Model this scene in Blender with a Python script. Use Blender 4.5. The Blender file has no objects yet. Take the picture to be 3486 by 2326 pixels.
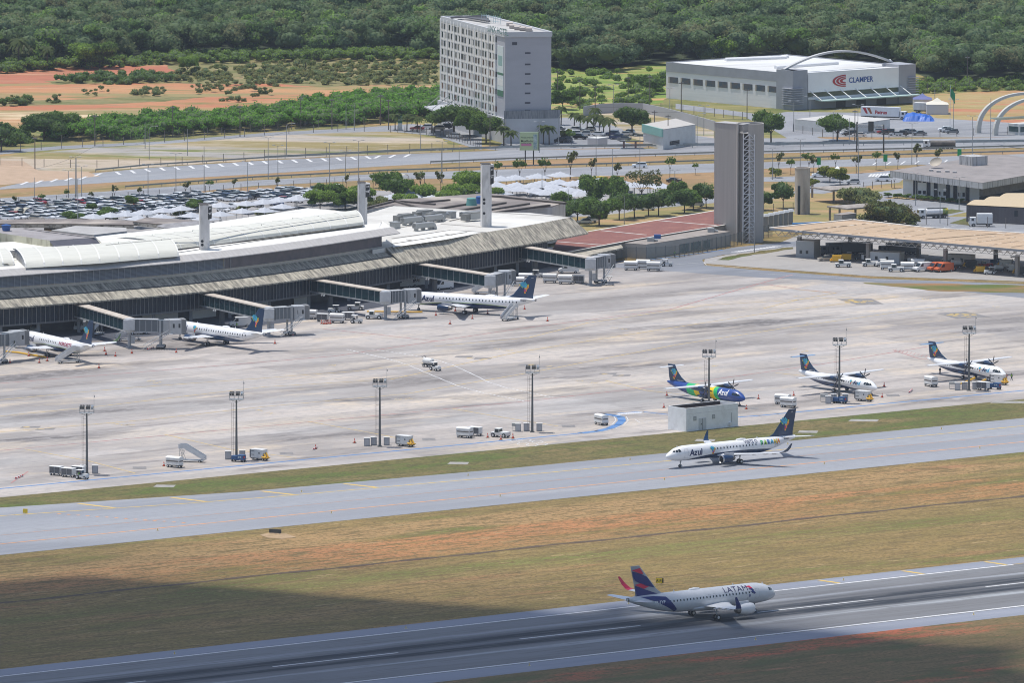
import bpy,bmesh,math,random
import numpy as np
from mathutils import Vector,Matrix
R = math.radians
random.seed(7); rng = np.random.default_rng(7)
S = bpy.context.scene
C = S.collection

# ---------------------------------------------------------------- camera, sky, sun, exposure
FPX,PITCH,ROLL,CAMH = 31540.0,0.116730,0.0021564,264.35      # focal length in photo pixels, metres above the field
cam = bpy.data.cameras.new('camera'); co = bpy.data.objects.new('camera',cam); C.objects.link(co)
cam.sensor_width = 36; cam.lens = FPX/3486*36; cam.clip_start = 5; cam.clip_end = 9000
co.location = (0,0,CAMH)
co.rotation_mode = 'XYZ'
co.matrix_world = Matrix.Translation((0,0,CAMH)) @ Matrix.Rotation(R(90)-PITCH,4,'X') @ Matrix.Rotation(ROLL,4,'Z')
S.camera = co
W = bpy.data.worlds.new("World"); S.world = W; W.use_nodes = True
nt = W.node_tree; nt.nodes.clear()
sky = nt.nodes.new('ShaderNodeTexSky'); sky.sky_type = 'NISHITA'; sky.sun_disc = False
SUN_EL,SUN_SH = R(76),R(-22)          # elevation; direction (in plan, from +X) in which shadows fall
sky.sun_elevation = SUN_EL
sd = Vector((math.cos(SUN_SH)*math.cos(SUN_EL),math.sin(SUN_SH)*math.cos(SUN_EL),-math.sin(SUN_EL)))   # light travels
sky.sun_rotation = math.atan2(-sd.x,-sd.y)
sky.air_density = 1.0; sky.dust_density = 1.2; sky.ozone_density = 1.0
bgn = nt.nodes.new('ShaderNodeBackground'); bgn.inputs[1].default_value = 0.13
wo = nt.nodes.new('ShaderNodeOutputWorld')
nt.links.new(sky.outputs[0],bgn.inputs[0]); nt.links.new(bgn.outputs[0],wo.inputs[0])
sun = bpy.data.lights.new('sun','SUN'); so = bpy.data.objects.new('sun',sun); C.objects.link(so)
sun.energy = 3.8; sun.angle = R(0.53); sun.color = (1,.965,.91)
so.rotation_mode = 'QUATERNION'; so.rotation_quaternion = sd.to_track_quat('-Z','Y'); so.location = (0,1900,500)
S.view_settings.view_transform = 'Standard'; S.view_settings.look = 'None'
S.view_settings.exposure = 0.1; S.view_settings.gamma = 1.0
S.render.engine = 'CYCLES'
S.cycles.max_bounces = 6; S.cycles.diffuse_bounces = 3; S.cycles.glossy_bounces = 2
S.cycles.transparent_max_bounces = 8; S.cycles.volume_bounces = 0
S.cycles.volume_step_rate = 4; S.cycles.filter_width = 1.05; S.cycles.pixel_filter_type = 'BLACKMAN_HARRIS'

# ---------------------------------------------------------------- survey: photo pixel -> point on the plane at height z
PHI = R(37.6)                                   # heading of runway and taxiway
def G(x,y,z=0.0):
    a,b = x-1743,y-1163
    c,s = math.cos(ROLL),math.sin(ROLL)
    a,b = a*c+b*s,-a*s+b*c
    dy = math.cos(PITCH)-b/FPX*math.sin(PITCH); dz = -math.sin(PITCH)-b/FPX*math.cos(PITCH)
    t = (z-CAMH)/dz
    return Vector((a/FPX*t,dy*t,z))
def UV(u,v,z=0.0):                            # runway frame -> world
    return Vector((u*math.cos(PHI)-v*math.sin(PHI),1900+u*math.sin(PHI)+v*math.cos(PHI),z))
def toUV(p):
    x,y = p[0],p[1]-1900
    return x*math.cos(PHI)+y*math.sin(PHI),-x*math.sin(PHI)+y*math.cos(PHI)
def lerp(a,b,t): return a+(b-a)*t

# ---------------------------------------------------------------- mesh builder
class B:
    def __init__(s): s.v = []; s.f = []; s.m = []; s.T = Matrix.Identity(4); s.mi = 0
    def at(s,x=0,y=0,z=0,rz=0,ry=0,rx=0):
        s.T = Matrix.Translation((x,y,z)) @ Matrix.Rotation(rz,4,'Z') @ Matrix.Rotation(ry,4,'Y') @ Matrix.Rotation(rx,4,'X'); return s
    def add(s,vs,fs,mi=None):
        n = len(s.v); T = s.T
        s.v += [tuple(T @ Vector(p)) for p in vs]
        s.f += [tuple(i+n for i in f) for f in fs]
        s.m += [s.mi if mi is None else mi]*len(fs); return s
    def box(s,x0,x1,y0,y1,z0,z1,mi=None,tx=0,ty=0):       # tx, ty: inset of the top (taper)
        v = [(x0,y0,z0),(x1,y0,z0),(x1,y1,z0),(x0,y1,z0),(x0+tx,y0+ty,z1),(x1-tx,y0+ty,z1),(x1-tx,y1-ty,z1),(x0+tx,y1-ty,z1)]
        return s.add(v,[(3,2,1,0),(4,5,6,7),(0,1,5,4),(1,2,6,5),(2,3,7,6),(3,0,4,7)],mi)
    def cb(s,x,y,z,sx,sy,sz,mi=None): return s.box(x-sx/2,x+sx/2,y-sy/2,y+sy/2,z,z+sz,mi)
    def poly(s,pts,mi=None): return s.add(pts,[tuple(range(len(pts)))],mi)
    def prism(s,pts,z0,z1,mi=None,tmi=None):                  # pts: counter-clockwise plan
        n = len(pts); a = sum(pts[i][0]*pts[(i+1) % n][1]-pts[(i+1) % n][0]*pts[i][1] for i in range(n))
        if a < 0: pts = pts[::-1]
        v = [(p[0],p[1],z0) for p in pts]+[(p[0],p[1],z1) for p in pts]
        s.add(v,[(i,(i+1) % n,n+(i+1) % n,n+i) for i in range(n)]+[tuple(range(n-1,-1,-1))],mi)
        return s.add([(p[0],p[1],z1) for p in pts],[tuple(range(n))],mi if tmi is None else tmi)
    def loft(s,rings,mi=None,closed=True,caps=True):
        n = len(rings[0]); v = [p for r in rings for p in r]; f = []
        for k in range(len(rings)-1):
            for i in range(n if closed else n-1):
                j = (i+1) % n; f.append((k*n+i,k*n+j,(k+1)*n+j,(k+1)*n+i))
        if caps: f.append(tuple(range(n-1,-1,-1))); f.append(tuple((len(rings)-1)*n+i for i in range(n)))
        return s.add(v,f,mi)
    def tube(s,a,b,r,r2=None,n=6,mi=None,caps=True):
        a = Vector(a); b = Vector(b); d = (b-a).normalized(); r2 = r if r2 is None else r2
        x = d.orthogonal().normalized(); y = d.cross(x)
        rg = [[p+(x*math.cos(2*math.pi*i/n)+y*math.sin(2*math.pi*i/n))*q for i in range(n)] for p,q in ((a,r),(b,r2))]
        return s.loft(rg,mi,True,caps)
    def lathe(s,prof,axis='z',n=16,mi=None,c=(0,0,0),caps=False):    # prof: (r, h)
        rg = []
        for r,h in prof:
            q = []
            for i in range(n):
                a = 2*math.pi*i/n; p = (r*math.cos(a),r*math.sin(a),h)
                if axis == 'x': p = (h,r*math.cos(a),r*math.sin(a))
                if axis == 'y': p = (r*math.sin(a),h,r*math.cos(a))
                q.append((p[0]+c[0],p[1]+c[1],p[2]+c[2]))
            rg.append(q)
        return s.loft(rg,mi,True,caps)
    def wheel(s,x,y,r,w,z=None,mi=None,rim=None,n=12):
        z = r if z is None else z
        s.lathe([(0,-w/2),(r*.55,-w/2),(r*.92,-w/2),(r,-w/4),(r,w/4),(r*.92,w/2),(r*.55,w/2),(0,w/2)],'y',n,mi,(x,y,z))
        if rim is not None:
            for q in (-1,1): s.lathe([(0,q*(w/2+.02)),(r*.5,q*(w/2+.02)),(r*.5,q*w/2)],'y',n,rim,(x,y,z))
        return s
    def mesh(s,name,mats,smooth=False):
        me = bpy.data.meshes.new(name); me.from_pydata(s.v,[],s.f)
        for m in (mats if isinstance(mats,(list,tuple)) else [mats]): me.materials.append(m)
        if len(me.materials) > 1: me.polygons.foreach_set('material_index',s.m)
        bm = bmesh.new(); bm.from_mesh(me); bmesh.ops.recalc_face_normals(bm,faces=bm.faces)
        if smooth: bmesh.ops.remove_doubles(bm,verts=bm.verts,dist=1e-4)
        bm.to_mesh(me); bm.free()
        if smooth:
            me.polygons.foreach_set('use_smooth',[True]*len(me.polygons))
            try: me.set_sharp_from_angle(angle=R(38))
            except Exception: pass
        return me

def tag(o,label=None,cat=None,group=None,kind=None):
    if label: o['label'] = label
    if cat: o['category'] = cat
    if group: o['group'] = group
    if kind: o['kind'] = kind
    return o
def thing(name,label,cat,loc=(0,0,0),rz=0,group=None):
    o = bpy.data.objects.new(name,None); C.objects.link(o)
    o.location = loc; o.rotation_euler = (0,0,rz); o.empty_display_size = .5
    return tag(o,label,cat,group)
def part(name,b,mats,parent,label=None,smooth=False,loc=(0,0,0)):
    o = bpy.data.objects.new(name,b.mesh(name,mats,smooth) if isinstance(b,B) else b); C.objects.link(o)
    o.parent = parent; o.location = loc
    return tag(o,label)
def solo(name,b,mats,label,cat,group=None,smooth=False,loc=None):
    me = b.mesh(name,mats,smooth)
    if loc is None:
        xs = [v.co for v in me.vertices]
        loc = Vector(((min(p.x for p in xs)+max(p.x for p in xs))/2,(min(p.y for p in xs)+max(p.y for p in xs))/2,min(p.z for p in xs)))
        me.transform(Matrix.Translation(-loc))
    o = bpy.data.objects.new(name,me); C.objects.link(o); o.location = loc
    return tag(o,label,cat,group)
def struct(name,b,mats,smooth=False):
    o = bpy.data.objects.new(name,b.mesh(name,mats,smooth)); C.objects.link(o)
    return tag(o,kind='structure')
KIDS = {}
def kids(o):
    if o.name not in KIDS: KIDS[o.name] = list(o.children)
    return KIDS[o.name]
def copytree(o,parent=None):
    c = o.copy(); C.objects.link(c)
    if parent: c.parent = parent
    for k in kids(o): copytree(k,c)
    return c
class Proto:                                    # the first placing moves the thing itself, later ones copy it and its parts
    def __init__(s,make): s.make = make; s.o = None; s.used = False
    def put(s,loc,rz=0,label=None,group=None,sc=None,cat=None,recolor=None):
        if s.o is None: s.o = s.make(); s.src = s.o; r = s.o
        else: r = copytree(s.o)
        r.location = loc; r.rotation_euler = (0,0,rz)
        if sc is not None: r.scale = sc if isinstance(sc,(tuple,list)) else (sc,)*3
        if label: r['label'] = label
        if group: r['group'] = group
        elif 'group' in r: del r['group']
        if cat: r['category'] = cat
        if recolor:
            for k in list(kids(r)):
                if k.name.split('.')[0] in recolor:
                    k.material_slots[0].link = 'OBJECT'; k.material_slots[0].material = recolor[k.name.split('.')[0]]
        return r

# ---------------------------------------------------------------- materials
HAZE = .000028
MC = {}
def M(name,col=(.3,.3,.3),rough=.8,metal=0,col2=None,sc=1.0,st=(1,1,1),lo=.35,hi=.65,det=4,rz=0,bump=0,bsc=None,spec=.5,col3=None,sc3=.2,isl=0,coat=0):
    if name in MC: return MC[name]
    m = bpy.data.materials.new(name); m.use_nodes = True; n = m.node_tree.nodes; l = m.node_tree.links
    p = n['Principled BSDF']; p.inputs['Base Color'].default_value = (*col,1); p.inputs['Roughness'].default_value = rough
    p.inputs['Metallic'].default_value = metal; p.inputs['Specular IOR Level'].default_value = spec
    if coat: p.inputs['Coat Weight'].default_value = coat
    MC[name] = m
    src = None
    if col2 or bump:
        tc = n.new('ShaderNodeTexCoord'); mp = n.new('ShaderNodeMapping'); mp.vector_type = 'TEXTURE'
        mp.inputs['Rotation'].default_value = (0,0,rz); mp.inputs['Scale'].default_value = st
        l.new(tc.outputs['Object'],mp.inputs[0])
    def ramp(scale,lo,hi,d=4,off=0):
        nz = n.new('ShaderNodeTexNoise'); nz.inputs['Scale'].default_value = scale; nz.inputs['Detail'].default_value = d; nz.inputs['Roughness'].default_value = .6
        l.new(mp.outputs[0],nz.inputs['Vector'])
        mr = n.new('ShaderNodeMapRange'); mr.inputs['From Min'].default_value = lo; mr.inputs['From Max'].default_value = hi
        l.new(nz.outputs['Fac'],mr.inputs['Value']); return mr.outputs[0],nz.outputs['Fac']
    def mix(a,b,fac):
        x = n.new('ShaderNodeMix'); x.data_type = 'RGBA'; l.new(fac,x.inputs['Factor'])
        for q,k in ((a,6),(b,7)):
            if isinstance(q,tuple): x.inputs[k].default_value = (*q,1)
            else: l.new(q,x.inputs[k])
        return x.outputs[2]
    if col2 and (col2 != col):
        f,raw = ramp(sc,lo,hi,det); src = mix(col,col2,f)
        if col3: f3,_ = ramp(sc3,.5,.7,5); src = mix(src,col3,f3)
    if isl:
        ge = n.new('ShaderNodeNewGeometry'); hs = n.new('ShaderNodeHueSaturation'); mr = n.new('ShaderNodeMapRange')
        mr.inputs['To Min'].default_value = 1-isl; mr.inputs['To Max'].default_value = 1+isl
        l.new(ge.outputs['Random Per Island'],mr.inputs['Value']); l.new(mr.outputs[0],hs.inputs['Value'])
        if src is None: hs.inputs['Color'].default_value = (*col,1)
        else: l.new(src,hs.inputs['Color'])
        src = hs.outputs[0]
    if src is not None: l.new(src,p.inputs['Base Color'])
    if bump:
        nz = n.new('ShaderNodeTexNoise'); nz.inputs['Scale'].default_value = bsc or sc*4; nz.inputs['Detail'].default_value = 3
        l.new(mp.outputs[0],nz.inputs['Vector'])
        bp = n.new('ShaderNodeBump'); bp.inputs['Strength'].default_value = 1; bp.inputs['Distance'].default_value = bump
        l.new(nz.outputs['Fac'],bp.inputs['Height']); l.new(bp.outputs[0],p.inputs['Normal'])
    return m
white = M('white_paint',(.78,.78,.77),.4,col2=(.68,.68,.67),sc=.6)
white_old = M('white_weathered',(.66,.66,.64),.7,col2=(.5,.49,.47),sc=.35,st=(1,1,3))
grey_metal = M('grey_metal',(.42,.43,.44),.45,.3,col2=(.33,.34,.36),sc=1)
galv = M('galvanised',(.36,.37,.37),.5,.4)
dark_steel = M('dark_steel',(.055,.058,.06),.6)
black = M('black_rubber',(.018,.018,.019),.8)
glass = M('dark_glass',(.015,.025,.032),.08,spec=.6)
glass_tl = M('teal_glass',(.02,.06,.07),.12,col2=(.035,.085,.09),sc=.5,spec=.7)
chrome = M('bare_metal',(.5,.5,.5),.3,.9)
concrete = M('concrete',(.42,.41,.385),.9,col2=(.3,.29,.27),sc=.25,col3=(.2,.195,.185),sc3=.12)
navy = M('navy_paint',(.006,.030,.085),.3,coat=.3)
red = M('red_paint',(.5,.02,.025),.5)
orange = M('orange_paint',(.55,.12,.04),.5)
yellow = M('yellow_paint',(.75,.42,.02),.5)
blue = M('blue_paint',(.02,.09,.3),.5)
green = M('green_sign',(0,.33,.09),.4)
line_w = M('line_white',(.72,.72,.72),.8,col2=(.5,.5,.5),sc=2)
line_y = M('line_yellow',(.75,.50,.06),.8,col2=(.5,.36,.16),sc=.6)
line_o = M('line_orange',(.75,.30,.10),.8,col2=(.5,.3,.17),sc=.6)
line_r = M('line_red',(.42,.13,.12),.8,col2=(.38,.24,.22),sc=.3)
line_b = M('line_blue',(.06,.18,.44),.8,col2=(.13,.24,.42),sc=.3)
M('cart_roof',(.8,.8,.78),.5)
M('block_yellow',(.50,.36,.04),.8)
M('wall_blue',(.03,.17,.42),.7)
M('container_green',(.03,.12,.07),.7)
# ================================================================ SETTING: ground, apron, taxiway, runway, roads
Z = {}
def sheet(name,pts,z,mat,uvq=False,sub=0,jag=0):
    b = B(); P = [Vector(p) for p in pts]
    if jag:                                          # ragged natural edge
        Q = []
        for i,p in enumerate(P):
            q = P[(i+1) % len(P)]; L = (q-p).length; n = max(1,int(L/jag))
            d = (q-p).normalized() if L else Vector((1,0,0)); nn = Vector((-d.y,d.x,0)); w = 0
            for k in range(n):
                w = w*.6+random.uniform(-1,1)*jag*.35
                Q.append(p.lerp(q,k/n)+nn*(w if k else 0))
        P = Q
    b.add([(p[0],p[1],z) for p in P],[tuple(range(len(P)))])
    return struct(name,b,mat)
def band(b,u0,u1,v0,v1,z,n=1,mi=None):
    for k in range(n):
        a,c = lerp(u0,u1,k/n),lerp(u0,u1,(k+1)/n)
        b.poly([UV(a,v0,z),UV(c,v0,z),UV(c,v1,z),UV(a,v1,z)],mi)
def line(b,pts,w,z,mi=None,closed=False):          # painted line along world points, width in metres
    P = [Vector((p[0],p[1],0)) for p in pts]
    for i in range(len(P)-1):
        d = (P[i+1]-P[i]); d.normalize(); n = Vector((-d.y,d.x,0))*w/2; e = d*w*.3
        b.poly([(q.x,q.y,z) for q in (P[i]-n-(e if i else e*0),P[i+1]-n,P[i+1]+n,P[i]+n-(e if i else e*0))],mi)
def dashes(b,p,q,L,gap,w,z,mi=None):
    p = Vector((p[0],p[1],0)); q = Vector((q[0],q[1],0)); D = (q-p).length; d = (q-p)/D; t = 0
    while t < D: line(b,[p+d*t,p+d*min(D,t+L)],w,z,mi); t += L+gap

def noise_nodes(m,layers,base,rz=PHI,rough=.9):
    """ground colours: base, then layers (colour, noise scale, stretch along the runway, lo, hi, [v0, v1, soft]) mixed over it"""
    m.use_nodes = True; n = m.node_tree.nodes; l = m.node_tree.links; p = n['Principled BSDF']
    p.inputs['Roughness'].default_value = rough; p.inputs['Specular IOR Level'].default_value = .2
    tc = n.new('ShaderNodeTexCoord'); ro = n.new('ShaderNodeVectorRotate'); ro.rotation_type = 'Z_AXIS'
    ro.inputs['Angle'].default_value = -rz; ro.inputs['Center'].default_value = (0,1900,0)
    l.new(tc.outputs['Object'],ro.inputs['Vector'])
    sp = n.new('ShaderNodeSeparateXYZ'); l.new(ro.outputs[0],sp.inputs[0])
    cur = None
    for k,L in enumerate(layers):
        col,sc,stt,lo,hi = L[:5]
        mp = n.new('ShaderNodeMapping'); mp.inputs['Scale'].default_value = (sc/stt,sc,sc); mp.inputs['Location'].default_value = (k*37.1,k*11.7,0)
        l.new(ro.outputs[0],mp.inputs[0])
        nz = n.new('ShaderNodeTexNoise'); nz.inputs['Scale'].default_value = 1; nz.inputs['Detail'].default_value = 6; nz.inputs['Roughness'].default_value = .62
        l.new(mp.outputs[0],nz.inputs['Vector']); val = nz.outputs['Fac']
        if len(L) > 5:                                  # keep this layer to a strip of v
            v0,v1,soft = L[5]
            def mr(f0,f1,a,c):
                q = n.new('ShaderNodeMapRange'); q.inputs['From Min'].default_value = f0; q.inputs['From Max'].default_value = f1
                q.inputs['To Min'].default_value = a; q.inputs['To Max'].default_value = c; l.new(sp.outputs['Y'],q.inputs['Value']); return q.outputs[0]
            a = mr(1900+v0-soft,1900+v0+soft,-.5,0); c = mr(1900+v1-soft,1900+v1+soft,0,-.5)
            for q in (a,c):
                ad = n.new('ShaderNodeMath'); ad.operation = 'ADD'; l.new(val,ad.inputs[0]); l.new(q,ad.inputs[1]); val = ad.outputs[0]
        q = n.new('ShaderNodeMapRange'); q.inputs['From Min'].default_value = lo; q.inputs['From Max'].default_value = hi; l.new(val,q.inputs['Value'])
        x = n.new('ShaderNodeMix'); x.data_type = 'RGBA'; l.new(q.outputs[0],x.inputs['Factor'])
        x.inputs[7].default_value = (*col,1)
        if cur is None: x.inputs[6].default_value = (*base,1)
        else: l.new(cur,x.inputs[6])
        cur = x.outputs[2]
    l.new(cur,p.inputs['Base Color']); return m
def gm(name,base,layers,**k): return noise_nodes(bpy.data.materials.new(name),layers,base,**k)

grass_m = gm('dry_grass',(.27,.185,.07),[
    ((.20,.155,.052),.05,5,.42,.6),((.32,.205,.09),.09,6,.5,.7),((.36,.225,.10),.02,6,.35,.55,(4,44,10)),((.43,.19,.08),.016,4,.42,.58,(-15,24,8)),((.165,.175,.045),.02,5,.46,.64,(-42,-18,7)),
    ((.33,.16,.08),.08,5,.58,.7),((.145,.15,.038),.05,4,.55,.67),
    ((.155,.11,.045),.55,5,.48,.62),((.37,.265,.125),.4,4,.58,.7),((.13,.095,.036),1.4,1.6,.5,.62),((.38,.28,.14),1.7,1.4,.58,.72)])
strip_m = gm('verge_grass',(.165,.135,.05),[((.10,.135,.028),.07,4,.46,.58),((.22,.16,.07),.1,4,.5,.66),((.25,.15,.07),.12,4,.58,.7,(88,100,3)),((.09,.085,.03),.6,3,.48,.62),((.07,.07,.025),1.5,1.5,.5,.62),((.24,.2,.09),1.6,1.5,.58,.7)])
redsoil_m = gm('red_soil_scrub',(.20,.14,.065),[((.42,.12,.06),.045,4,.5,.57),((.12,.12,.045),.12,3,.5,.62),((.13,.1,.045),.5,4,.5,.64),((.32,.17,.09),.3,4,.58,.68),((.1,.085,.035),1.6,1.5,.5,.62)])
apron_m = gm('apron_concrete',(.45,.405,.37),[
    ((.385,.37,.36),.018,3,.45,.6),((.50,.44,.375),.03,4,.5,.64),((.285,.26,.245),.022,3,.49,.64),((.20,.182,.172),.035,4,.525,.66),((.155,.142,.138),.06,4,.555,.67),
    ((.55,.46,.36),.08,4,.56,.68),((.21,.19,.18),.13,6,.58,.7),((.52,.48,.44),.3,3,.6,.75),((.33,.31,.30),.9,2.5,.5,.66),((.2,.19,.185),.5,7,.66,.76)])
def slabs(m,su=7.5,sv=7.5,amp=.13):            # concrete cast in slabs: a tone for each slab and thin dark joints
    n = m.node_tree.nodes; l = m.node_tree.links; p = n['Principled BSDF']; ro = [q for q in n if q.type == 'VECTOR_ROTATE'][0]
    sn = n.new('ShaderNodeVectorMath'); sn.operation = 'SNAP'; sn.inputs[1].default_value = (su*3,sv,100); l.new(ro.outputs[0],sn.inputs[0])
    wn = n.new('ShaderNodeTexWhiteNoise'); wn.noise_dimensions = '2D'; l.new(sn.outputs[0],wn.inputs['Vector'])
    mr = n.new('ShaderNodeMapRange'); mr.inputs['To Min'].default_value = 1-amp; mr.inputs['To Max'].default_value = 1+amp*.7; l.new(wn.outputs['Value'],mr.inputs['Value'])
    sp = n.new('ShaderNodeSeparateXYZ'); l.new(ro.outputs[0],sp.inputs[0]); cur = mr.outputs[0]
    for ax,st,w in (('X',su,.2),('Y',sv,.45)):
        md = n.new('ShaderNodeMath'); md.operation = 'FLOORED_MODULO'; md.inputs[1].default_value = st; l.new(sp.outputs[ax],md.inputs[0])
        lt = n.new('ShaderNodeMath'); lt.operation = 'LESS_THAN'; lt.inputs[1].default_value = w; l.new(md.outputs[0],lt.inputs[0])
        mm = n.new('ShaderNodeMapRange'); mm.inputs['To Min'].default_value = 1; mm.inputs['To Max'].default_value = .86; l.new(lt.outputs[0],mm.inputs['Value'])
        mu = n.new('ShaderNodeMath'); mu.operation = 'MULTIPLY'; l.new(cur,mu.inputs[0]); l.new(mm.outputs[0],mu.inputs[1]); cur = mu.outputs[0]
    hs = n.new('ShaderNodeHueSaturation'); l.new(cur,hs.inputs['Value']); l.new(p.inputs['Base Color'].links[0].from_socket,hs.inputs['Color']); l.new(hs.outputs[0],p.inputs['Base Color'])
slabs(apron_m)
taxi_m = gm('taxiway_asphalt',(.29,.30,.325),[((.24,.25,.275),.03,14,.45,.62),((.33,.335,.35),.09,16,.5,.68),((.20,.205,.225),.14,22,.58,.76),((.25,.25,.26),1.3,5,.5,.7)])
shoulder_m = gm('shoulder_asphalt',(.26,.275,.32),[((.22,.235,.275),.1,10,.45,.65),((.3,.31,.34),.5,6,.55,.7)])
runway_m = gm('runway_asphalt',(.165,.165,.17),[
    ((.20,.205,.215),.05,14,.45,.6),((.32,.335,.35),.35,30,.35,.52,(-123,-117.5,2.5)),((.27,.28,.30),.35,30,.35,.52,(-102,-97,2)),((.075,.08,.09),.3,40,.35,.6,(-120,-100,4)),((.035,.04,.05),.3,40,.3,.48,(-116.5,-111.3,1.2)),((.035,.04,.05),.3,40,.3,.48,(-109,-103.5,1.2)),((.15,.16,.18),.4,40,.5,.6,(-111.4,-109.4,.5)),
    ((.13,.128,.128),.9,12,.5,.72),((.05,.05,.055),.12,25,.66,.7)])
road_m = gm('road_asphalt',(.27,.28,.30),[((.22,.225,.24),.06,4,.45,.62),((.32,.325,.335),.2,5,.5,.7),((.2,.2,.21),1.2,3,.55,.75)])
paver_m = gm('block_paving',(.34,.32,.30),[((.29,.275,.26),.08,3,.45,.62),((.38,.36,.33),.9,3,.5,.7)])
lot_m = gm('parking_asphalt',(.33,.32,.315),[((.21,.21,.215),.08,2,.45,.62),((.33,.31,.29),.3,3,.5,.7)])
median_m = gm('orange_earth_verge',(.31,.195,.10),[((.235,.18,.08),.06,4,.42,.58),((.16,.14,.04),.1,4,.55,.68),((.44,.27,.14),.5,3,.55,.7)])
field_m = gm('orange_earth_field',(.47,.25,.12),[((.43,.16,.085),.022,3,.44,.58),((.60,.47,.30),.03,7,.54,.62),((.27,.23,.10),.035,4,.5,.6),((.17,.18,.06),.08,3,.55,.65),((.34,.2,.11),.35,4,.5,.66),((.2,.17,.08),.8,3,.6,.72)],rz=0)
redband_m = gm('red_earth',(.40,.15,.09),[((.46,.22,.13),.04,6,.48,.62),((.52,.33,.2),.08,7,.6,.7),((.25,.17,.09),.1,4,.58,.68),((.3,.12,.07),.5,4,.52,.68)],rz=0)
scrubg_m = gm('olive_scrub_ground',(.23,.20,.09),[((.36,.24,.13),.05,4,.54,.64),((.14,.15,.05),.1,3,.48,.6),((.45,.28,.15),.04,5,.6,.68),((.1,.11,.04),.6,3,.52,.66),((.3,.25,.13),.9,3,.55,.7)],rz=0)
scrubland_m = gm('scrub_ground',(.22,.2,.075),[((.42,.25,.12),.03,3,.55,.64),((.12,.14,.04),.08,3,.45,.6),((.34,.28,.12),.3,3,.5,.68)],rz=0)
vacant_m = gm('vacant_lot_concrete',(.46,.38,.29),[((.33,.31,.29),.03,4,.5,.6),((.26,.21,.09),.035,6,.47,.57),((.15,.17,.045),.06,5,.54,.64),((.52,.44,.34),.25,4,.55,.7),((.2,.16,.08),.5,4,.56,.68)],rz=R(-8))
forest_floor = M('forest_floor',(.035,.05,.02),.95)

struct('ground',B().poly([(-1500,1200,-.03),(1500,1200,-.03),(1500,2640,-.03),(-1500,2640,-.03)]),grass_m)
struct('campus_ground',B().poly([(-1500,2640,-.03),(1500,2640,-.03),(1500,6500,-.03),(-1500,6500,-.03)]),scrubland_m)
# runway
b = B(); band(b,-420,420,-143.7,-81.8,.0); struct('runway_shoulder',b,shoulder_m)
b = B(); band(b,-420,420,-135.2,-88.4,.02); struct('runway',b,runway_m)
b = B()
band(b,-420,60,-89.6,-88.8,.035); band(b,-420,420,-134.8,-133.9,.035)
for k in range(-5,6): band(b,-82.7+58.8*k,-53.2+58.8*k,-110.4,-109.8,.035)
struct('runway_marking',b,line_w)
b = B()
band(b,60,300,-89.1,-88.8,.035)
for k in range(5): u = -8+22*k; b.poly([UV(u+.3,-88.5,.035),UV(u+1.3,-88.5,.035),UV(u-1.8+2.5,-82.6,.035),UV(u-2.8+2.5,-82.6,.035)])
struct('runway_edge_marking',b,line_y)
b = B(); band(b,-420,420,-260,-143.7,.0); struct('red_soil_field',b,redsoil_m)
b = B()
bx = lambda u,v: (u,v)
for k in range(60): u = -300+k*11+random.uniform(-3,3);
b = B()
for k in range(140):                              # drainage ditch: a dark cut with small banks
    u = -260+k*4; v = -10.4+.35*math.sin(k*.7)+.2*math.sin(k*.31); v2 = -10.4+.35*math.sin((k+1)*.7)+.2*math.sin((k+1)*.31); w = .75+.25*math.sin(k*1.7)
    b.poly([UV(u,v-w,.0),UV(u+4,v2-w,.0),UV(u+4,v2+w,.0),UV(u,v+w,.0)])
struct('drainage_ditch',b,M('ditch_earth',(.07,.045,.03),.95,col2=(.12,.08,.05),sc=1))
# taxiway
def far_edge(u): return 91.5+(0 if u > 70 else (70-u)*.05+max(0,0-u)*.13)
def yel(u): return 80.7+(0 if u > 70 else (70-u)*.055+max(0,-10-u)*.12)
us = [-260,-120,-60,-40,-20,0,30,70,420]
b = B()
for a,c in zip(us[:-1],us[1:]): b.poly([UV(a,45.4,.0),UV(c,45.4,.0),UV(c,far_edge(c),.0),UV(a,far_edge(a),.0)])
struct('taxiway',b,taxi_m)
b = B(); line(b,[UV(u,yel(u)) for u in us],.5,.02); band(b,-60,3,88.5,88.9,-.5)
for u in (-37.5,-16,5.5,27,160+200): b.poly([UV(u,yel(u)+.3,.02),UV(u+1.1,yel(u)+.3,.02),UV(u-1,far_edge(u)-1.2,.02),UV(u-2.1,far_edge(u)-1.2,.02)])
struct('taxiway_edge_marking',b,line_y)
b = B(); band(b,-260,420,58.6,59.2,.02); band(b,-260,420,69.6,69.8,.02)
for k in range(14): t = k/14; band(b,-52+t*14,-51.2+t*14,90-t*29,89.2-t*29,.02)
struct('taxiway_centre_marking',b,line_o)
b = B()
for a,c in zip(us[:-1],us[1:]): b.poly([UV(a,far_edge(a),.005),UV(c,far_edge(c),.005),UV(c,118.5,.005),UV(a,118.5,.005)])
struct('grass_strip',b,strip_m)
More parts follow.
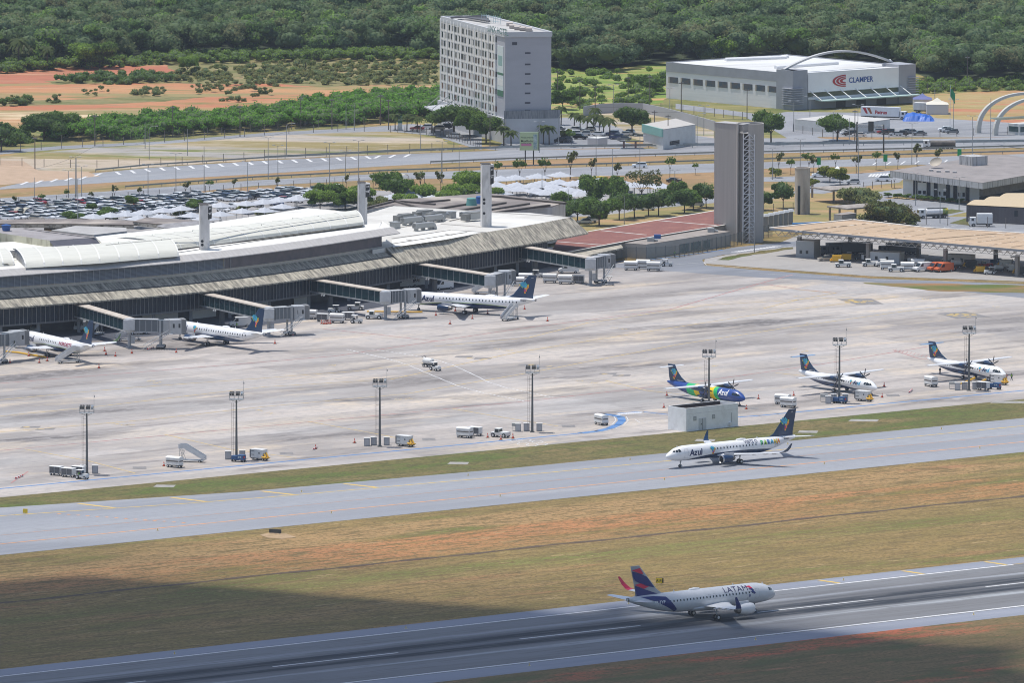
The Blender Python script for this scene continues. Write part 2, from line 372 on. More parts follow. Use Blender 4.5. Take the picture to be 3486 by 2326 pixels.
# apron
b = B(); b.add([UV(-260,118,.0),UV(420,118,.0),G(4200,1000),G(3486,990),G(2960,950),G(2400,905),G(2200,893),G(1935,893),G(1700,850),UV(-260,420,0)],[tuple(range(10))])
struct('apron',b,apron_m)
blu = [UV(-260,130.2),UV(120,130.2),UV(130,130.6)]
cur = [(1975,1476),(2038,1468.5),(2075,1459),(2105,1446),(2118,1432),(2112,1420),(2085,1414),(2049,1411)]
b = B(); line(b,blu[:2]+[G(x,y) for x,y in cur[:1]],1.0,.02)
line(b,[G(x,y) for x,y in cur],1.9,.02)
line(b,[G(2049,1411),G(2183,1402),G(2300,1415)],.7,.02)
line(b,[G(2300,1436),G(2586,1415.7),UV(178,130.9),UV(420,130.9)],1.0,.02)
line(b,[G(2025,895),G(2199,886),G(2460,851)],.9,.03)
struct('blue_marking',b,line_b)
b = B()
for off in (-1.4,1.4):
    P = [G(x,y) for x,y in cur]; Q = []
    for i,p in enumerate(P):
        d = (P[min(i+1,len(P)-1)]-P[max(i-1,0)]).normalized(); Q.append(p+Vector((-d.y,d.x,0))*off)
    line(b,Q,.18,.035)
line(b,[G(2065,1410),G(2112,1406)],.25,.02); line(b,[G(2170,1415),G(2232,1409)],.25,.02)
for k in range(11): t = k/10; p = G(lerp(2098,2178,t),lerp(1414,1408,t)); line(b,[p,p+Vector((.9,3.2,0))],.45,.02)
dashes(b,G(2110,1449),G(2270,1434),1,.8,.25,.02)
for a,c in (((2161,1428),(2180,1440)),((2180,1440),(2215,1435)),((2215,1435),(2170,1429))): line(b,[G(*a),G(*c)],.2,.02)
for x,y in ((1755,1502),(1790,1500),(1780,1512),(1830,1505),(1845,1513),(1812,1516)):
    h = [G(x,y)+Vector((1.3*math.cos(k*math.pi/3),2.2*math.sin(k*math.pi/3),0)) for k in range(7)]; line(b,h,.22,.02)
rt = [(1265,1190),(1330,1198),(1400,1209),(1470,1222),(1540,1243),(1600,1270),(1660,1300),(1720,1320),(1800,1337),(1890,1355)]
rt2 = [(1180,1190),(1265,1209),(1330,1225),(1390,1243),(1440,1265),(1500,1290),(1560,1315),(1640,1337),(1740,1357),(1790,1368)]
for q in (rt,rt2):
    for a,c in zip(q[:-1],q[1:]): dashes(b,G(*a),G(*c),1.1,.6,.45,.02)
for k in range(14): t = k/14; p = G(lerp(2490,2640,t),lerp(858,838,t)); line(b,[p,p+Vector((2.4,.3,0))],.9,.035)
struct('apron_white_marking',b,line_w)
b = B()
for pts in ([(0,1306),(1140,1213),(1765,1120),(2280,1054),(2580,967),(2700,935)],[(0,1535),(900,1452),(1760,1370),(2360,1302),(2800,1240),(3160,1180)],
            [(1100,1120),(1290,1140),(1480,1162)],[(3040,1192),(3130,1222),(3180,1225)],[(2590,965),(2720,985),(2850,998)]):
    line(b,[G(*p) for p in pts],.4,.02)
for k in range(12): p = G(3045+k*13,1196+k*2.6); line(b,[p,p+Vector((.7,4.5,0))],.14,.02)
for x,y,q,w in ((110,1540,35,40),):
    pass
line(b,[G(38,1645),G(96,1606)],.35,.02)
struct('apron_red_marking',b,line_r)
b = B()
for pts in ([(0,1362),(450,1320),(900,1288),(1200,1265),(1480,1232)],[(0,1418),(330,1385),(900,1318),(1330,1292),(1760,1200),(2200,1130),(2620,1065),(3060,1010)],
            [(0,1472),(500,1430),(900,1385),(1380,1342),(1800,1270),(2300,1175),(2700,1113),(3080,1060),(3300,1040)],
            [(85,1530),(300,1570),(460,1612)],[(560,1480),(780,1530),(1010,1560)],[(1050,1436),(1250,1472),(1380,1498)],[(1540,1392),(1700,1420),(1900,1452)],
            [(2060,1296),(2200,1330),(2330,1345)],[(2640,1270),(2830,1290),(3000,1318)],[(2600,1050),(2720,1020),(2846,998),(2700,985)],[(1480,1180),(1800,1150),(2000,1100),(2400,1040),(2900,1010)]):
    line(b,[G(*p) for p in pts],.42,.025)
random.seed(3)
for x,y in ((80,1456),(130,1462),(1590,1220),(1640,1224),(2050,1274),(2105,1280),(1800,1243),(1860,1249)):
    p = G(x,y); line(b,[p,p+UV(1.6,0)-UV(0,0)],.9,.03)
for x,y in ((500,1300),(520,1305),(380,1445),(410,1450),(430,1447),(870,1400),(900,1408),(1120,1245),(1340,1362),(1380,1360),(1680,1188),(1720,1195),(1960,1300),(2010,1306),(2080,1118),(2110,1120),(2360,1255),(2420,1248),
             (2690,1190),(2730,1198),(2740,1102),(3140,1020),(3380,1046),(2400,1052),(2700,1010),(880,1130),(2840,1280)):
    for k in range(3): p = G(x+k*9+random.uniform(-2,2),y+random.uniform(-2,2)); line(b,[p,p+Vector((random.uniform(.3,.7),random.uniform(.8,2),0))],.25,.025)
struct('apron_yellow_marking',b,M('line_yellow_faded',(.62,.44,.14),.85,col2=(.5,.39,.24),sc=.35))
b = B()
for c4 in (((2850,1018),(2918,1037),(3008,1035),(2965,1016)),((3186,1067),(3255,1084),(3373,1079),(3290,1061))):
    b.poly([G(x,y,.03) for x,y in c4])
for x,y in ((100,1455),(150,1462),(1575,1215),(1640,1221),(2065,1273),(2112,1279),(1790,1243),(1850,1250)):
    p = Vector(G(x,y)); b.poly([p+Vector((-2,-1.6,.022)),p+Vector((2.2,-1,.022)),p+Vector((2.6,2,.022)),p+Vector((-1.6,1.4,.022))])
for x,y in ((475,1594),(975,1545),(1460,1497),(1935,1452),(2560,1391),(3040,1347)):
    p = Vector(G(x,y)); b.poly([p+Vector((-1.4,-1.9,.03)),p+Vector((1.6,-1.9,.03)),p+Vector((1.4,2.2,.03)),p+Vector((-1.6,2.2,.03))])
struct('sign_panel_on_apron',b,M('dark_marking',(.17,.165,.17),.85,col2=(.26,.24,.22),sc=.8))
b = B()
for k in range(26):
    x,y = (2868+random.uniform(0,90),1018+random.uniform(3,14)) if k % 2 else (3215+random.uniform(0,100),1064+random.uniform(3,16))
    p = G(x,y); line(b,[p,p+Vector((1.3,.6,0))],.8,.045)
struct('yellow_number_marking',b,line_y)
# ---------------------------------------------------------------- roads, yards and fields beyond the apron
def gs(name,pts,z,mat,jag=0): return sheet(name,[G(x,y) for x,y in pts],z,mat,jag=jag)
random.seed(11)
gs('orange_earth_field',[(-260,250),(0,236),(300,226),(560,212),(900,205),(1250,196),(1560,200),(1560,330),(1320,352),(1000,372),(700,385),(300,400),(120,430),(0,445),(-260,470)],-.015,field_m,6)
gs('red_earth',[(-260,262),(0,252),(230,236),(420,226),(640,216),(860,216),(900,226),(650,246),(480,262),(260,276),(100,282),(0,284),(-260,290)],.0,redband_m,4)
gs('olive_scrub_ground',[(560,212),(900,203),(1560,198),(1560,290),(1300,288),(1120,296),(900,284),(700,288),(480,276),(200,288),(150,276),(350,256),(640,258)],.012,scrubg_m,4)
gs('olive_scrub_ground',[(-260,350),(0,342),(220,340),(480,326),(700,330),(560,345),(250,356),(0,362),(-260,372)],.012,scrubg_m,4)
gs('scrub_field',[(1840,215),(2300,215),(2300,330),(2150,380),(1840,390)],.0,gm('scrub_field',(.24,.29,.08),[((.14,.22,.04),.09,3,.45,.6),((.34,.27,.12),.06,3,.52,.64),((.5,.27,.13),.035,4,.56,.62)],rz=0),6)
gs('tan_field',[(3090,322),(3600,300),(3700,430),(3486,425),(3150,405)],-.015,gm('tan_field',(.36,.27,.12),[((.42,.16,.09),.03,4,.5,.58),((.27,.22,.08),.08,3,.5,.64),((.42,.33,.17),.5,3,.5,.7)],rz=0),5)
gs('highway_verge',[(-300,640),(0,600),(330,575),(900,530),(1700,498),(2600,470),(3800,450),(3800,600),(2600,640),(2250,650),(1800,690),(900,690),(0,720),(-300,740)],-.01,median_m)
gs('vacant_lot',[(-200,560),(0,535),(120,522),(400,500),(700,474),(1000,456),(1330,446),(1480,468),(1560,495),(1620,512),(1320,522),(900,543),(500,570),(330,582),(120,590),(-200,610)],.0,vacant_m,5)
gs('service_road',[(-200,540),(0,512),(200,497),(560,480),(900,452),(1150,438),(1330,427),(1400,421),(1480,428),(1600,425),(1640,440),(1640,510),(1600,500),(1480,462),(1330,447),(1150,451),(900,463),(560,489),(200,508),(0,525),(-200,560)],.01,road_m)
gs('dirt_track',[(-200,560),(0,545),(80,548),(130,580),(300,585),(340,600),(0,630),(-200,640)],.012,M('track',(.45,.32,.22),.9,col2=(.38,.27,.18),sc=.3))
gs('hotel_car_park',[(1640,505),(1700,500),(1720,470),(1900,400),(2010,398),(2120,440),(2130,485),(2210,500),(1700,512)],.0,road_m)
gs('campus_road',[(2130,350),(2210,362),(2430,420),(2430,505),(2300,505),(2150,470),(1960,420)],-.005,vacant_m)
gs('factory_road',[(2430,505),(2300,505),(2230,440),(2430,470),(2597,470),(2680,470),(2560,400),(2300,370),(2300,352),(2560,385),(2720,440),(2790,470),(2900,476),(3800,462),(3800,492),(2900,500),(2597,510)],.0,road_m)
gs('factory_yard',[(2540,400),(2680,380),(3130,385),(3190,402),(3486,420),(3800,425),(3800,468),(2750,466),(2560,410)],.005,road_m)
far_up = [(-300,680),(0,638),(150,606),(330,588),(505,571),(900,546),(1320,526),(1760,510),(2432,503),(2597,500),(3486,490),(3900,486)]
far_lo = [(-300,690),(0,645),(383,621),(900,591),(1320,565),(1465,557),(1760,544.5),(2432,524.5),(2597,522),(3486,502),(3900,494)]
gs('far_carriageway',far_up+far_lo[::-1],.01,road_m)
near_up = [(-300,700),(0,674.5),(383,650),(860,614),(1320,590),(1720,576),(2065,567),(2432,556),(2597,552),(3045,537),(3486,524),(3900,512)]
near_lo = [(-300,722),(0,699),(383,682),(860,633),(1320,610),(1720,606),(2065,599),(2432,586),(2597,574),(3045,563),(3486,552),(3900,540)]
gs('near_carriageway',near_up+near_lo[::-1],.01,road_m)
b = B()
def at_poly(P,x,dy=0):
    for (a,c),(e,f) in zip(P[:-1],P[1:]):
        if a <= x <= e: return G(x,lerp(c,f,(x-a)/(e-a))+dy)
for k,x in enumerate(range(95,1420,50)):               # chevron bars along the slip lane
    p = at_poly(far_up,x,3 if x < 500 else 2); d = -1 if x < 380 else 1
    if x < 300: p = at_poly(far_lo,x,lerp(-18,-26,x/300)); d = -1
    if x > 1250: d = -1
    line(b,[p,p+Vector((1.6*d,-8.5,0))],.9,.03)
for P,o in ((far_lo,-3),(near_up,3),(near_lo,-3)):
    line(b,[at_poly(P,x,o) for x in range(-250,3850,90)],.22,.03)
for x in range(-200,3800,110): p = (at_poly(near_up,x)+at_poly(near_lo,x))/2; q = (at_poly(near_up,x+40)+at_poly(near_lo,x+40))/2; line(b,[p,q],.2,.03)
for x in range(700,3800,110): p = (at_poly(far_up,x)*.4+at_poly(far_lo,x)*.6); q = (at_poly(far_up,x+45)*.4+at_poly(far_lo,x+45)*.6); line(b,[p,q],.2,.03)
for k in range(9): p = G(2985+k*48,552-k*1.5); line(b,[G(2970+k*48,562-k*1.2),p],.5,.03)
for k in range(8): p = G(2958+k*11,603-k*.6); line(b,[p,p+Vector((1.2,9,0))],.7,.06)
struct('highway_marking',b,line_w)
gs('left_car_park',[(-300,735),(0,702),(383,685),(700,660),(860,650),(1150,640),(1400,655),(1400,700),(1180,760),(700,800),(-300,830)],.0,lot_m)
gs('shaded_car_park',[(1400,655),(1700,640),(1990,632),(2260,645),(2290,680),(2130,725),(1700,760),(1500,790),(1380,760)],.0,lot_m)
gs('campus_verge',[(1850,790),(1850,760),(2130,700),(2290,660),(2600,640),(2900,620),(3900,590),(3900,760),(2900,770),(2600,800),(2430,800),(2003,850),(1880,850)],-.005,gm('campus_verge',(.30,.23,.1),[((.2,.19,.07),.1,3,.45,.6),((.38,.25,.13),.05,3,.5,.62)],rz=0))
gs('campus_avenue',[(1760,775),(1960,735),(2200,712),(2440,690),(2600,682),(2700,665),(2710,650),(2600,668),(2440,672),(2180,690),(1900,715),(1700,760)],.012,road_m)
gs('campus_road',[(2600,603),(2760,598),(2960,588),(3035,580),(3100,590),(3060,622),(2960,632),(2880,645),(2800,660),(2720,655),(2760,620),(2600,618)],.012,road_m)
gs('campus_road',[(2980,655),(3080,640),(3110,660),(3010,675),(3300,690),(3340,700),(3300,720),(3220,738),(3486,738),(3900,730),(3900,800),(3100,790),(3110,745),(3080,720),(2985,700),(2900,690)],.012,road_m)
gs('grass_island',[(3115,735),(3150,722),(3240,712),(3285,718),(3220,731)],.03,strip_m)
gs('grass_island',[(3232,760),(3290,742),(3300,768)],.03,strip_m)
aroad_m = gm('apron_road_asphalt',(.215,.225,.25),[((.18,.19,.21),.06,6,.45,.62),((.26,.265,.28),.2,8,.55,.7)])
gs('apron_road',[(2020,905),(2200,889),(2400,862),(2500,842),(2700,822),(2760,815),(2760,835),(2620,848),(2460,868),(2390,884),(2400,904),(2560,918),(2960,948),(3486,968),(3900,985),(3900,1040),(3486,1015),(2960,960),(2586,945),(2300,925),(2150,914)],.015,aroad_m)
gs('service_yard',[(2395,897),(2400,882),(2470,868),(2600,848),(2720,800),(3900,780),(3900,972),(3486,958),(2960,940),(2586,912)],.01,paver_m)
gs('grass_wedge',[(2440,885),(2460,877),(2620,851),(2700,842),(2700,848),(2600,864),(2480,886)],.03,strip_m,3)
gs('grass_wedge',[(2935,962),(3000,964),(3486,972),(3900,980),(3900,1010),(3486,998),(3200,992),(3040,976)],.03,gm('wedge_grass',(.15,.15,.05),[((.3,.16,.08),.06,4,.45,.55),((.1,.13,.03),.1,3,.45,.6)],rz=0),3)
b = B();
for a,c,e in ((0,0,0),):
    line(b,[G(2020,922),G(2400,893),G(2700,836)],.2,.03); line(b,[G(2586,931),G(2960,953),G(3486,962)],.2,.03); line(b,[G(2395,893),G(2405,903),G(2560,914)],.2,.03)
struct('apron_road_marking',b,line_w)
# near-black bluish sheet before and under the terminal front, far darker than the roads
gs('terminal_dark_ground',[(-260,1180),(0,1162),(200,1164),(345,1160),(430,1150),(560,1141),(700,1129),(860,1112),(1060,1088),(1200,1062),(1300,1045),(1434,1015),(1575,989),(1754,941),(1930,890),(1880,840),(1400,850),(700,960),(-260,1010)],.01,M('dark_blue_ground',(.045,.05,.065),.9,col2=(.065,.07,.088),sc=.08))

# ================================================================ TERMINAL
EAVE = [(-330,1079),(-150,1064),(0,1050.5),(345,1024),(689,993.5),(1051,949),(1411,893),(1733,842),(1896,814),(2003,793)]
EP = [G(x,y,8.0) for x,y in EAVE]
def crom(P,n=8):
    out = []
    for i in range(len(P)-1):
        p0,p1,p2,p3 = P[max(i-1,0)],P[i],P[i+1],P[min(i+2,len(P)-1)]
        for k in range(n):
            t = k/n; out.append(.5*((2*p1)+(p2-p0)*t+(2*p0-5*p1+4*p2-p3)*t*t+(3*p1-p0-3*p2+p3)*t**3))
    return out+[P[-1]]
EC = crom(EP,8); EX = []
for i,(x,y) in enumerate(EAVE[:-1]): EX += [lerp(x,EAVE[i+1][0],k/8) for k in range(8)]
EX.append(EAVE[-1][0])                                                   # photo x of each station of the eave
EN = []
for i in range(len(EC)):
    d = (EC[min(i+1,len(EC)-1)]-EC[max(i-1,0)]).normalized(); EN.append(Vector((-d.y,d.x,0)))   # inward
def off(i,d,z): p = EC[i]+EN[i]*d; return Vector((p.x,p.y,z))
def idx(x): return min(range(len(EX)),key=lambda i: abs(EX[i]-x))
def strip(b,prof,i0,i1,mi=0):
    b.loft([[off(i,d,z) for d,z in prof] for i in range(i0,i1+1)],mi,closed=False,caps=False)
canopy_m = M('stained_concrete',(.54,.49,.39),.9,col2=(.22,.2,.16),sc=.5,st=(.35,2.2,1),lo=.4,hi=.62,det=6,rz=R(44),col3=(.12,.11,.095),sc3=.35)
fascia_m = M('pale_concrete',(.50,.48,.46),.85,col2=(.42,.40,.38),sc=.5,st=(.4,2,1),rz=R(44))
roofw_m = M('white_roof',(.80,.785,.735),.6,col2=(.72,.705,.655),sc=.3,st=(3,.6,1),rz=R(40),col3=(.60,.58,.52),sc3=.09)
roofc_m = M('cream_roof',(.62,.60,.55),.7,col2=(.52,.50,.455),sc=.15,col3=(.7,.69,.65),sc3=.06)
vault_m = M('cream_vault',(.66,.65,.575),.55,col2=(.58,.57,.5),sc=.4,st=(4,.3,1),rz=R(36))
mull_m = M('mullion',(.34,.34,.34),.6); darkwall = M('dark_panel',(.05,.052,.055),.7,col2=(.075,.075,.08),sc=.4)
inner_m = M('inner_wall',(.33,.34,.35),.8,col2=(.25,.25,.26),sc=.2); dpan = M('dark_cladding',(.06,.058,.07),.5,col2=(.085,.08,.095),sc=.3,bump=.03)
louv_m = M('louvre',(.34,.37,.42),.5,.2); low_m = M('beige_parapet',(.46,.43,.38),.85,col2=(.38,.36,.31),sc=1)
N = len(EC)-1; iU = idx(1385); iL = idx(815)
term = thing('airport_terminal','long curved airport terminal with stained concrete canopy, louvred upper band and white vaulted roofs','terminal',tuple(off(idx(689),15,0)))
LT = term.location
class BT(B):
    def done(s,name,mats,label=None,smooth=False,par=None):
        for k,v in enumerate(s.v): s.v[k] = (v[0]-LT.x,v[1]-LT.y,v[2]-LT.z)
        return part(name,s,mats,par or term,label,smooth)
b = BT(); strip(b,[(0,7.7),(0,8.05),(6.2,11.5),(6.2,11.2),(.3,7.7)],0,iU); strip(b,[(0,7.7),(0,8.05),(5.1,11.95),(5.1,11.6),(.3,7.7)],iU,N)
b.poly([off(N,0,7.7),off(N,0,8.05),off(N,5.1,11.95),off(N,5.1,11.5)]); b.done('canopy',canopy_m,'sloping stained concrete canopy along the apron side')
b = BT()
for i in range(0,N):
    for t in (0,.5):
        for q in (0,):
            p,r = off(i,-.01,8.07).lerp(off(i+1,-.01,8.07),t),(off(i,6.1,11.5) if i < iU else off(i,5.05,11.98)).lerp(off(i+1,6.1,11.5) if i < iU else off(i+1,5.05,11.98),t)
            d = (off(i+1,0,0)-off(i,0,0)).normalized()*.04; b.poly([p-d,p+d,r+d+Vector((0,0,.03)),r-d+Vector((0,0,.03))])
b.done('canopy_joint',M('joint',(.13,.12,.1),.9))
b = BT(); strip(b,[(6.2,11.3),(6.2,12.2)],0,iU); b.done('parapet',low_m)
b = BT(); strip(b,[(6.35,12.2),(6.35,15.6)],0,iL)
b.done('louvre_backing',M('louvre_back',(.1,.11,.13),.7))
b = BT()
for k in range(10): z = 12.3+k*.31; strip(b,[(6.35,z+.2),(6.1,z),(6.35,z)],0,iL)
for i in range(0,iL+1):
    for t in (0,.5): p = off(i,6.08,12.2).lerp(off(min(i+1,N),6.08,12.2),t); b.at(p.x,p.y,0).cb(0,0,12.2,.12,.12,3.2)
b.at(); b.done('louvre_band',louv_m,'blue grey louvres under the upper fascia')
b = BT(); strip(b,[(6.25,12.2),(6.25,15.7)],iL,iU); b.poly([off(iU,6.2,12),off(iU,13,12),off(iU,13,16.4),off(iU,6.2,16.4)])
b.done('dark_glass_wall',[M('smoked_wall',(.05,.055,.075),.18,col2=(.09,.085,.11),sc=.35,bump=.05,bsc=.8)],'dark smoked glass band under the upper fascia')
b = BT(); strip(b,[(4.4,15.1),(4.4,15.3),(6.6,16.65),(7.4,16.65)],0,iU+1); strip(b,[(4.4,15.1),(6.3,15.7)],0,iU+1)
b.done('upper_fascia',fascia_m,'pale sloping fascia of the upper roof')
b = BT(); strip(b,[(3.0,3.4),(3.0,10.0)],0,idx(1896)); b.poly([off(idx(1896),3,3.4),off(idx(1896),3,10),off(idx(1896),26,10),off(idx(1896),26,3.4)])
strip(b,[(3.0,3.4),(3.0,3.1),(9.5,3.1)],0,idx(1896))
fac = b.done('glass_facade',M('facade_glass',(.022,.030,.045),.35,col2=(.04,.05,.068),sc=.5,spec=.25))
b = BT()
for i in range(0,idx(1896)+1):
    L = (off(min(i+1,N),3,0)-off(i,3,0)).length; nm = max(2,round(L/1.35))
    for t in range(nm):
        if i == idx(1896) and t: break
        p = off(i,2.9,0).lerp(off(min(i+1,N),2.9,0),t/nm)
        b.at(p.x,p.y,0).cb(0,0,3.1,.11,.14,5.6)
e0 = off(idx(1896),3,0); e1 = off(idx(1896),26,0)
for t in range(16): p = e0.lerp(e1,t/16); b.at(p.x,p.y,0).cb(0,0,3.1,.2,.16,6)
b.at(); b.done('mullion_row',mull_m,'vertical pale mullions of the glass front')
b = BT(); strip(b,[(2.95,3.0),(2.95,3.45)],0,idx(1896)); b.done('floor_edge',M('slab_edge',(.2,.2,.2),.8))
b = BT(); strip(b,[(9.5,0),(9.5,3.2)],0,idx(1896))
e = idx(1896); b.poly([off(e,9.5,0),off(e,26,0),off(e,26,3.3),off(e,9.5,3.3)])
b.done('ground_floor_wall',darkwall)
b = BT()
for x0,x1 in ((560,690),(720,830),(870,1010),(1080,1160),(1560,1640),(330,400)):
    i0,i1 = idx(x0),idx(x1); i1 = max(i1,i0+1); b = BT(); strip(b,[(8.9,0),(8.9,2.6)],i0,i1); b.done('pale_lower_wall',M('pale_wall',(.75,.75,.73),.8))
for i in range(2,idx(1896),3):
    b = BT(); p = off(i,4.2,0); b.at(p.x,p.y,0).cb(0,0,0,.8,.8,3.3); b.at(); b.done('column',inner_m)
# roofs
def PZ(pts,z): return [G(x,y,z) for x,y in pts]
ftop = [off(i,7.3,16.65) for i in range(0,iU+2)]
b = BT()
backU = [G(x,y,16.65) for x,y in ((1345,795),(1225,765),(1000,790),(700,830),(400,865),(0,860),(-330,900))]
for i in range(0,iU+1):
    j = lambda q: G(min(max(EX[q],-330),1300),760+(1300-EX[q])*.075,16.65)
    b.poly([off(i,7.3,16.65),off(i+1,7.3,16.65),j(i+1),j(i)])
b.done('upper_roof',roofw_m,'bright white flat upper roof')
b = BT(); pts = [off(i,5.05,11.9) for i in range(iU-1,N+1)]+[G(1930,738,11.9),G(1800,724,11.9),G(1680,722,11.9),G(1340,700,11.9),G(1225,735,11.9),G(1225,820,11.9)]
b.prism([(p.x,p.y) for p in pts],10,11.9); b.done('lower_roof',roofc_m,'cream flat roof on the right wing')
b = BT(); b.poly(PZ([(1338,842),(1520,815),(1590,802),(1650,789),(1535,784),(1333,816)],11.95)); b.done('roof_membrane',roofw_m,'bright white membrane patch')
b = BT()
for a,c in (((1333,830),(1590,790)),((1535,783),(1660,791)),((1382,815),(1407,819)),((1516,797),(1540,800)),((1333,812),(1535,783)),((1245,715),(1340,700)),((1340,700),(1950,740)),((1500,762),(1640,772)),((1350,775),(1480,757)),((1530,752),(1660,722))):
    line(b,[G(*a,12),G(*c,12)],.5,12.02)
b.done('roof_seam',M('roof_seam',(.16,.14,.12),.9))
def vault(front,back,rise,z,name='vault_roof',n=10,seg=8,mats=None,label=None):
    F_ = [G(x,y,z) for x,y in front]; K = [G(x,y,z) for x,y in back]; b = BT(); rings = []
    for i in range(seg+1):
        t = i/seg*(len(F_)-1); k = min(int(t),len(F_)-2); f = F_[k].lerp(F_[k+1],t-k); q = K[k].lerp(K[k+1],t-k)
        rings.append([f.lerp(q,(1-math.cos(math.pi*j/n))/2)+Vector((0,0,rise*math.sin(math.pi*j/n)**.8)) for j in range(n+1)])
    b.loft(rings,0,False,False)
    for r in (rings[0],rings[-1]): b.poly(r,1)
    o = b.done(name,mats or [vault_m,inner_m],label,smooth=True)
    for i in range(0,seg+1):
        b = BT()
        for j in range(n):
            p,q = rings[i][j],rings[i][j+1]; d = (rings[min(i+1,seg)][j]-rings[max(i-1,0)][j]).normalized()*.22; u = Vector((0,0,.05))
            b.poly([p-d+u,p+d+u,q+d+u,q-d+u])
        b.done('vault_rib',M('vault_rib',(.74,.73,.68),.5))
vault([(88,913),(340,897),(607,873)],[(40,866),(300,850),(560,830)],2.6,16.7,label='cream barrel vault nearest the apron')
vault([(-330,930),(-100,915),(47,903)],[(-330,885),(-100,870),(10,862)],2.2,16.7)
b = BT(); b.poly(PZ([(-330,905),(0,898),(48,896)],17.2));
vault([(560,853),(900,812),(1238,769)],[(360,832),(760,793),(1200,735)],2.4,16.9,seg=12,label='long cream barrel roof behind the stacks')
b = BT(); M('gutter',(.05,.045,.045),.9)
for q,w,z in (([(600,856),(900,812),(1240,768)],.9,17.2),([(-330,910),(48,900)],.7,17.2),([(-330,880),(0,857),(195,845)],.45,18.8),([(360,832),(690,801),(1222,728)],.45,19.4)):
    b = BT(); line(b,[G(x,y,z-.2 if z < 18 else z+.1) for x,y in q],w,z); b.done('gutter',MC['gutter'])
b = BT(); b.prism([(p.x,p.y) for p in PZ([(350,829),(690,799),(1222,726),(1190,722),(1048,708),(680,765),(325,806)],18.9)],14,18.9,tmi=0); b.done('high_roof',roofw_m,'bright white upper roof behind the vaults')
b = BT(); b.prism([(p.x,p.y) for p in PZ([(-330,880),(0,856),(195,844),(120,820),(0,825),(-330,850)],18.5)],14,18.5); b.done('high_roof',roofw_m)
# rooftop block with dark sloping end
b = BT(); b.prism([(p.x,p.y) for p in PZ([(-330,800),(0,785),(85,775),(320,806),(170,818),(0,792),(-330,815)],20.2)],14,20.2)
top = PZ([(-330,800),(0,793),(170,819),(325,808),(85,777),(0,780),(-330,785)],20.2)
b = BT(); b.prism([(p.x,p.y) for p in top],17,20.2,mi=0,tmi=1)
b.done('rooftop_block',[M('cream_wall',(.52,.50,.38),.85,col2=(.3,.28,.2),sc=.5,st=(1,1,4),lo=.5,hi=.7),M('grey_roof',(.33,.31,.31),.9,col2=(.25,.23,.23),sc=.2)])
b = BT(); b.poly([G(168,820,20.2),G(325,809,20.2),G(340,829,19.1),G(183,840,19.1)]); b.done('dark_sloping_panel',dpan,'dark sloping end of the rooftop block')
b = BT(); line(b,[G(82,776,20.5),G(325,807,20.5)],.8,20.5); b.done('roof_coping',M('roof_coping',(.12,.1,.09),.9))
wt = BT(); p = G(21,786,20.2); wt.lathe([(0,0),(.9,0),(1.2,1.2),(1.25,1.5),(0,1.75)],'z',14,0,p); wt.done('water_tank',blue,smooth=True)
# HVAC
def ducts(x,y,kind):
    b = BT(); p = G(x,y,11.9); b.at(p.x,p.y,11.95,R(45))
    if kind == 0:
        b.box(-3.2,3.2,-.8,.8,.7,1.9); b.tube((-3.2,0,1.3),(3.6,0,1.3),.75,n=10)
        b.tube((3.6,0,1.3),(4.3,0,0),.7,n=10)
        for q in (-2.5,0,2.5): b.box(q-.08,q+.08,-.8,.8,0,.7)
    elif kind == 1:
        b.box(-2,2,-1.2,1.2,.4,2.2); b.box(-1.8,1.8,-1.5,1,2.2,2.35,1); b.tube((2,0,1.4),(3.6,0,1.2),.7,n=10)
        b.box(-3.6,-2,-1,1,.3,2.0,1)
    else:
        b.box(-1,1,-1,1,0,1.6); b.box(-1.2,1.2,-1.2,1.2,1.6,1.75)
    b.at(); b.done('air_conditioner',[galv,M('hvac_dark',(.2,.2,.19),.6)])
for x,y,k in ((1400,765,0),(1440,784,0),(1380,758,1),(1445,745,1),(1490,750,1),(1470,758,0),(1600,745,0),(1610,752,1),(1345,778,2),(1535,742,2)): ducts(x,y,k)
b = BT()
for x,y in ((60,868),(232,853),(404,839),(518,812),(655,798),(550,829),(1083,748),(996,755),(890,778),(700,822)): p = G(x,y,18.5); b = BT(); b.at(p.x,p.y,18.5).cb(0,0,0,.12,.12,1.1); b.done('lightning_rod',galv)

